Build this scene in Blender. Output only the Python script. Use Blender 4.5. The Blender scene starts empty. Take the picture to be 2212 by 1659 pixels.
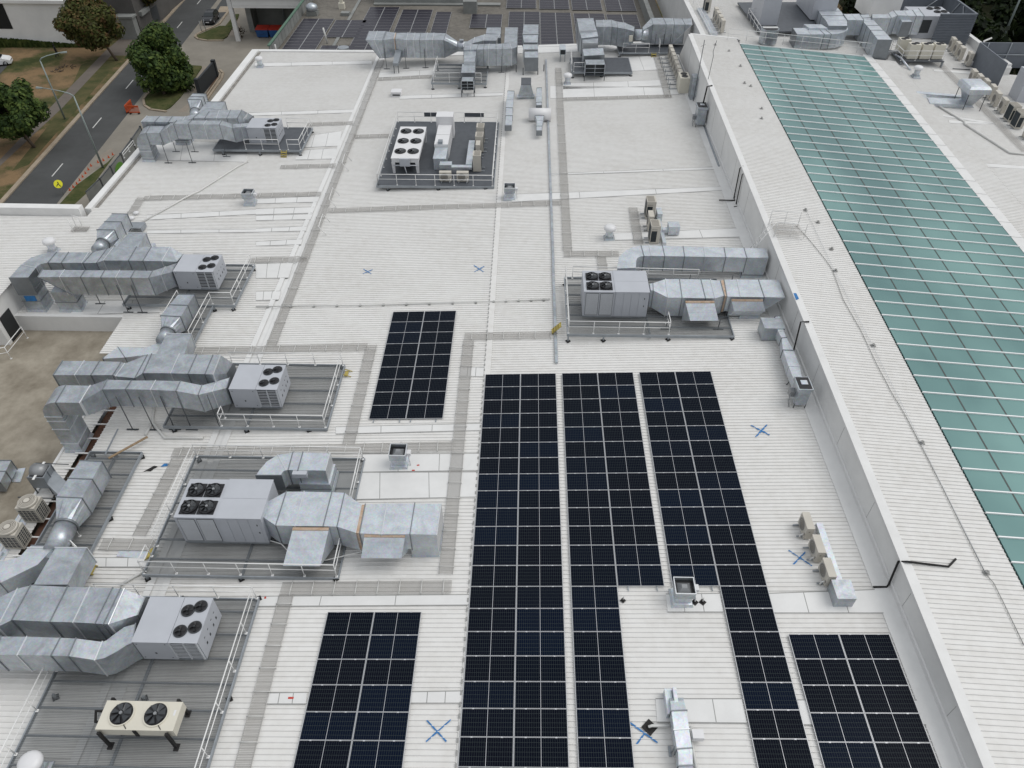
import bpy, bmesh, math, random
from mathutils import Vector, Matrix
random.seed(7)
sc = bpy.context.scene
COL = sc.collection
# ------------------------------------------------------------ camera
CAM_F = 1587.0 / 2212.0
fwd = Vector((-0.01536376, 0.72995566, -0.6833218)); rgt = Vector((0.99977858, 0.02104286, 0.0)); upv = Vector((-0.01437904, 0.6831705, 0.73011733))
CAM = Vector((-2.38356592, -33.91293026, 30.90095127))
cd = bpy.data.cameras.new('camera'); cam = bpy.data.objects.new('camera', cd); COL.objects.link(cam)
cd.sensor_fit = 'HORIZONTAL'; cd.sensor_width = 36; cd.lens = 36 * CAM_F; cd.clip_start = 0.5; cd.clip_end = 3000
cam.matrix_world = Matrix(((rgt.x, upv.x, -fwd.x, CAM.x), (rgt.y, upv.y, -fwd.y, CAM.y), (rgt.z, upv.z, -fwd.z, CAM.z), (0, 0, 0, 1)))
sc.camera = cam
# ------------------------------------------------------------ world, sun, exposure
sc.view_settings.view_transform = 'Standard'; sc.view_settings.look = 'None'; sc.view_settings.exposure = 0.22; sc.view_settings.gamma = 1.0
SUN_EL, SUN_AZ = math.radians(58), math.radians(80)
w = bpy.data.worlds.new('World'); sc.world = w; w.use_nodes = True
nt = w.node_tree; nt.nodes.clear()
sky = nt.nodes.new('ShaderNodeTexSky'); sky.sky_type = 'NISHITA'; sky.sun_disc = False; sky.sun_elevation = SUN_EL; sky.sun_rotation = SUN_AZ
sky.dust_density = 4.0; sky.air_density = 1.0
hs = nt.nodes.new('ShaderNodeHueSaturation'); hs.inputs['Saturation'].default_value = 0.18
tc = nt.nodes.new('ShaderNodeTexCoord'); sx = nt.nodes.new('ShaderNodeSeparateXYZ')
mr = nt.nodes.new('ShaderNodeMapRange'); mr.inputs[1].default_value = 0.0; mr.inputs[2].default_value = 1.0; mr.inputs[3].default_value = 3.2; mr.inputs[4].default_value = 7.6
cl = nt.nodes.new('ShaderNodeTexNoise'); cl.inputs['Scale'].default_value = 2.2; cl.inputs['Detail'].default_value = 4
cr = nt.nodes.new('ShaderNodeMapRange'); cr.inputs[1].default_value = .3; cr.inputs[2].default_value = .7; cr.inputs[3].default_value = .75; cr.inputs[4].default_value = 1.2
m1 = nt.nodes.new('ShaderNodeMath'); m1.operation = 'MULTIPLY'
cc = nt.nodes.new('ShaderNodeMixRGB'); cc.blend_type = 'MULTIPLY'; cc.inputs[0].default_value = 1; cc.inputs[1].default_value = (0.95, 0.985, 1.03, 1)
mx = nt.nodes.new('ShaderNodeMixRGB'); mx.inputs[0].default_value = 0.72
bg = nt.nodes.new('ShaderNodeBackground'); bg.inputs[1].default_value = 0.110
wo = nt.nodes.new('ShaderNodeOutputWorld')
L = nt.links.new
L(sky.outputs[0], hs.inputs['Color']); L(tc.outputs['Generated'], sx.inputs[0]); L(sx.outputs[2], mr.inputs[0]); L(tc.outputs['Generated'], cl.inputs['Vector'])
L(cl.outputs['Fac'], cr.inputs[0]); L(mr.outputs[0], m1.inputs[0]); L(cr.outputs[0], m1.inputs[1]); L(m1.outputs[0], cc.inputs[2])
L(hs.outputs[0], mx.inputs[1]); L(cc.outputs[0], mx.inputs[2]); L(mx.outputs[0], bg.inputs[0]); L(bg.outputs[0], wo.inputs[0])
sl = bpy.data.lights.new('sun', 'SUN'); sl.energy = 0.9; sl.angle = math.radians(40); sl.color = (1, .97, .92)
so = bpy.data.objects.new('sun', sl); COL.objects.link(so); so.rotation_euler = (math.radians(90) - SUN_EL, 0, math.radians(180) - SUN_AZ)
# ------------------------------------------------------------ measuring helpers: surveyed image points -> points in the place
VW = {'a': (1400, 0, 2212/680), 'b': (2000, 0, 2212/800), 'c': (2680, 0, 2212/800), 'd': (3380, 0, 2212/652), 'e': (0, 0, 2212/500), 'f': (600, 0, 2212/650), 'g': (0, 1500, 922/500)}
def tp(rc, x, y):
    if isinstance(rc, str):
        a, b, s = VW[rc]; return ((a + x/s)/1.82278, (b + y/s)/1.82278)
    if rc == 99: return (x, y)
    return (553*(rc % 10) + x/4, 414.75*(rc//10) + y/4)
def atp(p, a, b, c):            # where the sight line through p meets z = a x + b y + c
    d = fwd + rgt*((p[0]-1106)/1587.0) - upv*((p[1]-829.5)/1587.0)
    t = (a*CAM.x + b*CAM.y + c - CAM.z)/(d.z - a*d.x - b*d.y)
    return CAM + d*t
S, ZV, XV = 0.037936, -0.76, -20.05
GZ = -7.0
def zr(x): return max(S*x, ZV)
def at(rc, x, y, h=0.0):        # on the main roof, h above it
    p = tp(rc, x, y); X = atp(p, S, 0, h)
    return X if X.x > XV else atp(p, 0, 0, ZV + h)
def atz(rc, x, y, z): return atp(tp(rc, x, y), 0, 0, z)
UM, UN, UZ = 0.09, 0.0325, 2.7
def zu(x, y): return UZ - UM*(x-15.2) + UN*y          # upper (skylight) roof
def zu2(x, y): return 0.45 - 0.06*(x-37) + UN*y          # lower roof to its right
def atu(rc, x, y, h=0): return atp(tp(rc, x, y), -UM, UN, UZ + UM*15.2 + h)
def atr(rc, x, y, h=0): return atp(tp(rc, x, y), -0.06, UN, 0.45 + .06*37 + h)
# ------------------------------------------------------------ mesh builder
class MB:
    def __init__(s): s.v = []; s.f = []; s.m = []; s.mats = []; s.cur = 0; s.sm = []
    def mat(s, m):
        if m not in s.mats: s.mats.append(m)
        s.cur = s.mats.index(m); return s
    def add(s, vs, fs, smooth=False):
        o = len(s.v); s.v += [tuple(v) for v in vs]
        for f in fs: s.f.append(tuple(i+o for i in f)); s.m.append(s.cur); s.sm.append(smooth)
        return s
    def box(s, c, d, rz=0, bev=0):
        hx, hy, hz = d[0]/2, d[1]/2, d[2]/2; ca, sa = math.cos(rz), math.sin(rz)
        P = []
        for z in (-hz, hz):
            for x, y in ((-hx, -hy), (hx, -hy), (hx, hy), (-hx, hy)):
                P.append((c[0]+x*ca-y*sa, c[1]+x*sa+y*ca, c[2]+z))
        return s.add(P, [(3,2,1,0), (4,5,6,7), (0,1,5,4), (1,2,6,5), (2,3,7,6), (3,0,4,7)])
    def bb(s, a, b): return s.box([(a[i]+b[i])/2 for i in range(3)], [abs(b[i]-a[i]) for i in range(3)])
    def quad(s, *p): return s.add(p, [tuple(range(len(p)))])
    def slab(s, pts, t):          # polygon given at its top, thickness t downwards
        n = len(pts); P = [Vector(p) for p in pts] + [Vector(p) - Vector((0, 0, t)) for p in pts]
        return s.add(P, [tuple(range(n)), tuple(range(2*n-1, n-1, -1))] + [(i, i+n, (i+1) % n+n, (i+1) % n) for i in range(n)])
    def prism(s, top, zb):        # polygon top down to z = zb (number) or list
        n = len(top); P = [Vector(p) for p in top] + [Vector((p[0], p[1], zb[i] if isinstance(zb, (list, tuple)) else zb)) for i, p in enumerate(top)]
        return s.add(P, [tuple(range(n)), tuple(range(2*n-1, n-1, -1))] + [(i, i+n, (i+1) % n+n, (i+1) % n) for i in range(n)])
    def loft(s, rings, cap=True, smooth=False):
        n = len(rings[0]); P = [p for r in rings for p in r]; F = []
        for k in range(len(rings)-1):
            for i in range(n):
                j = (i+1) % n; F.append((k*n+i, k*n+j, (k+1)*n+j, (k+1)*n+i))
        if cap: F.append(tuple(range(n-1, -1, -1))); F.append(tuple((len(rings)-1)*n+i for i in range(n)))
        return s.add(P, F, smooth)
    def tube(s, path, r, n=8, cap=True, smooth=True):
        path = [Vector(p) for p in path]; rings = []
        rr = r if isinstance(r, (list, tuple)) else [r]*len(path)
        up0 = None
        for i, p in enumerate(path):
            d = (path[min(i+1, len(path)-1)] - path[max(i-1, 0)]).normalized()
            if up0 is None: up0 = Vector((0, 0, 1)) if abs(d.z) < .9 else Vector((0, 1, 0))
            a = d.cross(up0).normalized(); b = a.cross(d).normalized(); up0 = b
            rings.append([p + a*math.cos(2*math.pi*k/n)*rr[i] + b*math.sin(2*math.pi*k/n)*rr[i] for k in range(n)])
        return s.loft(rings, cap, smooth)
    def cyl(s, c, r, h, n=20, r2=None, smooth=True):   # vertical, c = base centre
        r2 = r if r2 is None else r2
        A = [(c[0]+r*math.cos(2*math.pi*k/n), c[1]+r*math.sin(2*math.pi*k/n), c[2]) for k in range(n)]
        B = [(c[0]+r2*math.cos(2*math.pi*k/n), c[1]+r2*math.sin(2*math.pi*k/n), c[2]+h) for k in range(n)]
        s.add(A+B, [(k, (k+1) % n, (k+1) % n+n, k+n) for k in range(n)], smooth)
        s.add(A, [tuple(range(n-1, -1, -1))]); return s.add(B, [tuple(range(n))])
    def ringflat(s, c, r1, r2, n=24, h=.03):          # annulus slab, top at c.z+h
        A = []
        for r, z in ((r1, 0), (r1, h), (r2, h), (r2, 0)): A.append([(c[0]+r*math.cos(2*math.pi*k/n), c[1]+r*math.sin(2*math.pi*k/n), c[2]+z) for k in range(n)])
        P = [p for a in A for p in a]
        return s.add(P, [(q*n+k, q*n+(k+1) % n, ((q+1) % 4)*n+(k+1) % n, ((q+1) % 4)*n+k) for q in range(4) for k in range(n)])
    def lathe(s, c, prof, n=16, smooth=True):
        rings = [[(c[0]+r*math.cos(2*math.pi*k/n), c[1]+r*math.sin(2*math.pi*k/n), c[2]+z) for k in range(n)] for r, z in prof]
        return s.loft(rings, True, smooth)
def obj(name, mb, mat=None, parent=None, label=None):
    me = bpy.data.meshes.new(name)
    off = Vector((0, 0, 0))
    q = parent
    while q is not None:
        off += Vector(q.get('_loc', (0, 0, 0))); q = q.parent
    me.from_pydata([tuple(Vector(v)-off) for v in mb.v], [], mb.f)
    if mat is not None and not mb.mats: me.materials.append(mat)
    for m in mb.mats: me.materials.append(m)
    for i, p in enumerate(me.polygons):
        p.material_index = mb.m[i] if mb.mats else 0; p.use_smooth = mb.sm[i]
    me.update(); bm = bmesh.new(); bm.from_mesh(me); bmesh.ops.recalc_face_normals(bm, faces=bm.faces); bm.to_mesh(me); bm.free()
    o = bpy.data.objects.new(name, me); COL.objects.link(o)
    if parent is not None: o.parent = parent
    if label: o['label'] = label
    return o
def thing(name, label, cat, loc=(0, 0, 0), group=None, rz=0):
    o = bpy.data.objects.new(name, None); COL.objects.link(o); o.location = loc; o.rotation_euler = (0, 0, rz)
    o.empty_display_size = .2
    o['label'] = label; o['category'] = cat
    if group: o['group'] = group
    o['_loc'] = (0.0, 0.0, 0.0)
    return o
def wthing(name, label, cat, loc, group=None):   # children given in world coordinates
    o = thing(name, label, cat, loc, group); o['_loc'] = tuple(float(c) for c in loc); return o
def tag(o, label, cat, group=None):
    o['label'] = label; o['category'] = cat
    if group: o['group'] = group
    return o
def struct(name, mb, mat):
    o = obj(name, mb, mat); o['kind'] = 'structure'; return o
def dup(root, loc, rz=0, label=None, group=None):
    r = root.copy(); COL.objects.link(r); r.location = loc; r.rotation_euler = (0, 0, rz)
    if label: r['label'] = label
    if group: r['group'] = group
    for ch in list(root.children):
        c = ch.copy(); COL.objects.link(c); c.parent = r
        for g in list(ch.children):
            d = g.copy(); COL.objects.link(d); d.parent = c
    return r
# ------------------------------------------------------------ materials
def new(name):
    m = bpy.data.materials.new(name); m.use_nodes = True; return m, m.node_tree, m.node_tree.nodes['Principled BSDF']
def N(t, ty, **k):
    n = t.nodes.new(ty)
    for a, b in k.items(): setattr(n, a, b)
    return n
def mat(name, col, rough=.6, metal=0.0, var=.12, scale=1.5, col2=None, bump=0, spec=.5, fine=0, coord='Object'):
    m, t, b = new(name)
    b.inputs['Roughness'].default_value = rough; b.inputs['Metallic'].default_value = metal; b.inputs['Specular IOR Level'].default_value = spec
    c2 = col2 or tuple(c*(1-var*2) for c in col)
    tcn = N(t, 'ShaderNodeTexCoord') if coord != 'World' else N(t, 'ShaderNodeNewGeometry')
    src = tcn.outputs['Object'] if coord == 'Object' else tcn.outputs['Position'] if coord == 'World' else tcn.outputs[coord]
    n = N(t, 'ShaderNodeTexNoise'); n.inputs['Scale'].default_value = scale; n.inputs['Detail'].default_value = 6; n.inputs['Roughness'].default_value = .65
    t.links.new(src, n.inputs['Vector'])
    r = N(t, 'ShaderNodeValToRGB'); r.color_ramp.elements[0].position = .32; r.color_ramp.elements[1].position = .68
    r.color_ramp.elements[0].color = (*c2, 1); r.color_ramp.elements[1].color = (*col, 1)
    t.links.new(n.outputs['Fac'], r.inputs[0]); t.links.new(r.outputs[0], b.inputs['Base Color'])
    if bump:
        bp = N(t, 'ShaderNodeBump'); bp.inputs['Strength'].default_value = bump; bp.inputs['Distance'].default_value = .02
        n2 = N(t, 'ShaderNodeTexNoise'); n2.inputs['Scale'].default_value = fine or scale*8; n2.inputs['Detail'].default_value = 4
        t.links.new(src, n2.inputs['Vector']); t.links.new(n2.outputs['Fac'], bp.inputs['Height']); t.links.new(bp.outputs[0], b.inputs['Normal'])
    return m
def roofmat(name, base, dirt, amt=.5):
    m, t, b = new(name); b.inputs['Roughness'].default_value = .55; b.inputs['Specular IOR Level'].default_value = .35
    g = N(t, 'ShaderNodeNewGeometry')
    mp = N(t, 'ShaderNodeMapping'); mp.inputs['Scale'].default_value = (.06, 4.3, .3); t.links.new(g.outputs['Position'], mp.inputs[0])
    n1 = N(t, 'ShaderNodeTexNoise'); n1.inputs['Scale'].default_value = 1.0; n1.inputs['Detail'].default_value = 3; t.links.new(mp.outputs[0], n1.inputs['Vector'])
    n2 = N(t, 'ShaderNodeTexNoise'); n2.inputs['Scale'].default_value = .16; n2.inputs['Detail'].default_value = 7; n2.inputs['Roughness'].default_value = .62; t.links.new(g.outputs['Position'], n2.inputs['Vector'])
    n3 = N(t, 'ShaderNodeTexNoise'); n3.inputs['Scale'].default_value = 2.3; n3.inputs['Detail'].default_value = 6; t.links.new(g.outputs['Position'], n3.inputs['Vector'])
    a = N(t, 'ShaderNodeMath', operation='MULTIPLY'); t.links.new(n2.outputs['Fac'], a.inputs[0]); t.links.new(n3.outputs['Fac'], a.inputs[1])
    r = N(t, 'ShaderNodeMapRange'); r.inputs[1].default_value = .17; r.inputs[2].default_value = .4; r.inputs[3].default_value = 0; r.inputs[4].default_value = amt; t.links.new(a.outputs[0], r.inputs[0])
    r1 = N(t, 'ShaderNodeMapRange'); r1.inputs[1].default_value = .3; r1.inputs[2].default_value = .7; r1.inputs[3].default_value = 0; r1.inputs[4].default_value = .13; t.links.new(n1.outputs['Fac'], r1.inputs[0])
    s0 = N(t, 'ShaderNodeMath', operation='ADD', use_clamp=True); t.links.new(r.outputs[0], s0.inputs[0]); t.links.new(r1.outputs[0], s0.inputs[1])
    n4 = N(t, 'ShaderNodeTexNoise'); n4.inputs['Scale'].default_value = 1.1; n4.inputs['Detail'].default_value = 9; n4.inputs['Roughness'].default_value = .75; n4.inputs['Distortion'].default_value = .4; t.links.new(g.outputs['Position'], n4.inputs['Vector'])
    r4 = N(t, 'ShaderNodeMapRange'); r4.inputs[1].default_value = .66; r4.inputs[2].default_value = .76; r4.inputs[3].default_value = 0; r4.inputs[4].default_value = .8; t.links.new(n4.outputs['Fac'], r4.inputs[0])
    s = N(t, 'ShaderNodeMath', operation='ADD', use_clamp=True); t.links.new(s0.outputs[0], s.inputs[0]); t.links.new(r4.outputs[0], s.inputs[1])
    mxn = N(t, 'ShaderNodeMixRGB'); mxn.inputs[1].default_value = (*base, 1); mxn.inputs[2].default_value = (*dirt, 1)
    t.links.new(s.outputs[0], mxn.inputs[0]); t.links.new(mxn.outputs[0], b.inputs['Base Color'])
    return m
M = {}
M['roof'] = roofmat('white_roof_steel', (.72, .715, .70), (.52, .50, .465), .32)
M['roof_flat'] = mat('white_flashing', (.725, .725, .715), .5, 0, .05, .7, coord='World')
M['wall_white'] = mat('white_wall_panel', (.76, .76, .75), .6, 0, .06, .5, coord='World')
M['seam'] = mat('seam_grey', (.33, .33, .32), .7, 0, .1)
def galv(name, col, col2, rough=.38, metal=.75, sc_=1.3):
    m, t, b = new(name); b.inputs['Metallic'].default_value = metal; b.inputs['Roughness'].default_value = rough
    g = N(t, 'ShaderNodeNewGeometry')
    n = N(t, 'ShaderNodeTexNoise'); n.inputs['Scale'].default_value = sc_; n.inputs['Detail'].default_value = 7; n.inputs['Roughness'].default_value = .7; n.inputs['Distortion'].default_value = .6
    v = N(t, 'ShaderNodeTexVoronoi'); v.inputs['Scale'].default_value = 14
    t.links.new(g.outputs['Position'], n.inputs['Vector']); t.links.new(g.outputs['Position'], v.inputs['Vector'])
    r = N(t, 'ShaderNodeValToRGB'); r.color_ramp.elements[0].position = .36; r.color_ramp.elements[1].position = .62
    r.color_ramp.elements[0].color = (*col2, 1); r.color_ramp.elements[1].color = (*col, 1)
    t.links.new(n.outputs['Fac'], r.inputs[0])
    mm = N(t, 'ShaderNodeMixRGB', blend_type='MULTIPLY'); mm.inputs[0].default_value = .16
    t.links.new(r.outputs[0], mm.inputs[1]); t.links.new(v.outputs['Color'], mm.inputs[2]); t.links.new(mm.outputs[0], b.inputs['Base Color'])
    rr = N(t, 'ShaderNodeMapRange'); rr.inputs[3].default_value = rough-.08; rr.inputs[4].default_value = rough+.16; t.links.new(n.outputs['Fac'], rr.inputs[0]); t.links.new(rr.outputs[0], b.inputs['Roughness'])
    n2 = N(t, 'ShaderNodeTexNoise'); n2.inputs['Scale'].default_value = 1.6; t.links.new(g.outputs['Position'], n2.inputs['Vector'])
    bp = N(t, 'ShaderNodeBump'); bp.inputs['Strength'].default_value = .25; bp.inputs['Distance'].default_value = .06; t.links.new(n2.outputs['Fac'], bp.inputs['Height']); t.links.new(bp.outputs[0], b.inputs['Normal'])
    return m
M['galv'] = galv('weathered_galvanised_duct', (.56, .60, .64), (.39, .42, .45), .36, .70)
M['galv_new'] = galv('newer_galvanised_duct', (.70, .745, .79), (.56, .60, .64), .38, .62)
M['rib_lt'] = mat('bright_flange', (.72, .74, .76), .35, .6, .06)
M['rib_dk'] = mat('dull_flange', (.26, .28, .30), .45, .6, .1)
M['steel_dk'] = mat('dark_strut', (.10, .11, .12), .5, .4, .1)
M['steel'] = mat('galvanised_steelwork', (.36, .39, .42), .5, .5, .12)
M['rail'] = mat('pale_handrail', (.80, .80, .79), .4, 0, .04)
M['unit'] = mat('grey_painted_casing', (.47, .49, .53), .42, 0, .04, .8, coord='World')
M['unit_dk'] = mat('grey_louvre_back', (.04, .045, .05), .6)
M['louvre'] = mat('grey_louvre_blade', (.56, .58, .61), .5, 0, .05)
M['black'] = mat('black_plastic', (.012, .012, .014), .4, 0, .1)
M['fan'] = mat('dark_fan_blade', (.055, .06, .065), .35, .2, .1)
M['hub'] = mat('grey_hub', (.3, .31, .32), .4, .3, .1)
M['cream'] = mat('cream_casing', (.66, .63, .54), .5, 0, .04, .8)
M['beige'] = mat('beige_casing', (.55, .52, .46), .55, 0, .06, 1.5)
M['cream_dk'] = mat('beige_grille', (.24, .22, .19), .6, 0, .1)
M['whitec'] = mat('white_casing', (.72, .72, .73), .4, 0, .03)
M['blackrubber'] = mat('black_rubber', (.015, .014, .014), .8)
M['yellow'] = mat('yellow_paint', (.46, .37, .10), .7)
M['rust'] = mat('rusty_joint', (.42, .27, .17), .7, 0, .2, 4, col2=(.55, .45, .36))
M['blue'] = mat('blue_spray_paint', (.03, .20, .50), .6, 0, .2, 6)
M['pvc'] = mat('white_pipe', (.66, .66, .64), .5, 0, .05)
M['concrete'] = mat('stained_concrete', (.35, .315, .255), .85, 0, .1, .5, col2=(.175, .15, .112), bump=.3, fine=6, coord='World')
def grating(name, col, op, bar=30.0):
    m, t, b = new(name); b.inputs['Base Color'].default_value = (*col, 1); b.inputs['Roughness'].default_value = .55; b.inputs['Metallic'].default_value = .3
    g = N(t, 'ShaderNodeNewGeometry'); wv = N(t, 'ShaderNodeTexWave', wave_type='BANDS', bands_direction='Y'); wv.inputs['Scale'].default_value = bar/6.28
    t.links.new(g.outputs['Position'], wv.inputs['Vector'])
    r = N(t, 'ShaderNodeMapRange'); r.inputs[1].default_value = 0; r.inputs[2].default_value = 1; r.inputs[3].default_value = op-.18; r.inputs[4].default_value = op+.18; t.links.new(wv.outputs['Fac'], r.inputs[0])
    tr = N(t, 'ShaderNodeBsdfTransparent'); ms = N(t, 'ShaderNodeMixShader'); out = t.nodes['Material Output']
    t.links.new(r.outputs[0], ms.inputs[0]); t.links.new(tr.outputs[0], ms.inputs[1]); t.links.new(b.outputs[0], ms.inputs[2]); t.links.new(ms.outputs[0], out.inputs[0])
    return m
M['grate'] = grating('open_steel_grating', (.125, .135, .14), .46)
M['walk'] = grating('walkway_mesh', (.33, .315, .295), .36)
M['deck_dk'] = mat('dark_grey_decking', (.10, .11, .125), .6, 0, .12, 2)
def panelmat():
    m, t, b = new('solar_cells'); b.inputs['Roughness'].default_value = .2; b.inputs['IOR'].default_value = 1.3; b.inputs['Specular IOR Level'].default_value = .06
    c = N(t, 'ShaderNodeTexCoord'); s = N(t, 'ShaderNodeSeparateXYZ'); t.links.new(c.outputs['Object'], s.inputs[0])
    def line(axis, n, off, wd):
        a = N(t, 'ShaderNodeMath', operation='MULTIPLY_ADD'); a.inputs[1].default_value = n; a.inputs[2].default_value = off; t.links.new(s.outputs[axis], a.inputs[0])
        f = N(t, 'ShaderNodeMath', operation='PINGPONG'); f.inputs[1].default_value = .5; t.links.new(a.outputs[0], f.inputs[0])
        l = N(t, 'ShaderNodeMath', operation='LESS_THAN'); l.inputs[1].default_value = wd; t.links.new(f.outputs[0], l.inputs[0]); return l
    lx = line(0, 10.6, 0, .055); ly = line(1, 5.4, 0, .034)
    mxx = N(t, 'ShaderNodeMath', operation='MAXIMUM'); t.links.new(lx.outputs[0], mxx.inputs[0]); t.links.new(ly.outputs[0], mxx.inputs[1])
    oi = N(t, 'ShaderNodeObjectInfo'); rp = N(t, 'ShaderNodeValToRGB'); rp.color_ramp.elements[0].color = (.0030, .0048, .0115, 1); rp.color_ramp.elements[1].color = (.0034, .0075, .020, 1); k_ = rp.color_ramp.elements.new(.5); k_.color = (.0040, .0050, .0105, 1); t.links.new(oi.outputs['Random'], rp.inputs[0])
    mm = N(t, 'ShaderNodeMixRGB'); mm.inputs[2].default_value = (.04, .05, .052, 1); t.links.new(mxx.outputs[0], mm.inputs[0]); t.links.new(rp.outputs[0], mm.inputs[1]); t.links.new(mm.outputs[0], b.inputs['Base Color'])
    return m
M['cells'] = panelmat()
M['cells_old'] = mat('old_solar_cells', (.030, .028, .040), .35, 0, .1, 1, spec=.2)
M['alu'] = mat('aluminium_frame', (.56, .57, .59), .4, .4, .04)
def glassmat():
    m, t, b = new('green_skylight_glass'); b.inputs['Roughness'].default_value = .09; b.inputs['Specular IOR Level'].default_value = .5
    g = N(t, 'ShaderNodeNewGeometry'); mp = N(t, 'ShaderNodeMapping'); mp.inputs['Scale'].default_value = (.10, .07, .1); t.links.new(g.outputs['Position'], mp.inputs[0])
    n = N(t, 'ShaderNodeTexNoise'); n.inputs['Scale'].default_value = 1.1; n.inputs['Detail'].default_value = 3; t.links.new(mp.outputs[0], n.inputs['Vector'])
    r = N(t, 'ShaderNodeValToRGB'); r.color_ramp.elements[0].position = .35; r.color_ramp.elements[1].position = .7
    r.color_ramp.elements[0].color = (.09, .185, .185, 1); r.color_ramp.elements[1].color = (.205, .365, .345, 1)  # paler noise patches paint cloud reflections into the glass colour
    t.links.new(n.outputs['Fac'], r.inputs[0]); t.links.new(r.outputs[0], b.inputs['Base Color']); return m
M['glass'] = glassmat()
# ============================================================ THE PLACE: ground, streets
def gp(rc, x, y, h=0): return atz(rc, x, y, GZ + h)
def groundmat():
    m, t, b = new('dry_grass_and_earth'); b.inputs['Roughness'].default_value = .95; b.inputs['Specular IOR Level'].default_value = .1
    g = N(t, 'ShaderNodeNewGeometry')
    n = N(t, 'ShaderNodeTexNoise'); n.inputs['Scale'].default_value = .17; n.inputs['Detail'].default_value = 8; n.inputs['Roughness'].default_value = .68; t.links.new(g.outputs['Position'], n.inputs['Vector'])
    r = N(t, 'ShaderNodeValToRGB'); e = r.color_ramp.elements
    e[0].position = .38; e[0].color = (.042, .052, .02, 1); e[1].position = .60; e[1].color = (.215, .145, .08, 1)
    k = e.new(.46); k.color = (.085, .083, .035, 1); k = e.new(.53); k.color = (.155, .112, .063, 1)
    t.links.new(n.outputs['Fac'], r.inputs[0]); t.links.new(r.outputs[0], b.inputs['Base Color'])
    n2 = N(t, 'ShaderNodeTexNoise'); n2.inputs['Scale'].default_value = 5; n2.inputs['Detail'].default_value = 5; t.links.new(g.outputs['Position'], n2.inputs['Vector'])
    bp = N(t, 'ShaderNodeBump'); bp.inputs['Strength'].default_value = .8; bp.inputs['Distance'].default_value = .1; t.links.new(n2.outputs['Fac'], bp.inputs['Height']); t.links.new(bp.outputs[0], b.inputs['Normal'])
    return m
M['ground'] = groundmat()
M['grass'] = mat('mown_grass', (.10, .095, .042), .95, 0, .2, 1.1, col2=(.038, .055, .018), bump=.8, fine=7, coord='World', spec=.1)
M['verge'] = mat('worn_verge_grass', (.115, .098, .048), .95, 0, .2, .45, col2=(.05, .06, .025), bump=.8, fine=6, coord='World', spec=.1)
M['asphalt'] = mat('asphalt', (.082, .085, .086), .9, 0, .1, .25, col2=(.06, .062, .062), bump=.3, fine=30, coord='World', spec=.2)
M['path'] = mat('brown_path', (.155, .135, .118), .9, 0, .1, .5, coord='World', spec=.2)
M['apron'] = mat('concrete_apron', (.265, .245, .21), .9, 0, .12, .2, col2=(.19, .175, .15), bump=.2, fine=9, coord='World', spec=.2)
M['footway'] = mat('concrete_footway', (.28, .245, .205), .9, 0, .1, .6, coord='World', spec=.2)
M['kerb'] = mat('concrete_kerb', (.36, .30, .23), .9, 0, .12, 1.2, coord='World', spec=.2)
M['paint'] = mat('white_line_paint', (.62, .62, .60), .7, 0, .1, 3)
b = MB(); b.quad((-500, -200, GZ), (500, -200, GZ), (500, 700, GZ), (-500, 700, GZ)); struct('ground', b, M['ground'])
# the street: two kerb lines, one direction
ra, rb_ = gp(0, 135, 1640), gp(0, 1100, 560); rd = (rb_-ra).normalized(); rn = Vector((rd.y, -rd.x, 0))
RWID = (gp(0, 570, 1659)-ra).dot(rn)*.5 + (gp(0, 1100, 990)-ra).dot(rn)*.5
def rp(s, o, z=0.0): p = ra + rd*s + rn*o; return Vector((p.x, p.y, GZ+z))
b = MB(); b.quad(rp(-40, 0, .012), rp(-40, RWID, .012), rp(260, RWID, .012), rp(260, 0, .012)); struct('road', b, M['asphalt'])
b = MB()
for k in range(-2, 12):
    q0 = (gp(0, 457, 1525)-ra).dot(rd) + k*12.2; b.quad(rp(q0, RWID*.47, .018), rp(q0, RWID*.47+.13, .018), rp(q0+3, RWID*.47+.13, .018), rp(q0+3, RWID*.47, .018))
struct('road_centre_line', b, M['paint'])
b = MB()
for s0, s1, o in ((-40, 30, -.32), (30, 260, -.32)): b.slab([rp(s0, o-.18, .14), rp(s0, o+.32, .14), rp(s1, o+.32, .14), rp(s1, o-.18, .14)], .14)
struct('kerb', b, M['kerb'])
b = MB(); b.quad(*[gp(*p, .006) for p in ((0, 250, 1420), (0, 1080, 470), (0, 990, 455), (0, 700, 560), (0, 640, 700), (0, 560, 830), (0, 440, 1060), (0, 100, 1480))]); struct('grass_verge', b, M['verge'])
b = MB(); b.quad(*[gp(*p, .010) for p in ((0, 500, 860), (0, 905, 445), (0, 1075, 300), (0, 1230, 200), (0, 1500, -60), (0, 1580, -60), (0, 1320, 300), (0, 1100, 480), (0, 960, 480), (0, 540, 930), (0, -60, 1490), (0, -60, 1440))]); struct('footpath', b, M['path'])
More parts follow.
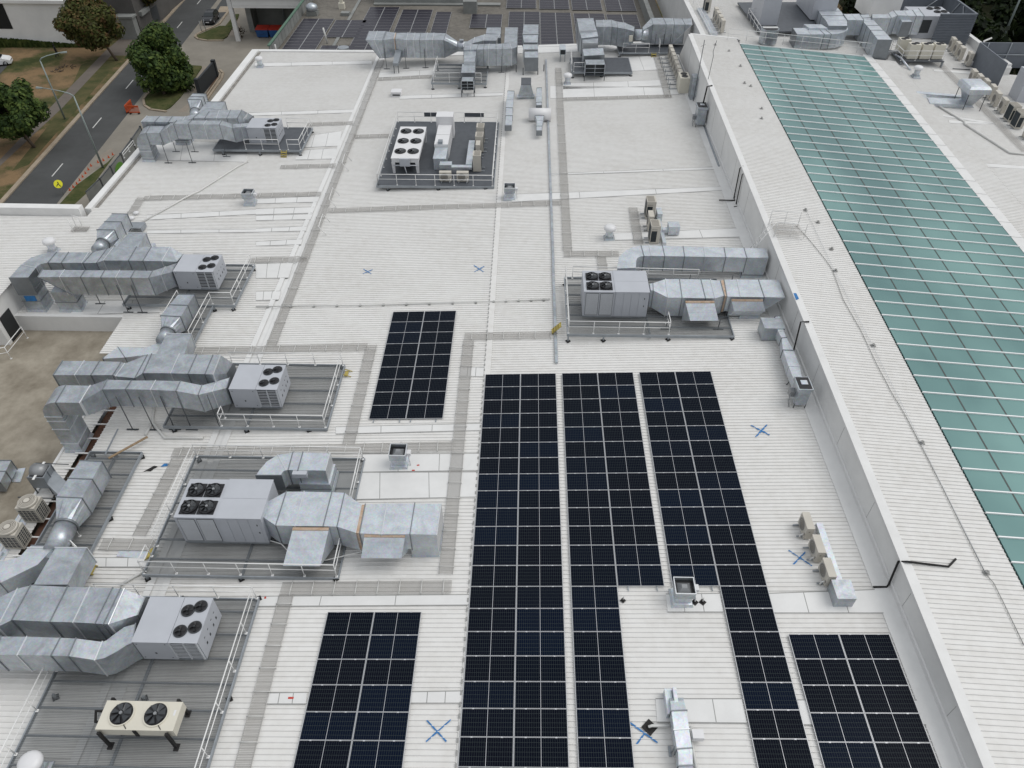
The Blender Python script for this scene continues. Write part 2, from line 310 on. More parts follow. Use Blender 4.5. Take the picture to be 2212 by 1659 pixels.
# right side: apron, islands, footway
b = MB(); b.quad(*[gp(*p, .008) for p in ((0, 500, 1659), (0, 1060, 990), (0, 1220, 790), (0, 1550, 390), (0, 1640, 290), (0, 1850, 0), (0, 1890, -60), (1, 300, -40), (1, 300, 480), (0, 2100, 620), (0, 1300, 1500), (0, 900, 1900), (0, 300, 2000))]); struct('concrete_apron', b, M['apron'])
isl = [(1250, 860), (1260, 905), (1310, 938), (1420, 950), (1470, 925), (1545, 850), (1650, 720), (1743, 580), (1742, 568), (1640, 562), (1500, 575), (1330, 745)]
def island(name, pts, m, z=.13, rc=0):
    b = MB(); P = [gp(rc, x, y, z) for x, y in pts]; b.slab(P, z); struct(name, b, m); return P
def kerbline(pts, wd=.28, z=.15, rc=0):
    b = MB(); P = [gp(rc, x, y, 0) for x, y in pts]
    for i in range(len(P)-1):
        d = (P[i+1]-P[i]).normalized(); n = Vector((-d.y, d.x, 0))*wd/2
        u = Vector((0, 0, z)); b.slab([P[i]-n+u-d*.05, P[i+1]-n+u+d*.05, P[i+1]+n+u+d*.05, P[i]+n+u-d*.05], z)
    struct('kerb', b, M['kerb'])
island('grass_island', isl, M['grass']); kerbline([(1325, 760), (1240, 860), (1250, 915), (1305, 950), (1435, 968)])
P2 = [(600, 470), (590, 500), (640, 525), (760, 540), (920, 535), (1000, 490), (1150, 230), (1160, 185), (1100, 190), (980, 345), (900, 345), (790, 385)]
island('grass_island', P2, M['grass'], rc='f'); kerbline([(670, 425), (590, 470), (575, 500), (620, 530), (740, 550), (950, 548)], rc='f'); kerbline([(670, 425), (800, 375), (900, 325), (1090, 60)], rc='f')
b = MB(); b.quad(*[gp('f', *p, .018) for p in ((1000, 490), (1150, 490), (1190, 400), (1165, 230), (1150, 240))]); struct('footpath', b, M['footway'])
b = MB(); b.quad(*[gp('f', *p, .016) for p in ((500, 1361), (640, 900), (700, 880), (830, 940), (580, 1230), (460, 1500), (340, 1500))]); struct('footpath', b, M['footway'])
kerbline([(720, 1361), (930, 1060), (950, 985), (910, 945)], rc='f'); kerbline([(700, 1330), (895, 1050), (915, 990), (880, 960)], rc='f', wd=.2)
b = MB(); b.quad(*[gp('f', *p, .02) for p in ((720, 1250), (860, 1010), (905, 1020), (730, 1330))]); struct('garden_bed', b, mat('red_brown_mulch', (.13, .075, .045), .95, 0, .2, 4, coord='World'))
b = MB(); b.quad(*[gp('f', *p, .024) for p in ((700, 330), (830, 345), (990, 160), (1100, -60), (970, -60))]); struct('parking_bay', b, M['asphalt'])
b = MB(); b.quad(*[gp('f', *p, .03) for p in ((1000, 160), (870, 165), (910, 85), (1060, 85))]); struct('tactile_paving', b, M['kerb'])
b = MB(); b.quad(*[gp(*p, .016) for p in ((0, 660, 1600), (0, 930, 1400), (0, 1000, 1330), (0, 760, 1659), (10, 640, 110), (10, 510, 110))]); struct('grass_strip', b, M['grass'])
b = MB(); b.quad(*[gp(*p, .014) for p in ((0, 570, 1659), (0, 700, 1500), (0, 880, 1330), (0, 960, 1280), (0, 1000, 1330), (0, 900, 1400), (0, 660, 1600), (0, 620, 1680))]); struct('footpath', b, M['footway'])
# ============================================================ SHOPPING CENTRE
M['joint'] = mat('faint_joint', (.52, .52, .51), .7)
bld = thing('shopping_centre', 'large low shopping centre with white corrugated roofs and a long green glass skylight', 'building')
def ribbed(name, xa, xb, ya, yb, zf, mat_, parent, pitch=.232, rh=.047, first=0.0):
    b = MB(); prof = []; y = ya
    while y < yb:
        for dy, dz in ((0, 0), (pitch*.72, 0), (pitch*.79, rh), (pitch*.91, rh)):
            if y+dy < yb: prof.append((y+dy, dz))
        y += pitch
    prof.append((yb, 0)); n = len(prof); V = []
    for yy, dz in prof: V.append((xa(yy), yy, zf(xa(yy), yy)+dz))
    for yy, dz in prof: V.append((xb(yy), yy, zf(xb(yy), yy)+dz))
    b.add(V, [(i, n+i, n+i+1, i+1) for i in range(n-1)])
    return obj(name, b, mat_, parent)
cst = lambda c: (lambda y: c)
flat = lambda c: (lambda x, y: c)
main = lambda x, y: S*x if x > XV else ZV
def xl(y):
    if y > 37: return -35.3 + .0*y
    if y > 20: return -39.6
    if y > 6.2: return -50
    if y > 2.3: return -30.4
    return -27.15
ribbed('roof', cst(XV+.25), cst(14.35), -30, 58.6, lambda x, y: S*x, M['roof'], bld)
for a, c, xx in ((-30, 2.3, -27.15), (2.3, 6.1, -30.4), (6.1, 19.6, -50), (19.6, 36.6, -38.95), (36.6, 58.5, -35.2)): ribbed('roof', cst(xx), cst(XV-.25), a, c, flat(ZV), M['roof'], bld, first=a)
b = MB(); b.bb((XV-.27, -30, ZV-.12), (XV+.27, 58.5, ZV-.04)); obj('valley_gutter', b, M['roof_flat'], bld)
b = MB()
for sx_ in (-1, 1): b.slab([(XV+sx_*.20, -30, ZV+.05), (XV+sx_*.55, -30, ZV+.055+(.02 if sx_ > 0 else 0)), (XV+sx_*.55, 58.4, ZV+.055+(.02 if sx_ > 0 else 0)), (XV+sx_*.20, 58.4, ZV+.05)], .02)
obj('flashing', b, M['roof_flat'], bld)
# solid body under the roofs
b = MB(); b.bb((-27.1, -40, GZ), (14.9, 58.4, -1.05)); b.bb((-39.0, 6.3, GZ), (-27.2, 36.5, -1.0)); b.bb((-50, 6.3, GZ), (-39.3, 19.5, -1.0)); b.bb((-35.1, 36.6, GZ), (-27.2, 58.4, -1.0)); obj('wall', b, M['wall_white'], bld)
# parapets
def para(name, a, c, wd, z0, z1, m=None):
    b = MB(); a = Vector(a); c = Vector(c); d = (c-a).normalized(); n = Vector((-d.y, d.x, 0))*wd/2
    b.prism([(*(a-n).xy, z1), (*(c-n).xy, z1), (*(c+n).xy, z1), (*(a+n).xy, z1)], z0); return obj(name, b, m or M['wall_white'], bld)
para('parapet', (-39.15, 20.4, 0), (-39.15, 36.3, 0), .55, -1.5, ZV+.28)
para('parapet', (-35.6, 36.6, 0), (-35.6, 58.6, 0), .8, -1.5, ZV+.28)
b = MB(); b.bb((-35.19, 36.7, ZV-.1), (-34.88, 58.2, ZV+.075)); b.bb((-38.86, 21, ZV-.1), (-38.6, 36.2, ZV+.075)); obj('gutter', b, mat('shadow_toned_gutter', (.30, .285, .26), .8, 0, .25, 1.5, coord='World'), bld)  # gutter strips; their dark tone also paints the parapets' inner shadow
para('parapet', (-60, 20.15, 0), (-39.4, 19.95, 0), .7, -1.5, ZV+.72)
b = MB(); b.slab([(-35.9, 58.4, ZV+.16), (XV, 58.4, ZV+.16), (XV, 59.0, ZV+.16), (-35.9, 59.0, ZV+.16)], .5); b.slab([(XV, 58.4, ZV+.16), (15, 58.4, S*15+.16), (15, 59.1, S*15+.16), (XV, 59.1, ZV+.16)], .5); obj('flashing', b, M['roof_flat'], bld)
b = MB(); b.slab([(XV+.3, 56.6, ZV+.12), (14.6, 56.6, .62), (14.6, 58.3, .70), (XV+.3, 58.3, ZV+.2)], .06); obj('flashing', b, M['roof_flat'], bld)
# seam lines along the roof
b = MB(); b.slab([(-4.85, -30, S*-4.85+.052), (-4.45, -30, S*-4.45+.056), (-4.45, 57, S*-4.45+.056), (-4.85, 57, S*-4.85+.052)], .03); obj('ridge_cap', b, M['roof'], bld)
b = MB()
for k in range(176):
    y = -29 + k*.49; b.bb((-4.88, y, S*-4.7+.05), (-4.82, y+.2, S*-4.7+.066))
obj('seam_fixings', b, M['seam'], bld)
# flat patches over the ribs (image-surveyed quads on the roof)
def patch(quads, h=.05, name='roof_patch', m=None):
    for q in quads:
        b = MB(); b.slab([at(rc, x, y, h) for rc, x, y in q], .045); obj(name, b, m or M['roof_flat'], bld)
        e = MB(); P = [at(rc, x, y, h+.003) for rc, x, y in q]
        for i in (0, 2):
            d = (P[i+1]-P[i]).normalized(); n = Vector((-d.y, d.x, 0))*.022
            e.quad(P[i]-n, P[i+1]-n, P[i+1]+n, P[i]+n)
        d = P[1]-P[0]
        for f in (.31, .66):
            A = P[0].lerp(P[1], f); B_ = P[3].lerp(P[2], f); n = d.normalized()*.018; e.quad(A-n, A+n, B_+n, B_-n)
        obj('seam', e, M['seam'], bld)
def pq(rc, *p): return [(rc, *q) for q in p]
patch([pq(21, (700, 765), (1905, 760), (1915, 975), (690, 1000)), pq(21, (925, 605), (1930, 600), (1925, 745), (915, 760)), pq(21, (690, 370), (1955, 340), (1950, 400), (690, 430)),
       pq(31, (0, 175), (1840, 160), (1840, 250), (-30, 262)), pq(31, (100, 1010), (440, 1005), (430, 1105), (80, 1105)), pq(31, (1345, 1000), (1790, 992), (1785, 1098), (1335, 1098)),
       pq(32, (1330, 155), (1795, 150), (1825, 310), (1345, 310)), pq(32, (1240, 1060), (1985, 1060), (2030, 1270), (1255, 1262)), pq(33, (10, 150), (965, 115), (1035, 318), (50, 318)),
       pq(33, (255, 1070), (1310, 1072), (1400, 1285), (305, 1285)), pq(2, (340, 1500), (1800, 1440), (1810, 1460), (340, 1510)), pq(2, (330, 740), (1560, 760), (1570, 810), (330, 850)),
       pq(2, (440, 720), (1290, 690), (1300, 740), (440, 770)), pq(2, (820, 500), (1240, 480), (1300, 600), (840, 625)), pq(12, (0, 20), (1880, -50), (1890, -20), (0, 85)), pq(12, (880, 355), (2000, 310), (2040, 385), (890, 415)),
       pq(1, (-10, 545), (1000, 525), (1000, 552), (-10, 575)), pq(1, (-60, 975), (840, 945), (835, 972), (-60, 1000)), pq(1, (1060, 625), (2200, 570), (2200, 610), (1060, 670)), pq(1, (1240, 825), (2140, 800), (2130, 825), (1240, 855)),
       pq(1, (400, 1180), (740, 1130), (720, 1260), (370, 1275)), pq(1, (370, 1300), (690, 1280), (680, 1370), (340, 1380)),
       pq(11, (0, 60), (540, 35), (530, 85), (0, 100)), pq(11, (0, 145), (505, 130), (490, 180), (0, 195)), pq(11, (0, 205), (490, 190), (470, 235), (0, 245)), pq(11, (0, 315), (440, 295), (430, 335), (0, 345)), pq(11, (0, 430), (400, 405), (390, 452), (0, 465)),
       pq(11, (0, 620), (320, 610), (280, 740), (0, 745)), pq(11, (0, 860), (215, 855), (195, 930), (0, 935)), pq(10, (1270, 200), (2212, 150), (2212, 190), (1270, 240)), pq(10, (1270, 330), (2212, 320), (2212, 345), (1270, 358)),
       pq(10, (700, 940), (1380, 930), (1380, 1040), (600, 1060)), pq(20, (750, 1500), (1290, 1500), (1280, 1580), (750, 1580)), pq(0, (1340, 1210), (2140, 1240), (2130, 1400), (1300, 1380)), pq(11, (1770, 1510), (1970, 1515), (1965, 1595), (1760, 1590)),
       pq(22, (-20, -20), (-10, -20), (-10, -15), (-20, -15))][:-1])
# left: room, slab, eaves
slabz = -1.96
b = MB(); b.bb((-70, -40, GZ), (-27.9, 6.2, slabz)); obj('deck_slab', b, M['concrete'], bld)
b = MB(); b.bb((-39.2, 6.05, slabz), (-30.4, 6.35, ZV+.07)); obj('upstand_wall', b, M['wall_white'], bld)
room = MB(); room.bb((-52, 4.4, slabz), (-38.0, 8.7, 1.35)); obj('plant_room', room, M['wall_white'], bld)
ribbed('roof', cst(-52), cst(-37.75), 4.2, 8.9, lambda x, y: 1.4, M['roof'], bld)
b = MB(); b.bb((-38.02, 4.75, slabz), (-37.96, 5.95, slabz+2.05)); obj('door', b, mat('dark_door', (.02, .022, .024), .5, 0, .1), bld)
ribbed('roof', cst(-28.8), cst(-27.85), -30, -2.0, flat(ZV-.10), M['roof'], bld)
b = MB(); b.bb((-27.87, -30, -2), (-27.14, 2.2, -1.15)); obj('box_gutter', b, mat('rusty_gutter', (.05, .04, .035), .9, 0, .3, 1.2, col2=(.16, .07, .04), coord='World'), bld)
for k in range(14): b = MB(); b.bb((-28.0, -3-k*1.15, ZV-.02), (-27.0, -2.93-k*1.15, ZV+.03)); obj('gutter_strap', b, M['rail'], bld)
b = MB(); b.bb((-28.95, -30, slabz), (-28.8, -2.0, ZV-.02)); obj('fascia', b, M['wall_white'], bld)
# ---------------- upper roof: wall, cap, strip, skylight
YE = 49.9; YS = -32
XW = 14.86
def zc(y): return zu(15.2, y)
b = MB()
b.add([(XW, YS, S*XW-.3), (XW, YE+4, S*XW-.3), (XW, YE+.1, zc(YE)-.02), (XW, YS, zc(YS)-.02)], [(0, 1, 2, 3)])
b.quad((XW, YE+4, .2), (20.5, YE+.1, .2), (20.5, YE+.05, zu(20.5, YE)-.05), (XW, YE+.05, zc(YE)-.05)); obj('screen_wall', b, M['wall_white'], bld)
for k in range(17):
    y = YS+6+k*4.9
    if y < YE: b = MB(); b.bb((XW-.012, y, S*XW+.06), (XW+.01, y+.02, zc(y)-.08)); obj('wall_joint', b, M['joint'], bld)
b = MB(); b.slab([(XW-.04, YS, zc(YS)+.06), (XW+.42, YS, zc(YS)+.06), (XW+.42, YE, zc(YE)+.06), (XW-.04, YE, zc(YE)+.06)], .16); obj('wall_capping', b, M['roof_flat'], bld)
b = MB(); b.slab([(14.05, YS, S*14.05+.05), (XW-.03, YS, S*XW+.12), (XW-.03, YE+6, S*XW+.12), (14.05, YE+6, S*14.05+.05)], .04); b.slab([(XW-.09, YS, S*XW+.34), (XW-.005, YS, S*XW+.36), (XW-.005, YE+4, S*XW+.36), (XW-.09, YE+4, S*XW+.34)], .25); obj('flashing', b, M['roof_flat'], bld)
ribbed('roof', cst(XW+.40), cst(20.12), YS, YE, zu, M['roof'], bld)
b = MB(); b.bb((15, YS, -3), (37, YE, -.4)); obj('wall', b, M['wall_white'], bld)
b = MB(); b.slab([(XW+.2, YE, zc(YE)+.07), (20.3, YE, zu(20.3, YE)+.07), (20.3, YE+.3, zu(20.3, YE)+.07), (XW+.2, YE+.3, zc(YE)+.07)], .2); obj('flashing', b, M['roof_flat'], bld)
GX0, GX1, GYE = 20.2, 33.7, 48.6
sky_ = MB(); sky_.slab([(GX0, YS, zu(GX0, YS)+.05), (GX1, YS, zu(GX1, YS)+.05), (GX1, GYE, zu(GX1, GYE)+.05), (GX0, GYE, zu(GX0, GYE)+.05)], .1)
skl = obj('skylight', sky_, M['glass'], bld)
k = 0; y = 48.4
M['bar'] = mat('white_glazing_bar', (.88, .89, .89), .4, 0, .02); M['bar_dk'] = mat('dark_glazing_bar', (.05, .065, .06), .5, 0, .05)
while y > YS:
    b = MB(); p0 = Vector((GX0-.05, y, zu(GX0, y)+.05)); p1 = Vector((GX1+.05, y, zu(GX1, y)+.05))
    b.slab([p0+Vector((0, -.033, .085)), p1+Vector((0, -.033, .085)), p1+Vector((0, .033, .085)), p0+Vector((0, .033, .085))], .084); obj('cross_bar', b, M['bar'], skl); y -= 1.365
for x in (22.15, 24.48, 26.8, 29.1, 31.42):
    b = MB(); b.slab([(x-.045, YS, zu(x, YS)+.062), (x+.045, YS, zu(x, YS)+.058), (x+.045, GYE, zu(x, GYE)+.058), (x-.045, GYE, zu(x, GYE)+.062)], .011); obj('long_bar', b, M['bar_dk'], skl)
b = MB(); b.slab([(GX1, YS, zu(GX1, YS)+.09), (34.62, YS, zu(34.62, YS)+.09), (34.62, GYE+.5, zu(34.62, GYE)+.09), (GX1, GYE+.5, zu(GX1, GYE)+.09)], .1); obj('flashing', b, M['roof_flat'], bld)
for k in range(40):
    y = 47-k*2.05; b = MB(); b.slab([(GX1, y, zu(GX1, y)+.096), (34.6, y, zu(34.6, y)+.096), (34.6, y+.03, zu(34.6, y)+.096), (GX1, y+.03, zu(GX1, y)+.096)], .01); obj('seam', b, M['joint'], bld)
ribbed('roof', cst(34.55), cst(37.05), YS, 48.2, zu, M['roof'], bld)
ribbed('roof', cst(37.0), cst(66.0), YS, 47.5, zu2, M['roof'], bld)
ribbed('roof', cst(36.0), cst(48.8), 47.5, 62, zu2, M['roof'], bld)
b = MB(); b.bb((37.06, YS, -4), (37.10, 48.2, 1.0)); b.bb((37, YS, GZ), (65.8, 47.4, -3.2)); b.bb((37, 47.4, GZ), (48.6, 61.9, .2)); obj('wall', b, M['wall_white'], bld)
# upper roof behind the skylight
ZB = 3.3
ribbed('roof', cst(17.3), cst(36.5), 49.95, 92, lambda x, y: ZB - .06*(x-17) + .0*y, M['roof'], bld)
b = MB(); b.bb((17.2, 50.3, -2), (36.4, 91.8, 1.9)); obj('wall', b, M['wall_white'], bld)
b = MB(); b.bb((16.75, 50.3, -2.4), (17.3, 92, ZB+.22)); obj('parapet', b, M['wall_white'], bld)
para('parapet', (48.9, 47.5, 0), (48.5, 63, 0), .5, -3, 2.35)
para('parapet', (46.2, 47.45, 0), (49.1, 47.45, 0), .45, -3, 2.1)
# painted blue crosses and marks on the roof
def stroke(b, rc, x0, y0, x1, y1, wd=.09):
    P = [at(rc, x0+(x1-x0)*t_, y0+(y1-y0)*t_, .047) for t_ in (0, .26, .5, .74, 1)]
    for i in range(4):
        d = (P[i+1]-P[i]).normalized(); n = Vector((-d.y, d.x, 0)); w0, w1 = wd*random.uniform(.35, .6), wd*random.uniform(.35, .6)
        b.quad(P[i]-n*w0, P[i+1]-n*w1, P[i+1]+n*w1, P[i]+n*w0)
for rc, s_ in ((31, ((1475, 1245, 1645, 1430), (1685, 1240, 1470, 1430))), (32, ((1018, 1265, 1258, 1440), (1150, 1355, 1075, 1455))), (23, ((178, 1435, 380, 1570), (325, 1450, 218, 1560))),
               (11, ((928, 665, 995, 705), (1010, 668, 925, 705))), (11, ((1882, 632, 1965, 688), (1972, 642, 1888, 688)))):
    b = MB()
    for q in s_: stroke(b, rc, *q, wd=.07 if rc != 11 else .075)
    obj('painted_cross', b, M['blue'], bld)
b = MB(); stroke(b, 22, 2065, 355, 2205, 430); stroke(b, 22, 2205, 350, 2105, 458); stroke(b, 22, 2150, 395, 2225, 440); obj('painted_cross', b, M['blue'], bld)
red = mat('red_paint', (.55, .06, .04), .6)
for rc, q in ((31, (277, 1053, 325, 1053)), (21, (1390, 702, 1412, 700)), (21, (1347, 746, 1372, 745)), (31, (80, 178, 80, 196))):
    b = MB(); P0 = at(rc, q[0], q[1], .058); P1 = at(rc, q[2], q[3], .058); d = (P1-P0).normalized(); n = Vector((-d.y, d.x, 0))*.045; b.quad(P0-n, P1-n, P1+n, P0+n); obj('painted_mark', b, red, bld)
b = MB(); yb = atz(13, 240, 950, 2.4).y; P = [(XW+.0, yb-.5, zc(yb)+.068), (XW+.22, yb-.35, zc(yb)+.068), (XW+.2, yb+.45, zc(yb)+.068), (XW+.02, yb+.6, zc(yb)+.068)]; b.quad(*P); obj('painted_mark', b, M['blue'], bld)
# ============================================================ SOLAR PANELS
PW, PH = 2.207, 1.154
def panel_proto(cells):
    f = MB(); w_, h_ = PW-.014, PH-.014
    for a, c in (((-w_/2, -h_/2), (w_/2, -h_/2+.014)), ((-w_/2, h_/2-.014), (w_/2, h_/2)), ((-w_/2, -h_/2+.014), (-w_/2+.022, h_/2-.014)), ((w_/2-.022, -h_/2+.014), (w_/2, h_/2-.014)), ((-.009, -h_/2+.014), (.009, h_/2-.014))): f.bb((*a, .0), (*c, .037 if abs(a[0]) > .1 else .0345))
    for x in (-.62, .62): f.bb((x-.045, h_/2-.03, .0375), (x+.045, h_/2+.012, .046))
    g = MB(); g.bb((-w_/2+.02, -h_/2+.02, .008), (w_/2-.02, h_/2-.02, .032)); return f, g
fr, ce = panel_proto('cells')
FR = obj('frame', fr, M['alu']).data; CE = obj('cells', ce, M['cells']).data
for o in list(COL.objects):
    if o.name in ('frame', 'cells'): bpy.data.objects.remove(o)
ORD = ['top', 'second', 'third', 'fourth', 'fifth', 'sixth', 'seventh', 'eighth', 'ninth', 'tenth', 'eleventh', 'twelfth', 'thirteenth', 'fourteenth', 'fifteenth', 'sixteenth', 'seventeenth', 'eighteenth', 'nineteenth', 'twentieth', 'twenty-first', 'twenty-second']
def place_panel(x, y, label, group, h=.10):
    r = thing('solar_panel', label, 'solar panel', (x, y, S*x+h), group); r.rotation_euler = (0, -math.atan(S), 0)
    for n, d in (('frame', FR), ('cells', CE)):
        o = bpy.data.objects.new(n, d); COL.objects.link(o); o.parent = r
G = .354
def array(nm, x0, ncol, rows, y0, group, skip=lambda c, r: False):
    b = MB()
    for r in range(rows):
        for c in range(ncol):
            if skip(c, r): continue
            side = '' if ncol == 1 else (' left column' if c == 0 else ' right column')
            place_panel(x0+PW*(c+.5), y0-PH*(r+.5), 'solar panel, %s row,%s of the %s' % (ORD[r], side, nm), group)
array('longest two-column array', -2*PW-G, 2, 21, 0, 'panels of the longest array')
array('middle long array', 0, 2, 21, 0, 'panels of the middle array', lambda c, r: c == 1 and r > 12)
array('right-hand long array', 2*PW+G, 2, 21, 0, 'panels of the right-hand array', lambda c, r: c == 0 and r > 12)
pd = at(33, 172, 508, .1); array('array nearest the white wall', pd.x, 2, 6, pd.y+.02, 'panels beside the white wall')
pe = at(31, 620, 313, .1); array('separate front left array', pe.x, 2, 6, pe.y, 'panels of the front left array')
pf = at(11, 1185, 1038, .1); array('small array standing apart', pf.x, 2, 9, pf.y, 'panels of the small back array')
# mounting rails peeking out below arrays
def rails(xs, y, name, label):
    b = MB()
    for x in xs: b.bb((x-.025, y-.22, S*x+.045), (x+.025, y+.5, S*x+.085))
    tag(obj(name, b, M['steel']), label, 'mounting rail')
rails([pf.x+.3, pf.x+1.85, pf.x+2.5, pf.x+4.0], pf.y-9*PH, 'mounting_rail', 'short grey mounting rails poking out below the small back array')
rails([PW+.5, PW+1.85], -13*PH, 'mounting_rail', 'short grey mounting rails poking out below the step of the middle array')
rails([2*PW+G+.5, 2*PW+G+1.85], -13*PH, 'mounting_rail', 'short grey mounting rails under the step of the right-hand array')
# ============================================================ AIR HANDLING UNITS
M['fan_dk'] = mat('black_fan_blade', (.02, .02, .022), .5)
def fanmesh(b, c, r, blades=5, hubr=.25, dark=False):
    b.mat(M['black']); b.cyl((c[0], c[1], c[2]-.10), r, .02, 24)
    b.mat(M['fan_dk'] if dark else M['fan'])
    for k in range(blades):
        a = 2*math.pi*k/blades; pts = []
        for rr, da, z in ((hubr*.9, -.25, -.05), (r*.92, -.05, -.06), (r*.95, .55, .0), (hubr*.9, .45, .0)):
            pts.append((c[0]+rr*math.cos(a+da), c[1]+rr*math.sin(a+da), c[2]+z))
        b.quad(*pts)
    b.mat(M['fan'] if dark else M['hub']); b.cyl((c[0], c[1], c[2]-.06), hubr*.55, .08, 14)
def small_unit():
    W, D, H = 2.82, 2.15, 1.55      # local origin: front left bottom corner
    r = thing('rooftop_unit', '', 'air conditioner')
    b = MB().mat(M['unit']); b.bb((.0, .0, .06), (1.55, D, H)); b.bb((1.56, .06, .06), (W, D, H-.012)); b.bb((-.015, -.015, H), (1.55, D+.015, H+.02)); b.bb((1.57, -.015, H-.008), (W+.015, D+.015, H+.02))
    b.mat(M['steel']); b.bb((.02, .02, -.02), (W-.02, D-.02, .058))
    b.mat(M['unit_dk'])
    for y in (.5, .9, 1.35, 1.7):
        for z in (.5, 1.0): b.bb((W-.005, y, z), (W+.006, y+.09, z+.16 if z < .8 else z+.05))
    b.bb((.72, -.006, .55), (.80, .01, .66))
    for x, z in ((.12, .2), (1.35, .2), (.12, 1.35), (1.35, 1.35)): b.bb((x, -.006, z), (x+.05, .01, z+.05))
    obj('casing', b, None, r)
    b = MB().mat(M['unit_dk']); b.bb((1.6, .045, .16), (W-.06, .058, H-.12)); b.mat(M['louvre'])
    z = .2
    while z < H-.16: b.bb((1.62, .0, z), (2.16, .035, z+.028)); b.bb((2.22, .0, z), (W-.1, .035, z+.028)); z += .13
    for x in (1.56, 2.16, W-.1): b.bb((x, -.02, .12), (x+.06, .052, H-.06))
    obj('louvre_grille', b, None, r)
    for x, y in ((1.93, .52), (2.5, .72), (1.93, 1.5), (2.43, 1.72)):
        b = MB().mat(M['unit_dk']); b.ringflat((x, y, H+.02), .25, .295, 24, .05); fanmesh(b, (x, y, H+.145), .25, 4, .07, True)
        obj('fan', b, None, r)
    return r
M['unit'].name = 'grey_painted_casing'
su = small_unit(); su['group'] = 'small rooftop units with round fans'
su.location = (-27.2, 8.82, -.26); su['label'] = 'grey four-fan rooftop unit on the tee-shaped mesh platform'
dup(su, (-19.62, -3.07, -.26), 0, 'grey four-fan rooftop unit on the square mesh platform beside the small solar array')
dup(su, (-28.75, 32.3, -.2), 0, 'grey four-fan rooftop unit farthest back, near the street trees')
dup(su, (-19.0, -18.84, -.22), 0, 'grey four-fan rooftop unit nearest the viewer, behind the cream two-fan condenser')
def big_unit():
    W, D, H = 4.25, 2.42, 2.05
    r = thing('rooftop_unit', '', 'air conditioner')
    b = MB().mat(M['unit']); b.bb((0, .02, .1), (2.04, D, H)); b.bb((2.05, 0, .1), (W, D, H+.012))
    b.bb((2.03, -.02, H+.015), (W+.02, 1.2, H+.03)); b.bb((2.03, 1.215, H+.015), (W+.02, D+.02, H+.03))
    for x in (2.1, 2.62, 3.12, 3.62): b.bb((x, -.018, .16), (x+.47, .0, H-.06))
    b.mat(M['steel']); b.bb((.02, .02, -.06), (W-.02, D-.02, .098)); b.mat(M['unit_dk'])
    for z in (.9, 1.5): b.bb((3.95, -.03, z), (4.0, -.015, z+.12))
    obj('casing', b, None, r)
    for x0 in (.14, 1.08):
        b = MB().mat(M['unit_dk']); b.bb((x0, .002, .16), (x0+.84, .018, H-.1)); b.mat(M['louvre'])
        z = .2
        while z < H-.14: b.bb((x0+.02, -.006, z), (x0+.82, .004, z+.05)); z += .064
        obj('louvre_grille', b, None, r)
    for x in (.6, 1.47):
        for y in (.62, 1.68):
            b = MB().mat(M['black']); b.bb((x-.41, y-.41, H+.002), (x+.41, y+.41, H+.045)); b.ringflat((x, y, H+.045), .36, .40, 28, .09); fanmesh(b, (x, y, H+.17), .35, 7, .12)
            obj('fan', b, None, r)
    return r
bu = big_unit(); bu['group'] = 'large rooftop units with square fans'
bu.location = (1.48, 5.1, .62); bu['label'] = 'large grey rooftop unit with black square fans, behind the long solar arrays'
dup(bu, (-19.25, -12.7, -.2), 0, 'large grey rooftop unit with black square fans on the railed platform at left')
# ============================================================ PLATFORMS
def railing(path, h=1.0, mid=True, post=1.7, parent=None, z=None):
    """handrail along 3-D points (deck level): top rail, mid rail, posts -> one part"""
    b = MB(); P = [Vector(p) for p in path]; u = Vector((0, 0, 1))
    for i in range(len(P)-1):
        a, c = P[i], P[i+1]
        b.tube([a+u*h, c+u*h], .03, 6); 
        if mid: b.tube([a+u*h*.55, c+u*h*.55], .022, 6)
        n = max(1, round((c-a).length/post))
        for k in range(n+(1 if i == len(P)-2 else 0)): q = a.lerp(c, k/n); b.tube([q, q+u*h], .024, 6); b.box((q.x, q.y, q.z+.01), (.12, .12, .03))
    return obj('handrail', b, M['rail'], parent)
def foot(b, x, y, z, parent=None):
    zz = zr(x); b.mat(M['steel']); b.bb((x-.05, y-.05, zz+.05), (x+.05, y+.05, z)); b.mat(M['blackrubber']); b.box((x, y, zz+.06), (.26, .26, .05), .6)
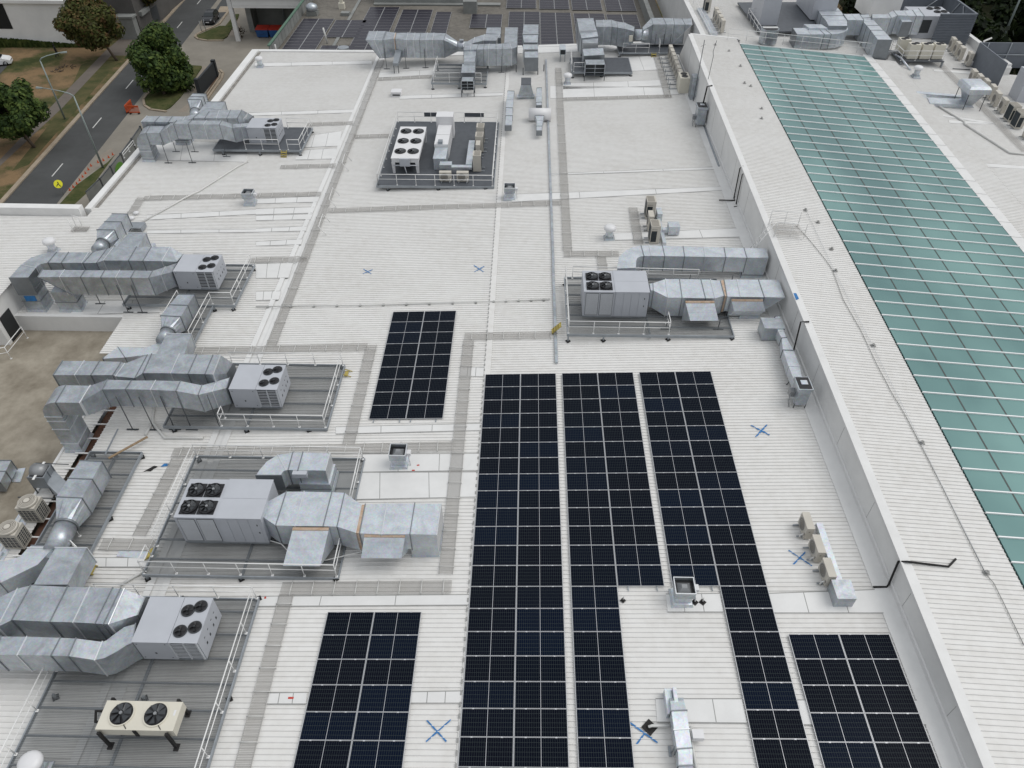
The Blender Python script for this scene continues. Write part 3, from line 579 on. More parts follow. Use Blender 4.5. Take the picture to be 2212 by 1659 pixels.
def platform(label, x0, x1, y0, y1, z, rail=(), grate='grate', holes=(), beams=True, feet=None, extra=(), group='steel plant platforms', step=None):
    r = wthing('plant_platform', label, 'platform', ((x0+x1)/2, (y0+y1)/2, zr((x0+x1)/2)), group)
    b = MB(); b.quad((x0, y0, z), (x1, y0, z), (x1, y1, z), (x0, y1, z))
    for e in extra: b.quad((e[0], e[2], z), (e[1], e[2], z), (e[1], e[3], z), (e[0], e[3], z))
    if grate == 'grate': obj('grating', b, M['grate'], r)
    else:
        b = MB(); y = y0
        while y < y1-.01: b.bb((x0, y, z-.05), (x1, min(y+.19, y1), z)); y += .21
        b.bb((x0, y0, z-.06), (x1, y1, z-.035)); obj('decking', b, M['deck_dk'], r)
    b = MB()
    for R_ in ((x0, x1, y0, y1),)+tuple(extra):
        a0, a1, c0, c1 = R_
        b.bb((a0-.05, c0-.06, z-.17), (a1+.05, c0, z+.03)); b.bb((a0-.05, c1, z-.17), (a1+.05, c1+.06, z+.03)); b.bb((a0-.06, c0, z-.17), (a0, c1, z+.03)); b.bb((a1, c0, z-.17), (a1+.06, c1, z+.03))
        if beams:
            y = c0+.9
            while y < c1-.3: b.bb((a0, y, z-.13), (a1, y+.06, z-.012)); y += 1.15
            x = a0 + (a1-a0)*.5; b.bb((x-.05, c0, z-.26), (x+.05, c1, z-.132))
    obj('frame', b, M['steel'], r)
    for fx, fy in (feet or ((x0+.1, y0-.02), (x1-.1, y0-.02), (x0+.1, y1), (x1-.1, y1), ((x0+x1)/2, y0-.02))):
        b = MB(); foot(b, fx, fy, z-.1); obj('leg', b, None, r)
    for p in rail: railing([(q[0], q[1], z+.02) for q in p], parent=r)
    if step:
        sx0, sy0, dx, dy = step; b = MB()
        for k in range(3): b.box((sx0+dx*k, sy0+dy*k, z-.12-.16*k), (.5 if abs(dy) > .01 else .22, .5 if abs(dx) > .01 else .22, .03))
        for s_ in (-1, 1):
            ox, oy = (.25*s_, 0) if abs(dy) > .01 else (0, .25*s_)
            b.tube([(sx0+ox-dx, sy0+oy-dy, z+.02), (sx0+ox+dx*2.4, sy0+oy+dy*2.4, zr(sx0)+.06)], .03, 6)
        obj('step', b, M['yellow'], r)
    return r
# nearest
platform('wide grey mesh platform nearest the viewer, carrying the cream two-fan condenser', -22.7, -14.8, -26.5, -15.75, -.31,
         rail=(((-22.65, -26.4), (-22.65, -19.4)), ((-22.3, -15.7), (-14.85, -15.7), (-14.85, -26.4))), feet=((-14.8, -20.4), (-14.8, -25), (-22.4, -20.4), (-18.5, -20.4), (-14.85, -15.6), (-18.6, -15.6), (-22.4, -15.6)))
platform('railed mesh platform around the larger left-hand rooftop unit', -20.75, -11.25, -14.5, -6.9, -.31,
         rail=(((-20.65, -12.9), (-20.65, -6.95), (-11.3, -6.95), (-11.3, -10.2)), ((-20.7, -14.45), (-11.3, -14.45), (-11.3, -12.6)), ((-20.7, -14.4), (-20.7, -13.5))), step=(-20.9, -13.2, -.14, 0))
platform('mesh platform with a bare right half beside the small solar array', -23.4, -13.85, -4.6, .95, -.31,
         rail=(((-21.0, .9), (-13.9, .9), (-13.9, -4.55), (-20.0, -4.55), (-20.0, -3.9)),), feet=((-22.9, -4.6), (-18.6, -4.6), (-14.9, -4.6), (-14, .9), (-18.6, .9)), step=(-13.6, .3, .14, 0))
platform('tee-shaped mesh platform below the second unit, with a walkway coming forward', -30.6, -22.75, 7.1, 12.1, -.31,
         rail=(((-27, 12.0), (-22.8, 12.0), (-22.8, 7.2), (-24.3, 7.2), (-24.3, 3.0)), ((-26.6, 7.4), (-26.6, 4.6))), extra=((-26.6, -24.25, 2.4, 7.0),), feet=((-30.3, 7.1), (-24.2, 7.0), (-22.9, 7.1), (-22.85, 12), (-26.5, 2.5)))
platform('dark solid platform under the farthest back left unit', -31.9, -23.6, 31.1, 36.0, -.26, rail=(((-28.8, 31.15), (-25.6, 31.15)), ((-24.8, 31.15), (-23.65, 31.15), (-23.65, 35.9), (-26, 35.9))), grate='dark', beams=False,
         feet=((-31.0, 31.0), (-27.5, 31.0), (-23.7, 31.0), (-23.7, 36.0)), step=(-25.2, 30.9, 0, -.14))
platform('dark ribbed platform with white rails all round, carrying the six-fan cooler', -15.3, -5.2, 24.0, 37.1, -.02, rail=(((-15.2, 24.1), (-5.3, 24.1), (-5.3, 37.0), (-15.2, 37.0), (-15.2, 24.1)),), grate='dark', beams=False,
         feet=((-14.4, 24.1), (-5.9, 23.95), (-10, 24.0), (-15.2, 36)))
pR = platform('long mesh platform in front of the larger unit right of the middle', .47, 11.2, 3.25, 9.6, .64, rail=(((.5, 9.5), (.5, 3.3), (7.0, 3.3), (7.0, 4.4)), ((1.0, 9.5), (9.8, 9.3)), ), feet=((.5, 3.2), (2.8, 3.2), (7.0, 3.2), (11.1, 3.2), (.5, 9.5), (6, 9.5)))
b = MB()
for s_ in (0, .42): b.tube([(.05, 3.9+s_, .75), (-.55, 3.9+s_, .1)], .035, 6)
for k in range(4): f_ = k/4+.12; b.box((.05-.6*f_, 4.11, .75-.65*f_), (.16, .44, .03))
obj('step', b, M['yellow'], pR)
platform('open mesh walkway along the gutter at far left, with a loose plank on it', -26.9, -24.0, -16.0, -6.6, -.42, rail=(((-24.1, -13.6), (-24.9, -13.0), (-24.9, -12.3)), ((-24.05, -15.2), (-24.05, -14.3)),), feet=((-24.0, -6.7), (-24.0, -11), (-24.0, -15.5), (-26.8, -6.7)), step=(-23.75, -14.1, .14, 0))
# ============================================================ DUCTWORK
def ringpts(rc, r, z, h):
    o = r[4] if len(r) > 4 else {}
    zz = o.get('z', z); hh = o.get('h', h); dx = o.get('dx', 0); dy = o.get('dy', 0)
    rc = o.get('rc', rc)
    F = atz(rc, r[0], r[1], zz); B_ = atz(rc, r[2], r[3], zz); d = Vector((dx, dy, -hh))
    return [F, B_, B_+d, F+d]
def flange(b, ring, d, wd=.045, out=.035):
    c = sum((Vector(p) for p in ring), Vector())/4; d = d.normalized()
    n = len(ring); R = []
    for s_ in (-1, 1):
        A = []
        for i in range(n):
            p = Vector(ring[i]); v = (p-Vector(ring[i-1])).normalized(); w_ = (Vector(ring[(i+1) % n])-p).normalized()
            A.append(p + (v-w_)*out + d*wd*.5*s_)
        R.append(A)
    b.loft(R)
def duct(label, rc, z, h, rings, m='galv', skip=(), auto=1.75, group='galvanised ducts', parent=None, rz=None, name='air_duct', endcap=True):
    R = [ringpts(rc, r, z, h) for r in rings]
    base = R[len(R)//2][3]
    t_ = parent or wthing(name, label, 'duct', (base.x, base.y, zr(base.x)), group)
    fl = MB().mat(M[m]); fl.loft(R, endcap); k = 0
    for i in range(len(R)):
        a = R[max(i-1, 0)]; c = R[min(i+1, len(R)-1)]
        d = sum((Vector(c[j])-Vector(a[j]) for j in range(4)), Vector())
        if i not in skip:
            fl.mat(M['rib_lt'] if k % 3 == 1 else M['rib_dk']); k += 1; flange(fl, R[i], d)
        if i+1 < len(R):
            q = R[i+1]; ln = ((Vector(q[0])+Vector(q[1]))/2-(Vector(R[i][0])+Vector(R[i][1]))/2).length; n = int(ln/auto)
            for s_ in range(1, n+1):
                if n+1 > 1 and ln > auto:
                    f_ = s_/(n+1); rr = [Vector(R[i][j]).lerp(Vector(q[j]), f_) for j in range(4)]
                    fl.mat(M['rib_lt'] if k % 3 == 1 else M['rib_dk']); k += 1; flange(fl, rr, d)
    obj('casing', fl, None, t_)

    return t_, R
def riser(t_, top, zb, m='galv', curb=True, fl=1):
    top = [Vector(p) for p in top]; f = MB().mat(M[m]); f.prism(top, zb)
    if curb:
        b = MB(); c = sum(top, Vector())/len(top)
        q = [Vector((c.x+(p.x-c.x)*1.12, c.y+(p.y-c.y)*1.12, 0)) for p in top]
        zz = zb if not isinstance(zb, (list, tuple)) else zb[0]
        b.loft([[Vector((p.x, p.y, zz+.22)) for p in [Vector((c.x+(v.x-c.x)*1.03, c.y+(v.y-c.y)*1.03, 0)) for v in top]], [Vector((p.x, p.y, zz-.05)) for p in q]]); obj('curb', b, M['galv_new'], t_)
    for i in range(1, fl+1):
        zz = top[0].z + ((zb if not isinstance(zb, (list, tuple)) else zb[0])-top[0].z)*i/(fl+1)
        flange(f.mat(M['rib_dk']), [Vector((p.x, p.y, zz)) for p in top], Vector((0, 0, 1)))
    obj('riser', f, None, t_)
def struts(t_, lst, zt, r=.03):
    for x, y in lst:
        b = MB(); b.tube([(x, y, zr(x)), (x, y, zt)], r, 6); b.bb((x-.35, y-.04, zr(x)+.04), (x+.35, y+.04, zr(x)+.09)); obj('support_post', b, M['steel_dk'], t_)
def elbow_down(t_, R, zb, m='galv', rin=.25, n=7, back=False):
    """turn the last ring of a duct (running along +-x) downwards, then drop to zb"""
    e, p = R[-1], R[-2]
    dx = 1 if (Vector(e[0])+Vector(e[1])).x > (Vector(p[0])+Vector(p[1])).x else -1
    F, Bk = Vector(e[0]), Vector(e[1]); h = F.z-Vector(e[3]).z
    rings = []
    for k in range(n+1):
        a = math.pi/2*k/n; ro = rin+h
        P = []
        for q, r_ in ((F, ro), (Bk, ro), (Bk, rin), (F, rin)):
            P.append(Vector((q.x + dx*r_*math.sin(a), q.y, q.z-h-rin + r_*math.cos(a))))
        rings.append(P)
    last = [Vector((p_.x, p_.y, zb)) for p_ in rings[-1]]
    f = MB().mat(M[m]); f.loft(rings+[last], True); f.mat(M['rib_lt']); top = rings[-1]; H = top[0].z-zb
    for s_ in (0.02, .14, .36, .75): flange(f, [Vector((q.x, q.y, q.z-H*s_)) for q in top], Vector((0, 0, 1)))
    c = sum(last, Vector())/4
    f.mat(M['galv_new']); f.loft([[Vector((c.x+(q.x-c.x)*1.02, c.y+(q.y-c.y)*1.02, zb+.2)) for q in last], [Vector((c.x+(q.x-c.x)*1.15, c.y+(q.y-c.y)*1.15, zb-.03)) for q in last]])
    obj('riser', f, None, t_)
def mixbox(label, rc, top, z, h, cone=None, m='galv', zleg=None, group='plenum boxes with round necks', name='air_plenum'):
    """top: back-left, back-right, front-right, front-left image points at height z; cone: (image x, y of neck centre, radius m)"""
    T = [atz(rc, *p, z) for p in top]; c = sum(T, Vector())/4
    t_ = wthing(name, label, 'duct', (c.x, c.y, zr(c.x)), group)
    f = MB().mat(M[m]); f.prism(T, z-h); f.mat(M['rib_dk'])
    for s_ in (.0, .5, 1.0):
        A = [T[3].lerp(T[0], s_), T[2].lerp(T[1], s_)]; flange(f, [A[0], A[1], A[1]-Vector((0, 0, h)), A[0]-Vector((0, 0, h))], T[0]-T[3])
    obj('casing', f, None, t_)
    if cone:
        F = [T[3], T[2], T[2]-Vector((0, 0, h)), T[3]-Vector((0, 0, h))]
        nc = Vector((cone[0], cone[1], cone[2])); r = cone[3]; n = 16
        ctr = sum(F, Vector())/4; ux = (F[1]-F[0]).normalized(); A, B_ = [], []
        hx, hz = (F[1]-F[0]).length/2, h/2
        for k in range(n):
            a = 2*math.pi*k/n+math.pi/4; ca, sa = math.cos(a), math.sin(a); s_ = 1/max(abs(ca), abs(sa))
            A.append(ctr + ux*hx*ca*s_ + Vector((0, 0, 1))*hz*sa*s_); B_.append(nc + ux*r*ca + Vector((0, 0, 1))*r*sa)
        b = MB(); b.loft([A, B_], False); obj('cone', b, M[m], t_)
        dn = (nc-ctr).normalized(); dn.z = 0; dn.normalize(); b = MB().mat(M['rib_dk']); b.tube([nc-dn*.02, nc+dn*.10], r+.05, 20); b.mat(M[m]); b.tube([nc+dn*.1, nc+dn*cone[4]], r, 20); b.mat(M['steel_dk']); b.tube([nc+dn*.10, nc+dn*.13], r+.02, 20); obj('fan_casing', b, None, t_)
    if zleg is not None:
        for p in (T[3], T[2]):
            b = MB(); b.tube([(p.x, p.y-.03, z-h*.1), (p.x, p.y-.03, zleg)], .035, 6); obj('support_post', b, M['steel_dk'], t_)
    return t_, T
UP = Vector((0, 0, 1))
# ---------- unit above the tee platform (tile 10)
t_, R = duct('straight front supply duct of the tee-platform unit, mitred at its left end', 10, 2.2, 1.45, [(1492, 690, 1535, 612, {'z': 1.2, 'h': 1.2}), (1285, 742, 1318, 682), (1130, 740, 1165, 678), (870, 738, 905, 677), (695, 735, 735, 676), (515, 735, 558, 673), (330, 735, 368, 674, {'dx': 1.75})])
a_, c_ = R[-1][3], R[-1][2]; riser(t_, [a_+Vector((-1.45, 0, .2)), a_+Vector((.05, 0, .2)), c_+Vector((.05, .25, .2)), c_+Vector((-1.45, .25, .2))], ZV)
struts(t_, [(-32.6, 7.6), (-30.2, 6.65), (-29.2, 6.65)], 1.6); b = MB(); a_ = at(10, 165, 880, .9); struts_y = a_
t_, R = duct('curved rear return duct of the tee-platform unit, bending left to a tall leg', 10, 2.15, 1.4, [(1530, 603, 1585, 540, {'z': 1.25, 'h': 1.2}), (1398, 597, 1470, 474, {'z': 1.8}), (1235, 595, 1308, 474), (1110, 592, 1180, 474), (892, 592, 982, 476), (835, 612, 925, 490), (718, 614, 800, 522), (705, 612, 768, 520), (530, 612, 592, 522), (415, 610, 488, 522), (352, 622, 380, 532), (322, 640, 270, 565), (310, 655, 180, 630), (240, 742, 80, 742)], skip=(10, 11))
riser(t_, [p-UP*.03 for p in (R[-1][1], R[-1][0], R[-2][0], R[-2][1])], ZV, fl=2)
b = MB(); q = R[-1]; b.prism([q[1]+Vector((.3, -.03, -1.5)), q[0]+Vector((-.2, -.03, -1.5)), q[0]+Vector((-.2, -.012, -1.5)), q[1]+Vector((.3, -.012, -1.5))], .2); obj('painted_patch', b, M['blue'], t_)
t_, T = mixbox('galvanised plenum box with round fan neck, behind the tee-platform unit ducts', 10, [(970, 188), (1100, 190), (990, 328), (838, 326)], 1.35, 1.1, None)
f_ = (T[3]+T[2])/2
bpy.data.objects.remove(t_.children[0]) if False else None
def addcone(t_, T, h, neck, r, ln, m='galv'):
    F = [T[3], T[2], T[2]-UP*h, T[3]-UP*h]; nc = Vector(neck); n = 16; ctr = sum(F, Vector())/4; ux = (F[1]-F[0]).normalized(); A, B_ = [], []; hx, hz = (F[1]-F[0]).length/2, h/2
    for k in range(n):
        a = 2*math.pi*k/n+math.pi/4; ca, sa = math.cos(a), math.sin(a); s_ = 1/max(abs(ca), abs(sa)); A.append(ctr+ux*hx*ca*s_+UP*hz*sa*s_); B_.append(nc+ux*r*ca+UP*r*sa)
    b = MB(); b.loft([A, B_], False); obj('cone', b, M[m], t_)
    dn = nc-ctr; dn.z = 0; dn.normalize(); b = MB().mat(M['rib_dk']); b.tube([nc-dn*.02, nc+dn*.08], r+.05, 20); b.mat(M[m]); b.tube([nc+dn*.08, nc+dn*ln], r, 20); b.mat(M['steel_dk']); b.tube([nc+dn*.08, nc+dn*.12], r+.03, 20); obj('fan_casing', b, None, t_)
addcone(t_, T, 1.1, f_+Vector((0, -.95, -.6)), .48, 1.0); plen = t_
duct('short link duct running forward into the return duct of the tee-platform unit', 10, 1.75, 1.1, [(1005, 478, 1190, 482), (1110, 352, 1262, 355)], auto=3)
t_, T = mixbox('galvanised plenum box with round neck on the walkway of the tee platform', 10, [(1540, 885), (1680, 885), (1560, 1078), (1388, 1068)], 1.05, 1.15, None)
addcone(t_, T, 1.15, (T[3]+T[2])/2+Vector((0, -.9, -.6)), .46, 1.0)
duct('sloping link duct between the walkway plenum and the third rear duct', 10, .95, 1.1, [(1345, 1408, 1590, 1405), (1440, 1225, 1650, 1228)], auto=3)
duct('low outlet duct bent to the left over the concrete deck edge', 10, .3, .7, [(1370, 1395, 1440, 1282), (1240, 1410, 1250, 1345), (1080, 1430, 1020, 1340), (890, 1440, 900, 1425)], m='galv_new')
b = MB(); b.bb((-33.5, 13.2, -.05), (-30.8, 14.1, .25)); b.bb((-33.5, 13.2, .25), (-33.4, 14.1, .6)); tag(obj('duct_cover', b, M['galv_new']), 'flat galvanised cover beside the tee-platform return duct', 'duct')
q = at(10, 1110, 345, .1)
b = MB(); b.bb((q.x, q.y, q.z+.3), (q.x+1.15, q.y+.9, q.z+.38)); b.bb((q.x, q.y, q.z), (q.x+.07, q.y+.9, q.z+.3)); b.bb((q.x+1.08, q.y, q.z), (q.x+1.15, q.y+.9, q.z+.3)); obj('support_frame', b, M['steel'], plen); b = None
# ---------- unit beside the small solar array (tiles 10, 20)
t_, R = duct('front supply duct by the concrete deck, cranked twice and dropping on a long leg', 20, 2.45, 1.35, [(1958, 35, 1985, -55, {'z': 1.3, 'h': 1.25}), (1712, 95, 1745, 12, {'z': 2.05}), (1520, 60, 1560, -25), (1300, 50, 1345, -30), (1085, 45, 1135, -30), (885, 47, 930, -38), (690, 162, 780, 15, {'z': 3.15, 'h': 1.0}), (480, 160, 570, 10, {'z': 3.15, 'h': .95})])
elbow_down(t_, R, ZV-.1, rin=.12)
struts(t_, [(-25.4, -4.55), (-24.1, -4.55), (-22.9, -4.5), (-21.9, -4.5), (-20.3, -4.3)], 2.0)
t_, R = duct('rear return duct by the concrete deck, ending square at the left', 10, 2.3, 1.45, [(1962, 1572, 2020, 1482, {'z': 1.25, 'h': 1.2}), (1842, 1576, 1905, 1410), (1770, 1574, 1840, 1410), (1625, 1570, 1700, 1405), (1475, 1566, 1550, 1400), (1235, 1565, 1310, 1400), (1165, 1608, 1272, 1410), (1000, 1592, 1078, 1482), (975, 1582, 1048, 1468), (785, 1582, 860, 1462), (645, 1582, 728, 1460), (460, 1582, 540, 1460)])
riser(t_, [R[-1][0]-UP*.9, R[-1][0]-UP*.9+Vector((1.2, 0, 0)), R[-1][1]-UP*.9+Vector((1.2, 0, 0)), R[-1][1]-UP*.9], ZV-1.0)
# ---------- farthest back left unit (tile 0)
t_, R = duct('front supply duct of the farthest left unit, raised and dropping at the roof edge', 0, 2.95, 1.38, [(2150, 1088, 2165, 1062, {'z': 1.3, 'h': 1.25}), (2010, 1106, 2012, 1072, {'z': 2.12}), (1895, 1076, 1918, 1042), (1760, 1076, 1782, 1042), (1625, 1073, 1655, 1040), (1500, 1072, 1528, 1040), (1380, 1150, 1428, 1090, {'z': 2.03, 'h': 1.15}), (1262, 1150, 1300, 1086, {'z': 2.03, 'h': 1.1})])
elbow_down(t_, R, ZV, rin=.1)
struts(t_, [(-35.6, 29.2), (-33.4, 29.3), (-35.7, 31.5), (-33.9, 31.5), (-30.6, 30.6)], 1.3)
duct('rear return duct of the farthest left unit, joining the plenum by the street', 0, 2.3, 1.3, [(2155, 1032, 2190, 1002, {'z': 1.3}), (2050, 1022, 2090, 950), (1870, 1022, 1895, 952), (1670, 1020, 1720, 975), (1570, 1056, 1602, 1006), (1220, 1052, 1270, 1002)])
t_, T = mixbox('galvanised plenum box with round neck at the roof edge above the street', 0, [(1665, 808), (1780, 812), (1738, 862), (1620, 858)], 1.45, 1.2, None)
addcone(t_, T, 1.2, (T[3]+T[2])/2+Vector((.35, -1.3, -.75)), .5, 1.3)
duct('wide link duct from the roof edge plenum to the farthest left unit', 0, 1.25, 1.1, [(1700, 982, 1870, 1014), (1790, 880, 1945, 880)], auto=3)
riser(wthing('air_duct', 'square galvanised leg standing behind the roof edge drop of the farthest left unit', 'duct', (-36, 33, ZV), 'galvanised ducts'), [(-36.2, 33.0, .2), (-34.9, 33.0, .2), (-34.9, 34.2, .2), (-36.2, 34.2, .2)], ZV)
# ---------- unit nearest the viewer (tile 30)
duct('broad rear return duct nearest the viewer, widening to the left', 30, 1.9, 1.4, [(1192, 335, 1255, 185, {'z': 1.3, 'h': 1.2}), (942, 415, 1075, 112), (895, 415, 1042, 108), (822, 410, 972, 104), (632, 400, 775, 98), (432, 395, 582, 94), (102, 380, 265, 80), (-20, 440, 150, 110), (-350, 640, -160, 260)])
duct('front supply duct nearest the viewer, sweeping into the unit with a curve', 30, 1.75, 1.4, [(1150, 574, 1172, 414, {'z': 1.25}), (1090, 600, 1075, 440, {'z': 1.28}), (1000, 658, 985, 505, {'z': 1.34}), (905, 708, 920, 556, {'z': 1.40}), (820, 726, 885, 570, {'z': 1.44}), (590, 692, 657, 540), (440, 688, 522, 534), (150, 682, 232, 525), (-60, 680, 10, 523), (-400, 675, -310, 520)], skip=(1, 2, 3))
duct('wide flat link duct between two ducts at the lower left edge of the roof', 30, 1.3, 1.2, [(290, 78, 580, 78), (480, -245, 750, -242)], auto=3)
t_, T = mixbox('long galvanised plenum box with round fan neck on the gutter walkway', 20, [(690, 662), (882, 668), (708, 985), (485, 975)], 1.35, 1.3, None)
addcone(t_, T, 1.3, (T[3]+T[2])/2+Vector((0.1, -1.15, -.75)), .52, 1.5)
b = MB(); b.bb((-25.35, -14.25, -.1), (-24.9, -13.5, .55)); obj('control_box', b, M['steel'], t_)
duct('flat-topped duct elbow slanting down to the lower left corner', 20, .75, 1.0, [(490, 1400, 275, 1395), (455, 1420, 240, 1415), (325, 1560, 175, 1490), (0, 1720, -60, 1560), (-400, 1900, -420, 1700)], m='galv_new', skip=(2,))
t_, T = mixbox('open-topped fan box with a slanted body on the concrete deck strip', 20, [(298, 690), (440, 700), (372, 815), (235, 808)], .55, .8, None, m='steel', group='roof fans', name='roof_fan')
b = MB(); b.mat(M['black']); c_ = sum(T, Vector())/4; q = [c_+(p-c_)*.86+UP*.012 for p in T]; b.quad(*q); b.mat(M['hub']); b.tube([(c_.x-.35, c_.y+.05, .5), (c_.x+.35, c_.y+.05, .5)], .38, 18); b.mat(M['rail']); b.bb((c_.x-.06, c_.y-.62, .56), (c_.x+.06, c_.y+.62, .60)); obj('fan', b, None, t_)
b = MB(); b.prism([T[2]+Vector((.0, 0, -.45)), T[1]+Vector((0, 0, -.45)), T[1]+Vector((1.0, -.7, -.75)), T[2]+Vector((1.0, -.7, -.75))], -1.0); obj('outlet', b, M['steel'], t_)
b = MB()
for p in T: b.tube([(p.x, p.y, -.2), (p.x, p.y, slabz if p.x < -28.8 else ZV)], .04, 6)
b.tube([(T[3].x-.5, T[3].y-.7, -.25), (T[2].x+.6, T[2].y-.7, -.25)], .035, 6); b.tube([(T[0].x, T[0].y+.1, .5), (T[1].x+.9, T[1].y+.1, .5)], .03, 6); obj('frame', b, M['steel_dk'], t_)
t_, T = mixbox('small galvanised outlet box with a cable at the left edge of the deck', 20, [(0, 660), (95, 662), (0, 850), (-110, 850)], -1.0, .75, None, group='roof fans', name='roof_fan')
b = MB(); a_ = atz(20, 100, 845, slabz+.06); c_ = atz(20, 212, 735, slabz+.06); b.slab([a_, a_+Vector((.5, 0, 0)), c_+Vector((0, .1, 0)), c_-Vector((.5, 0, 0))], .05); obj('base_plate', b, M['galv_new'], t_)
# ---------- larger left unit (tile 21)
t_, R = duct('elbow return duct behind the larger left unit, turning back to the right', 21, 1.42, 1.15, [(215, 790, 0, 790), (222, 772, 28, 745), (238, 752, 95, 668), (258, 745, 190, 612), (278, 742, 318, 592), (362, 744, 405, 592), (600, 748, 640, 600)], m='galv_new', skip=(1, 2))
e = R[-1]; riser(t_, [e[3]+Vector((-1.55, -.12, .15)), e[3]+Vector((.1, -.12, .15)), e[2]+Vector((.1, .12, .15)), e[2]+Vector((-1.55, .12, .15))], -.35, m='galv_new')
b = MB(); b.bb((R[4][3].x+.25, R[4][3].y-.28, 1.1), (R[4][3].x+1.0, R[4][3].y-.01, 1.4)); obj('control_box', b, M['unit'], t_)
def hood(t_, rc, tl, tr, bl, br, zt, zo, m='galv_new', thick=.6):
    A, B_ = atz(rc, *tl, zt), atz(rc, *tr, zt); C, D = atz(rc, *bl, zo), atz(rc, *br, zo)
    A2, B2 = A-UP*(zt-zo+thick), B_-UP*(zt-zo+thick)
    b = MB(); b.add([A, B_, D, C, A2, B2], [(0, 1, 2, 3), (1, 5, 2), (0, 3, 4), (4, 3, 2, 5)])
    n = (C-A).normalized()
    for f_ in (.3, .55, .78): p, q = A.lerp(C, f_)+UP*.012, B_.lerp(D, f_)+UP*.012; b.quad(p, q, q+n*.03, p+n*.03)
    obj('hood', b, M[m], t_)
    b = MB(); b.slab([A+UP*.05, B_+UP*.05, B_+UP*.05+n*.13, A+UP*.05+n*.13], .05); obj('joint_strip', b, M['rust'], t_)
t_, R = duct('broad bright supply duct with two hoods, fed by the larger left-hand unit', 21, 1.6, 1.55, [(40, 1135, 85, 1025), (170, 1222, 262, 930), (336, 1226, 416, 930), (580, 1228, 656, 935), (700, 1232, 766, 940), (862, 1285, 912, 1045, {'h': 1.45})], m='galv_new', skip=(0,))
R2 = [ringpts(21, r, 1.6, 1.25) for r in [(895, 1290, 945, 1040), (1085, 1298, 1132, 1032), (1330, 1298, 1372, 1032), (1562, 1302, 1600, 1035)]]
b = MB(); b.loft([R[-1], R2[0]]); obj('flexible_joint', b, M['rust'], t_)
f = MB().mat(M['galv_new']); f.loft(R2); 
for i, r in enumerate(R2): flange(f.mat(M['rib_lt'] if i % 2 else M['rib_dk']), r, Vector((1, 0, 0)))
obj('casing', f, None, t_)
e = R2[-1]; riser(t_, [e[3]+Vector((-1.35, 0, .1)), e[3]+UP*.1, e[2]+UP*.1, e[2]+Vector((-1.35, 0, .1))], -.42, m='galv_new', fl=0)
hood(t_, 21, (320, 1243), (632, 1245), (232, 1572), (555, 1575), 1.5, .55); hood(t_, 21, (938, 1302), (1290, 1305), (908, 1503), (1256, 1506), 1.5, .75)
b = MB(); p = R[0]; b.tube([(-14.9, -12.72, .1), (-14.3, -12.9, .1), (-13.7, -13.4, -.15), (-12, -13.6, -.2), (-10.5, -13.2, -.1), (-9.6, -13.0, .1)], .03, 6); obj('cable', b, M['pvc'], t_)
# ---------- larger right unit (tiles 12, 13)
t_, R = duct('curved upper return duct right of the middle, running to the white wall', 12, 2.3, 1.2, [(1070, 655, 910, 660), (1072, 620, 915, 610), (1074, 590, 925, 560), (1085, 568, 985, 505), (1110, 557, 1050, 475), (1140, 552, 1115, 462), (1205, 552, 1185, 462), (1320, 554, 1300, 464), (1492, 557, 1478, 470), (1670, 560, 1655, 474), (1848, 563, 1832, 480), (2030, 567, 2005, 484), (2212, 567, 2195, 488)], m='galv_new', skip=(0, 1, 2, 3, 4))
e = R[-1]; riser(t_, [e[3]+Vector((-1.5, 0, .1)), e[3]+UP*.1, e[2]+UP*.1, e[2]+Vector((-1.5, 0, .1))], .45, m='galv_new')
struts(t_, [(5.9, 8.3), (9.0, 8.3), (11.9, 8.3)], 1.9)
t_, R = duct('flared supply duct right of the middle with a large hood', 12, 2.22, 1.5, [(1200, 850, 1190, 792, {'h': 1.35, 'z': 2.4}), (1222, 852, 1218, 788, {'h': 1.35, 'z': 2.4}), (1348, 912, 1325, 752), (1470, 914, 1447, 752), (1672, 918, 1632, 755), (1755, 918, 1715, 757), (1835, 895, 1800, 768, {'h': 1.4})], m='galv_new', skip=(0,))
R2 = [ringpts(*r) for r in [(12, (1858, 903, 1832, 758), 2.22, 1.2), (12, (1975, 906, 1943, 756), 2.22, 1.2), (12, (2180, 908, 2130, 758), 2.22, 1.2), (13, (148, 912, 93, 758, {'dx': -1.3}), 2.22, 1.2)]]
b = MB(); b.loft([R[-1], R2[0]]); obj('flexible_joint', b, M['rust'], t_); f = MB().mat(M['galv_new']); f.loft(R2)
for i, r in enumerate(R2[:3]): flange(f.mat(M['rib_lt'] if i % 2 else M['rib_dk']), r, Vector((1, 0, 0)))
obj('casing', f, None, t_)
e = R2[-1]; riser(t_, [e[3]+Vector((-1.3, 0, .3)), e[3]+UP*.3, e[2]+UP*.3, e[2]+Vector((-1.3, 0, .3))], .45, m='galv_new')
hood(t_, 12, (1497, 945), (1745, 945), (1540, 1113), (1785, 1112), 2.12, 1.15); hood(t_, 12, (1895, 930), (2165, 932), (1918, 1028), (2190, 1030), 2.12, 1.42)
struts(t_, [(7.0, 4.3), (10.4, 4.2)], 1.5)
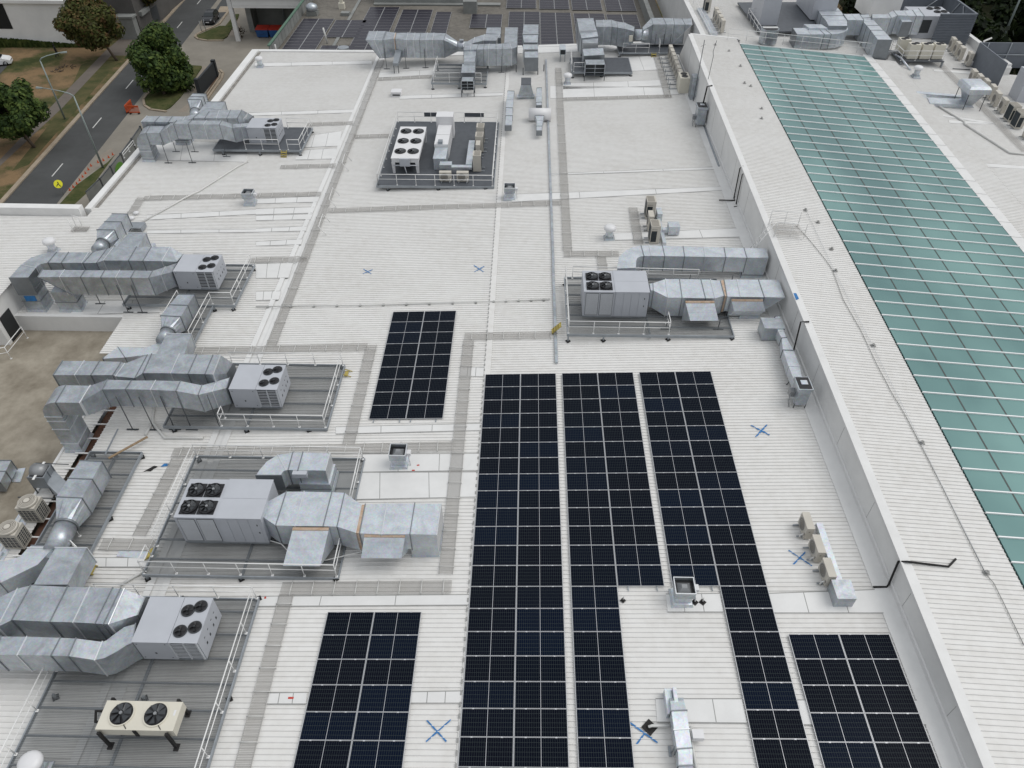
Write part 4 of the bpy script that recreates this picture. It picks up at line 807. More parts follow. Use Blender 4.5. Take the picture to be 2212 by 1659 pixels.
# ---------- row of plant along the back edge (tiles a, b)
G2 = 'big ducts along the back edge'
t_, R = duct('long tall duct at the back edge, cut away slantwise at its left end', 'a', 2.5, 1.98, [(130, 514, 175, 398, {'dx': 1.35}), (345, 514, 385, 398), (360, 512, 395, 402), (490, 494, 508, 420)], group=G2)
R2 = [ringpts('a', r, 2.5, 1.95) for r in [(508, 497, 525, 420), (650, 512, 672, 418), (740, 512, 762, 420), (818, 512, 838, 420), (900, 512, 920, 420), (985, 512, 1005, 420), (1130, 512, 1155, 426)]]
f = MB().mat(M['galv']); f.loft(R2)
for i, r in enumerate(R2): flange(f.mat(M['rib_lt'] if i % 3 else M['rib_dk']), r, Vector((1, 0, 0)))
obj('casing', f, None, t_)
b = MB(); b.loft([R[-1], R2[0]]); obj('flexible_joint', b, M['rust'], t_)
e = R2[-1]; c_ = sum((Vector(p) for p in e), Vector())/4+Vector((1.4, 0, -.1)); n = 12; A, B_ = [], []
hy = (Vector(e[1])-Vector(e[0])).length/2
for k in range(n):
    a = 2*math.pi*k/n+math.pi/4; ca, sa = math.cos(a), math.sin(a); s_ = 1/max(abs(ca), abs(sa)); A.append(c_+Vector((-1.4, hy*ca*s_, .1+.97*sa*s_))); B_.append(c_+Vector((0, .55*ca, .55*sa)))
b = MB(); b.loft([A, B_], False); obj('cone', b, M['galv'], t_)
b = MB(); b.tube([c_, c_+Vector((1.1, 0, 0))], .55, 18); b.box((c_.x+.5, c_.y, c_.z+.62), (.45, .45, .25)); obj('fan_casing', b, M['galv'], t_)
struts(t_, [(at('a', q_, 880).x, at('a', 500, 885).y) for q_ in (405, 650, 895)], 1.6)
t_, R = duct('dark-sided middle duct at the back edge with two branches going back', 'a', 2.42, 1.8, [(1385, 640, 1395, 590), (1470, 636, 1480, 566), (1550, 635, 1575, 565), (1640, 632, 1650, 565), (1700, 630, 1712, 562), (1800, 628, 1800, 562), (1880, 626, 1885, 558), (2000, 625, 1975, 550), (2068, 600, 2072, 545)], group=G2)
struts(t_, [(at('a', 1870, 935).x, at('a', 1870, 935).y)], 1.6)
R = [ringpts('a', r, 2.39, 1.1) for r in [(2072, 548, 1905, 550), (2070, 435, 1912, 435), (2078, 355, 1918, 355)]]
f = MB().mat(M['galv']); f.loft(R)
for r in R: flange(f.mat(M['rib_lt']), r, Vector((0, 1, 0)))
obj('casing', f, None, t_)
R = [ringpts('a', r, 2.42, 1.0) for r in [(1385, 605, 1378, 560), (1510, 550, 1525, 478), (1640, 520, 1650, 440), (1800, 520, 1850, 436)]]; R3 = [ringpts('a', r, 2.36, 1.0) for r in [(1855, 490, 1650, 480), (1858, 440, 1668, 432), (1862, 350, 1682, 350)]]
f = MB().mat(M['galv']); f.loft(R); f.loft(R3)
for r in R: flange(f.mat(M['rib_lt']), r, Vector((1, .3, 0)))
for r in R3: flange(f.mat(M['rib_dk']), r, Vector((0, 1, 0)))
obj('casing', f, None, t_)
def cowl(label, rc, secs, ring, mouth, legs_, group=G2, m='galv', upper=None):
    """plant coming forward: secs = list of (fl, fr, bl, br, z, h) boxes; ring = (x, y, z, r) fan collar; mouth = (tl, tr, z, h) louvred opening"""
    A0 = secs[0]; p = atz(rc, *A0[0], A0[4]); t_ = wthing('intake_duct', label, 'duct', (p.x, p.y, zr(p.x)), group)
    f = MB()
    for i, (fl, fr_, bl, br, z, h, *z2) in enumerate(secs):
        zf_ = z2[0] if z2 else z
        P = [atz(rc, *fl, zf_), atz(rc, *fr_, zf_), atz(rc, *br, z), atz(rc, *bl, z)]
        f.mat(M[m]); f.prism(P, [zf_-h, zf_-h, z-h, z-h])
        for a, c in ((P[0], P[1]), (P[3], P[2])): flange(f.mat(M['rib_dk'] if i % 2 else M['rib_lt']), [a, c, c-UP*h, a-UP*h], Vector((0, 1, 0)))
    obj('casing', f, None, t_)
    if ring:
        b = MB(); q = atz(rc, ring[0], ring[1], ring[2]); b.tube([q, q+Vector((0, .35, 0))], ring[3], 20); obj('fan_casing', b, M['rib_dk'], t_)
    if mouth:
        tl, tr, z, h, back = mouth; A, C = atz(rc, *tl, z), atz(rc, *tr, z); d = Vector((0, back, 0))
        b = MB().mat(M[m]); b.loft([[A, A+d*1.0, A+d-UP*h, A-UP*h+d*.12], [A+Vector((.05, 0, 0)), A+d+Vector((.05, 0, 0)), A+d-UP*h+Vector((.05, 0, 0)), A-UP*h+d*.12+Vector((.05, 0, 0))]]); b.loft([[C, C+d, C+d-UP*h, C-UP*h+d*.12], [C-Vector((.05, 0, 0)), C+d-Vector((.05, 0, 0)), C+d-UP*h-Vector((.05, 0, 0)), C-UP*h+d*.12-Vector((.05, 0, 0))]])
        b.slab([A, C, C+d, A+d], .05); b.quad(A-UP*h+d*.12, C-UP*h+d*.12, C-UP*h+d, A-UP*h+d)
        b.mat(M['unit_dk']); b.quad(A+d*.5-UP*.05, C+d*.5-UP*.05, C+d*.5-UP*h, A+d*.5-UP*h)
        b.mat(M['steel']); mid = (A+C)/2
        b.tube([A-UP*h*.35+d*.04, C-UP*h*.35+d*.04], .035, 6); b.tube([A-UP*h*.7+d*.08, C-UP*h*.7+d*.08], .035, 6); b.tube([mid-UP*.05, mid-UP*h+d*.12], .035, 6); obj('mouth', b, None, t_)
        for x, y in ((A.x, A.y+.05), (C.x, C.y+.05), (A.x, A.y+abs(back)), (C.x, C.y+abs(back))):
            b = MB(); b.tube([(x, y, zr(x)), (x, y, z-h)], .045, 6); obj('leg', b, M['steel_dk'], t_)
    return t_
cowl('intake duct left of centre stepping forward from the back edge to a barred mouth', 'a', [((1392, 790), (1525, 790), (1385, 650), (1550, 640), 2.3, 1.0, 2.0), ((1352, 935), (1525, 935), (1367, 812), (1535, 808), 1.75, 1.0, 1.55)], (1462, 800, 1.55, .45), ((1350, 1037), (1512, 1037), 1.38, 1.0, 1.1), None)
cowl('narrow closed intake duct beside the long grey roof conduit', 'b', [((160, 372), (332, 370), (172, 270), (330, 270), 3.4, 1.2, 3.2), ((175, 465), (320, 465), (160, 378), (332, 376), 3.15, 1.2, 2.75), ((165, 540), (325, 538), (168, 485), (325, 485), 2.6, 1.3, 2.2), ((183, 630), (328, 630), (180, 560), (326, 556), 2.1, 1.4, 1.81)], (248, 450, 2.3, .55), None, None)
b = MB()
for x_, y_ in ((90, 790), (165, 820), (325, 815), (390, 775)): q = at('b', x_, y_); b.tube([q, (q.x, q.y, .7)], .05, 6)
tag(obj('duct_support', b, M['steel_dk']), 'four thin steel legs below the narrow closed intake duct', 'frame')
cowl('wide intake duct right of the conduit with a broad barred mouth', 'b', [((775, 335), (965, 330), (750, 205), (930, 200), 3.6, 2.2, 3.3), ((805, 420), (985, 400), (775, 338), (968, 335), 3.2, 1.9, 2.9), ((815, 470), (975, 470), (805, 425), (985, 405), 2.8, 1.4), ((828, 612), (1050, 600), (812, 530), (1035, 520), 2.5, 1.5, 2.2)], (892, 505, 2.2, .55), ((842, 700), (1062, 700), 2.01, 1.3, 1.4), None)
t_, R = duct('right-hand duct at the back edge necking down to a fan', 'b', 3.3, 2.0, [(960, 292, 955, 218), (1135, 292, 1126, 215), (1195, 300, 1186, 234), (1285, 316, 1275, 248), (1375, 340, 1378, 292, {'h': 1.3})], group=G2)
e = R[-1]; c_ = sum((Vector(p) for p in e), Vector())/4; b = MB(); b.tube([c_, c_+Vector((1.6, 0, 0))], .62, 20); obj('fan_casing', b, M['galv'], t_)
b = MB(); b.box((c_.x-.4, c_.y-.85, c_.z-.1), (.4, .2, .6)); obj('control_box', b, M['cream'], t_)
t_, R = duct('slant-ended exhaust duct at the back right next to the white wall', 'b', 3.36, 2.12, [(1470, 330, 1465, 296, {'h': 1.3}), (1580, 266, 1563, 195), (1725, 266, 1690, 195), (1800, 266, 1790, 197), (1815, 268, 1802, 200), (1930, 268, 1895, 202), (2005, 268, 1990, 202, {'dx': -2.0})], group=G2)
struts(t_, [(at('b', q_, 545).x, at('b', 1755, 545).y) for q_ in (1590, 1680, 1755)], 2.3)
platform('open steel platform with white rails under the barred intake duct', *[at('a', 1000, 1070).x, at('a', 1680, 1070).x, at('a', 1000, 1075, .6).y, at('a', 1000, 1075, .6).y+5.5, .25], rail=(), group='steel plant platforms')
pp = at('a', 1000, 1060, .7); railp = MB()
railing([(pp.x, pp.y+5, .3), (pp.x, pp.y, .3), (pp.x+5.2, pp.y, .3)], parent=wthing('guard_rail', 'white guard rail on the left of the platform by the barred intake', 'railing', (pp.x, pp.y, .3)))
q = at('b', 1210, 565, .6); platform('dark solid platform under the necked duct at the back right', q.x, q.x+8.2, q.y, q.y+2.6, .85, grate='dark', beams=False, rail=(((q.x+.4, q.y), (q.x+3.4, q.y)), ((q.x+4.6, q.y), (q.x+4.8, q.y+2))), step=(q.x+4, q.y-.2, 0, -.14))
q = at('b', 695, 790, .6); platform('dark platform with a small white gate beside the wide intake duct', q.x, q.x+6.6, q.y, q.y+4.4, .75, grate='dark', beams=False, rail=(((q.x, q.y+4.2), (q.x, q.y+.5)), ((q.x+.2, q.y), (q.x+1.4, q.y), (q.x+1.4, q.y+2))))
# ============================================================ SMALLER ROOF PLANT
def casing(b, a, c, m): b.mat(m).bb(a, c)
def split_proto(name='condenser', L_=.92, D=.36, H=.72, m='beige'):
    r = thing(name, '', 'condenser')
    b = MB().mat(M[m]); b.bb((-L_/2, -D/2, .1), (L_/2, D/2, .1+H)); b.bb((-L_/2-.008, -D/2-.008, .1+H), (L_/2+.008, D/2+.008, .12+H)); b.mat(M['cream_dk']); b.bb((L_/2-.12, -D/2-.004, .3), (L_/2-.03, -D/2, .45)); b.bb((-L_/2+.05, D/2, .16), (L_/2-.1, D/2+.004, .05+H)); b.bb((L_/2, -.06, .18+H*.55), (L_/2+.006, .02, .24+H*.55)); obj('casing', b, None, r)
    b = MB().mat(M['cream_dk']); rr = min(L_*.36, H*.42); c = Vector((-L_*.1, -D/2-.003, .1+H*.5)); n = 20
    b.add([c+Vector((math.cos(2*math.pi*k/n)*rr, 0, math.sin(2*math.pi*k/n)*rr)) for k in range(n)], [tuple(range(n))]); b.mat(M['hub'])
    for q in (1, .7, .4): b.add([c+Vector((math.cos(2*math.pi*k/n)*rr*q*s_, -.006, math.sin(2*math.pi*k/n)*rr*q*s_)) for s_ in (1, .9) for k in range(n)], [(k, (k+1) % n, n+(k+1) % n, n+k) for k in range(n)])
    obj('fan_grille', b, None, r)
    for x in (-L_*.33, L_*.33): b = MB(); b.bb((x-.03, -D/2-.28, .045), (x+.03, D/2+.28, .10)); obj('foot', b, M['steel'], r)
    b = MB(); b.tube([(L_*.42, -D/2-.03, .4), (L_*.42, -D/2-.16, .34), (L_*.40, -D/2-.18, .08)], .035, 6); obj('pipe', b, M['pvc'], r)
    return r
sp = split_proto('condenser', 1.02, .36, .8); sp2 = split_proto('condenser', .95, .38, 1.25)
used = set()
def put(proto, p, rz, label, group=None):
    p = tuple(p)
    if proto.name in used: return dup(proto, p, rz, label, group)
    used.add(proto.name); proto.location = p; proto.rotation_euler = (0, 0, rz); proto['label'] = label
    if group: proto['group'] = group
    return proto
H2 = math.pi/2
gr = 'three beige condensers by the white wall'
put(sp, (11.72, -11.85, .44), -H2, 'beige condenser nearest the back of three beside a blue cross', gr)
put(sp, (11.86, -13.2, .45), -H2, 'middle beige condenser of three beside a blue cross', gr)
put(sp, (11.98, -14.5, .45), -H2, 'beige condenser nearest the viewer of three, next to a galvanised box', gr)
b = MB(); b.bb((12.3, -15.3, .62), (12.62, -11.6, .85)); b.bb((12.05, -16.0, .5), (12.5, -15.35, .7)); tag(obj('cable_tray', b, M['galv_new']), 'long pale cable tray behind the three beige condensers', 'cable tray')
b = MB().mat(M['galv']); p = at(33, 560, 270); b.bb((p.x, p.y, p.z+.02), (p.x+.85, p.y+.95, p.z+.75)); b.bb((p.x-.02, p.y-.02, p.z+.75), (p.x+.87, p.y+.97, p.z+.78)); tag(obj('duct_box', b, None), 'square galvanised box at the end of the cable tray by the white wall', 'duct')
# tall units
def tall_proto(name='condenser', W=.72, D=1.0, H=1.58):
    r = thing(name, '', 'condenser')
    b = MB().mat(M['beige']); b.bb((-W/2, -D/2, .08), (W/2, D/2, H)); obj('casing', b, None, r)
    b = MB().mat(M['cream_dk']); b.bb((-W/2+.05, -D/2+.08, H+.001), (W/2-.12, D/2-.08, H+.012)); b.mat(M['beige'])
    for k in range(7): y = -D/2+.16+k*(D-.32)/6; b.bb((-W/2+.05, y-.012, H+.012), (W/2-.12, y+.012, H+.02))
    obj('top_grille', b, None, r)
    b = MB().mat(mat('coil_dark_blue', (.02, .035, .045), .5, 0, .2, 4)); b.bb((-W/2-.006, -D/2+.06, .2), (-W/2, D/2-.06, H-.12)); b.bb((-W/2+.05, -D/2-.006, .22), (W/2-.25, -D/2, H-.45)); b.mat(M['black'])
    for k in range(8): z = .3+k*.14; b.bb((-W/2-.012, -D/2+.06, z), (-W/2-.004, D/2-.06, z+.02)); b.bb((-W/2+.05, -D/2-.014, z), (W/2-.25, -D/2-.004, z+.015))
    for k in range(4): x = -W/2+.08+k*.11; b.bb((x, -D/2-.014, .22), (x+.015, -D/2-.004, H-.45))
    obj('coil_grille', b, None, r)
    for y in (-D*.35, D*.35): b = MB(); b.bb((-W/2-.3, y-.04, .04), (W/2+.1, y+.04, .08)); obj('foot', b, M['steel'], r)
    return r
tl = tall_proto()
put(tl, (7.55, 18.8, .28), 0, 'tall beige condenser at the back of the group of three right of centre', 'tall beige condensers right of centre')
put(tl, (7.45, 15.15, .28), 0, 'tall beige condenser at the front of the group of three right of centre', 'tall beige condensers right of centre')
put(sp2, (7.35, 16.9, .28), -H2, 'small beige condenser between two tall ones right of centre')
p = at(12, 1345, 385); b = MB(); b.bb((p.x, p.y, p.z+.15), (p.x+.85, p.y+.8, p.z+.85)); b.bb((p.x-.45, p.y+.1, p.z+.3), (p.x, p.y+.45, p.z+.55)); b.bb((8.05, 14.3, p.z+.05), (8.3, 17.9, p.z+.35)); b.bb((8.05, 17.9, p.z+.05), (8.45, 18.9, p.z+.7)); tag(obj('cable_duct', b, M['galv_new']), 'galvanised box and cable duct behind the tall beige condensers', 'cable duct')
# cowls
def cowl_proto():
    r = thing('exhaust_cowl', '', 'vent')
    b = MB().mat(M['galv']); b.loft([[(-.42, -.42, 0), (.42, -.42, 0), (.42, .42, 0), (-.42, .42, 0)], [(-.3, -.3, .16), (.3, -.3, .16), (.3, .3, .16), (-.3, .3, .16)], [(-.26, -.26, .3), (.26, -.26, .3), (.26, .26, .3), (-.26, .26, .3)]]); obj('curb', b, None, r)
    b = MB().mat(M['galv_new']); b.cyl((0, 0, .3), .27, .45, 16, .31); obj('neck', b, None, r)
    b = MB(); b.lathe((0, 0, .78), [(.34, 0), (.46, .04), (.47, .16), (.42, .28), (.28, .36), (.02, .38)], 18); obj('cap', b, M['whitec'], r); return r
co = cowl_proto()
put(co, at(12, 838, 402), 0, 'rounded white exhaust cowl on a square curb left of the tall condensers')
put(co, at(10, 465, 515), 0, 'rounded white exhaust cowl at the far left behind the tee-platform return duct')
put(co, at('f', 1450, 895), 0, 'rounded white exhaust cowl in the back left corner of the roof')
put(co, at('b', 648, 915), 0, 'rounded white exhaust cowl in front of the wide barred intake')
put(co, at(99, 112, 530) if False else at(30, 350, 1690, .4), 0, 'pale rounded cowl cut off by the bottom edge of the picture')
def curb_fan():
    r = thing('curb_fan', '', 'roof fan')
    b = MB().mat(M['galv_new']); b.loft([[(-.52, -.5, .02), (.52, -.5, .02), (.52, .5, .02), (-.52, .5, .02)], [(-.44, -.42, .2), (.44, -.42, .2), (.44, .42, .2), (-.44, .42, .2)], [(-.36, -.34, .22), (.36, -.34, .22), (.36, .34, .22), (-.36, .34, .22)], [(-.36, -.34, .6), (.36, -.34, .6), (.36, .34, .6), (-.36, .34, .6)]]); obj('curb', b, None, r)
    b = MB().mat(M['galv']); b.loft([[(-.36, -.34, .6), (.36, -.34, .6), (.36, .34, .6), (-.36, .34, .6)], [(-.45, -.42, .7), (.45, -.42, .7), (.45, .42, .7), (-.45, .42, .7)], [(-.45, -.42, 1.15), (.45, -.42, 1.15), (.45, .42, 1.15), (-.45, .42, 1.15)]], False)
    b.mat(M['black']); b.bb((-.43, -.40, .9), (.43, .40, .92)); b.mat(M['rib_lt'])
    for a, c in (((-.47, -.44), (.47, -.40)), ((-.47, .40), (.47, .44)), ((-.47, -.4), (-.43, .4)), ((.43, -.4), (.47, .4))): b.bb((*a, 1.12), (*c, 1.17))
    obj('housing', b, None, r)
    b = MB().mat(M['hub']); b.loft([[(-.3, -.28, .92), (.3, -.28, .92), (.3, .28, .92), (-.3, .28, .92)], [(-.12, -.08, 1.1), (.12, -.08, 1.1), (.12, .1, 1.1), (-.12, .1, 1.1)]]); obj('motor_cover', b, None, r)
    b = MB(); b.bb((.45, -.1, .75), (.68, .2, .95)); b.tube([(.55, 0, .75), (.62, -.2, .1)], .03, 6); obj('isolator_box', b, M['whitec'], r); return r
cf = curb_fan()
put(cf, Vector((-9.2, -7.15, -.35)), 0, 'open-topped square roof fan between the larger left unit and the small solar array')
put(cf, Vector((5.1, -15.6, .2)), 0, 'open-topped square roof fan in the gap at the step of the long solar arrays')
put(cf, Vector((-25.9, 22.0, -.76)), 0, 'open-topped square roof fan in front of the farthest left unit')
put(cf, at(99, 1101, 428), 0, 'open-topped square roof fan beside the dark railed platform')
# VRF units with round fan tops
def vrf():
    r = thing('condenser', '', 'condenser')
    b = MB().mat(M['beige']); b.bb((-.5, -.4, .1), (.5, .4, 1.28)); b.mat(M['unit_dk']); b.bb((-.44, -.406, .2), (.44, -.40, 1.1)); b.bb((.5, -.36, .2), (.506, .36, 1.1)); b.mat(M['beige'])
    for k in range(5): x = -.44+k*.21; b.bb((x, -.416, .2), (x+.025, -.404, 1.1))
    for k in range(7): z = .25+k*.14; b.bb((-.44, -.414, z), (.44, -.404, z+.02)); b.bb((.503, -.36, z), (.514, .36, z+.02))
    for k in range(5): y = -.34+k*.16; b.bb((.503, y, .2), (.512, y+.02, 1.1))
    obj('casing', b, None, r)
    b = MB().mat(M['beige']); b.lathe((0, 0, 1.28), [(.47, 0), (.46, .14), (.43, .16)], 24); b.mat(M['cream_dk']); b.cyl((0, 0, 1.445), .41, .008, 24); b.mat(M['beige'])
    for q in (.37, .30, .23): b.ringflat((0, 0, 1.452), q-.012, q+.012, 24, .012)
    b.cyl((0, 0, 1.455), .15, .025, 16); obj('fan_guard', b, None, r); return r
vf = vrf(); put(vf, (-27.95, -10.85, -.86), 0, 'beige condenser with a round fan top by the deck, the farther of two', 'two round-topped condensers')
put(vf, (-28.1, -12.5, -.86), 0, 'beige condenser with a round fan top by the deck, the nearer of two', 'two round-topped condensers')
b = MB(); b.bb((-29.1, -14.5, -.86), (-28.4, -9.6, -.82)); b.bb((-29.3, -13.7, -.80), (-28.6, -13.1, -.70)); b.bb((-29.2, -12.0, -.8), (-28.5, -11.4, -.7)); tag(obj('mounting_plate', b, M['galv_new']), 'flat pale metal sheets laid beside the round-topped condensers', 'metal sheet')
# cream two-fan condenser
t_ = wthing('dry_cooler', 'cream flat condenser with two big black fans on the wide mesh platform', 'condenser', (-17.5, -21.8, -.3))
b = MB().mat(M['cream']); b.bb((-19.1, -22.4, .62), (-16.0, -21.25, 1.12)); b.bb((-17.56, -22.4, 1.12), (-17.53, -21.25, 1.126)); b.mat(M['whitec']); b.bb((-16.22, -21.8, 1.12), (-16.14, -21.58, 1.125)); obj('casing', b, None, t_)
for x in (-18.28, -16.9):
    b = MB(); fanmesh(b, (x, -21.78, 1.26), .44, 7, .12); b.mat(M['cream']); b.ringflat((x, -21.78, 1.12), .45, .50, 28, .05); b.mat(M['black']); b.tube([(x+.2, -22.15, 1.16), (x+.4, -22.36, 1.13)], .015, 6); obj('fan', b, None, t_)
for x in (-18.95, -16.25):
    for y in (-22.5, -21.15): b = MB(); b.bb((x-.06, y-.05, -.3), (x+.06, y+.05, 1.06)); b.bb((x-.1, y-.14, -.3), (x+.1, y+.14, -.24)); obj('leg', b, M['blackrubber'], t_)
b = MB(); b.bb((-17.62, -22.44, .6), (-17.48, -22.40, 1.1)); obj('bracket', b, M['blackrubber'], t_)
b = MB(); b.tube([(-19.12, -21.6, .9), (-19.5, -21.6, .9), (-19.5, -21.9, .6), (-19.12, -21.95, .55)], .06, 8); obj('pipe', b, M['blackrubber'], t_)
b = MB(); b.tube([(-18.7, -24.6, -.28), (-18.7, -24.5, .4), (-18.55, -24.5, .45), (-18.2, -24.75, .1), (-18.15, -25.2, -.28)], .07, 8); tag(obj('insulated_pipe', b, M['blackrubber']), 'black bent pipe on the mesh platform at the bottom edge of the picture', 'pipe')
# six-fan cooler
t_ = wthing('dry_cooler', 'white flat cooler with six black fans on the dark railed platform', 'condenser', (-13.1, 29.5, 0))
b = MB().mat(M['whitec']); b.bb((-14.22, 26.3, 1.0), (-11.85, 32.7, 1.38)); b.bb((-14.26, 26.25, 1.38), (-11.81, 32.75, 1.41)); obj('casing', b, None, t_)
b = MB().mat(M['unit_dk']); b.bb((-14.15, 26.5, .62), (-11.95, 32.5, .999)); obj('coil', b, None, t_)
for y in (27.6, 29.65, 31.7):
    for x in (-13.6, -12.45):
        b = MB(); fanmesh(b, (x, y, 1.54), .46, 6, .12); b.mat(M['black']); b.ringflat((x, y, 1.41), .46, .51, 24, .07); obj('fan', b, None, t_)
for x in (-14.1, -12.0):
    for y in (26.4, 32.5): b = MB(); b.loft([[(x-.16, y-.1, 1.0), (x+.16, y-.1, 1.0), (x+.16, y+.1, 1.0), (x-.16, y+.1, 1.0)], [(x-.1, y-.1, -.02), (x+.1, y-.1, -.02), (x+.1, y+.1, -.02), (x-.1, y+.1, -.02)]]); obj('leg', b, M['whitec'], t_)
b = MB(); b.bb((-13.5, 26.05, .75), (-12.6, 26.24, 1.45)); b.tube([(-14.1, 26.15, .8), (-11.95, 26.15, .8)], .05, 6); b.tube([(-13.1, 26.1, .8), (-12.9, 25.9, .02)], .04, 6); obj('header_pipe', b, M['unit'], t_)
# white duct unit
t_ = wthing('air_handler', 'white stepped duct unit in the middle of the dark railed platform', 'air conditioner', (-10.2, 30, 0))
b = MB().mat(M['whitec']); b.bb((-10.75, 29.2, 0), (-9.5, 33.4, 1.35)); b.bb((-10.95, 33.42, 0), (-9.35, 34.6, 2.1)); b.mat(M['seam']); b.bb((-10.77, 31.2, 1.34), (-9.48, 31.24, 1.356)); obj('casing', b, None, t_)
b = MB().mat(M['galv_new']); b.bb((-10.62, 26.95, 0), (-9.55, 29.15, 1.1)); b.loft([[(-10.66, 26.9, 1.1), (-9.5, 26.9, 1.1), (-9.5, 29.1, 1.1), (-10.66, 29.1, 1.1)], [(-10.1, 27.9, 1.2), (-10.05, 27.9, 1.2), (-10.05, 27.95, 1.2), (-10.1, 27.95, 1.2)]]); obj('hood', b, None, t_)
b = MB(); b.bb((-10.4, 29.2, 1.36), (-10.0, 29.7, 1.6)); obj('control_box', b, M['steel'], t_)
for i, (y, d) in enumerate(((32.9, 'at the back'), (30.95, 'second'), (27.1, 'at the front'))): put(tl, (-6.75, y, -.02), H2*2, 'tall beige condenser %s of the row on the dark railed platform' % d, 'condensers on the dark platform')
put(sp2, (-6.8, 29.6, -.02), -H2, 'short beige condenser inside the row on the dark railed platform', 'condensers on the dark platform')
put(sp, (-9.4, 24.9, -.02), 0, 'low cream condenser at the front rail of the dark platform, left one', 'condensers on the dark platform'); put(sp, (-7.9, 24.9, -.02), 0, 'low cream condenser at the front rail of the dark platform, right one', 'condensers on the dark platform')
b = MB(); b.bb((-7.75, 26.6, .5), (-7.2, 31.4, .75)); b.bb((-9.7, 26.1, .5), (-7.2, 26.58, .7)); b.bb((-10.0, 26.0, .6), (-8.95, 26.7, .95)); tag(obj('cable_duct', b, M['galv_new']), 'pale bent cable duct beside the condenser row on the dark platform', 'cable duct')
b = MB(); 
for x in (-11.6, -7.6): b.bb((x-.95, 37.0, .55), (x+.95, 37.05, .98))
tag(obj('sign_board', b, M['deck_dk']), 'two small dark boards on the back rail of the dark platform', 'sign')
# row of condensers by the wall at the back
for k in range(8):
    y = 53.6-k*1.25; put(sp2, (13.85, y, .55), -H2, 'cream condenser, %s from the back, in the row by the white wall' % ['first', 'second', 'third', 'fourth', 'fifth', 'sixth', 'seventh', 'eighth'][k], 'cream condensers in a row by the wall')
t_ = wthing('condenser', 'big cream condenser with two top fans at the front of the wall row', 'condenser', (13.8, 43.9, .5)); b = MB().mat(M['cream']); b.bb((13.4, 43.3, .6), (14.4, 45.0, 2.15)); obj('casing', b, None, t_)
for y in (43.85, 44.55): b = MB(); b.mat(M['black']); b.ringflat((13.9, y, 2.15), .2, .34, 20, .03); b.cyl((13.9, y, 2.151), .33, .012, 20); obj('fan', b, None, t_)
b = MB(); b.bb((14.5, 43.2, .55), (14.75, 53, .75)); tag(obj('cable_tray', b, M['galv_new']), 'long blue-grey cable tray between the cream condenser row and the wall', 'cable tray')
for k in range(7): pass
b = MB()
for k in range(8): y = 53.3-k*1.25; b.bb((12.6, y-.04, .56), (13.5, y+.04, .62)); b.bb((12.6, y-.04, .6), (12.66, y+.04, 1.25))
tag(obj('wall_bracket', b, M['steel']), 'row of thin steel brackets in front of the cream condensers', 'bracket')
# wall cabinet, exhaust, antennas
t_ = wthing('cabinet', 'narrow galvanised cabinet standing against the white wall at the back', 'cabinet', (14.5, 42, .55)); b = MB(); b.bb((14.3, 41.5, .6), (15.0, 42.6, 2.9)); obj('casing', b, M['galv'], t_); b = MB(); b.bb((14.27, 41.7, .7), (14.3, 42.05, 2.8)); b.bb((14.27, 42.1, .7), (14.3, 42.45, 2.8)); obj('door', b, M['steel'], t_)
b = MB(); b.tube([(14.6, 41.2, .6), (14.7, 41.2, 6.6)], .035, 6); b.tube([(14.45, 41.2, 6.0), (14.9, 41.2, 6.2)], .015, 5); tag(obj('antenna_mast', b, M['steel_dk']), 'tall thin antenna mast by the galvanised cabinet at the wall', 'antenna')
b = MB(); b.tube([(15.0, 38.2, zc(38)), (15.1, 38.2, zc(38)+2.2), (15.0, 38.2, zc(38)+2.6), (15.15, 38.2, zc(38)+3.6)], .025, 5); tag(obj('antenna', b, M['steel_dk']), 'thin bent whip antenna on top of the white wall', 'antenna')
def wall_exhaust(label, x, y, z, W=.85, D=1.1, H=1.6, m='galv'):
    t_ = wthing('exhaust_fan', label, 'roof fan', (x, y, z), 'exhaust boxes by the wall')
    b = MB().mat(M[m]); b.bb((x-W/2+.08, y-D/2+.08, z+.3), (x+W/2-.08, y+D/2-.08, z+H-.3)); b.loft([[(x-W/2+.08, y-D/2+.08, z+H-.3), (x+W/2-.08, y-D/2+.08, z+H-.3), (x+W/2-.08, y+D/2-.08, z+H-.3), (x-W/2+.08, y+D/2-.08, z+H-.3)], [(x-W/2, y-D/2, z+H-.22), (x+W/2, y-D/2, z+H-.22), (x+W/2, y+D/2, z+H-.22), (x-W/2, y+D/2, z+H-.22)], [(x-W/2, y-D/2, z+H), (x+W/2, y-D/2, z+H), (x+W/2, y+D/2, z+H), (x-W/2, y+D/2, z+H)]]); obj('casing', b, None, t_)
    b = MB().mat(M['black']); b.bb((x-W/2+.06, y-D/2+.06, z+H+.001), (x+W/2-.06, y+D/2-.06, z+H+.01)); b.mat(M['galv_new']); b.bb((x-.18, y-.15, z+H+.012), (x+.2, y+.2, z+H+.05)); obj('outlet', b, None, t_)
    for sx_ in (-1, 1):
        for sy_ in (-1, 1): b = MB(); b.tube([(x+sx_*(W/2-.1), y+sy_*(D/2-.1), z+.05), (x+sx_*(W/2-.1), y+sy_*(D/2-.1), z+.4)], .03, 6); obj('leg', b, M['steel_dk'], t_)
    b = MB(); b.bb((x-W/2-.2, y-.1, z+.6), (x-W/2+.07, y+.25, z+1.0)); b.tube([(x-W/2-.12, y-.1, z+.9), (x-W/2-.25, y-.3, z+.5), (x-W/2-.15, y-.4, z+.08)], .03, 6); obj('isolator_box', b, M['hub'], t_); return t_
wall_exhaust('galvanised exhaust box with a black outlet against the tall white wall', 13.72, -2.75, .53)
wall_exhaust('galvanised exhaust box with pipes against the far part of the white wall', 14.25, 35.6, .54, 1.0, 1.3, 2.0)
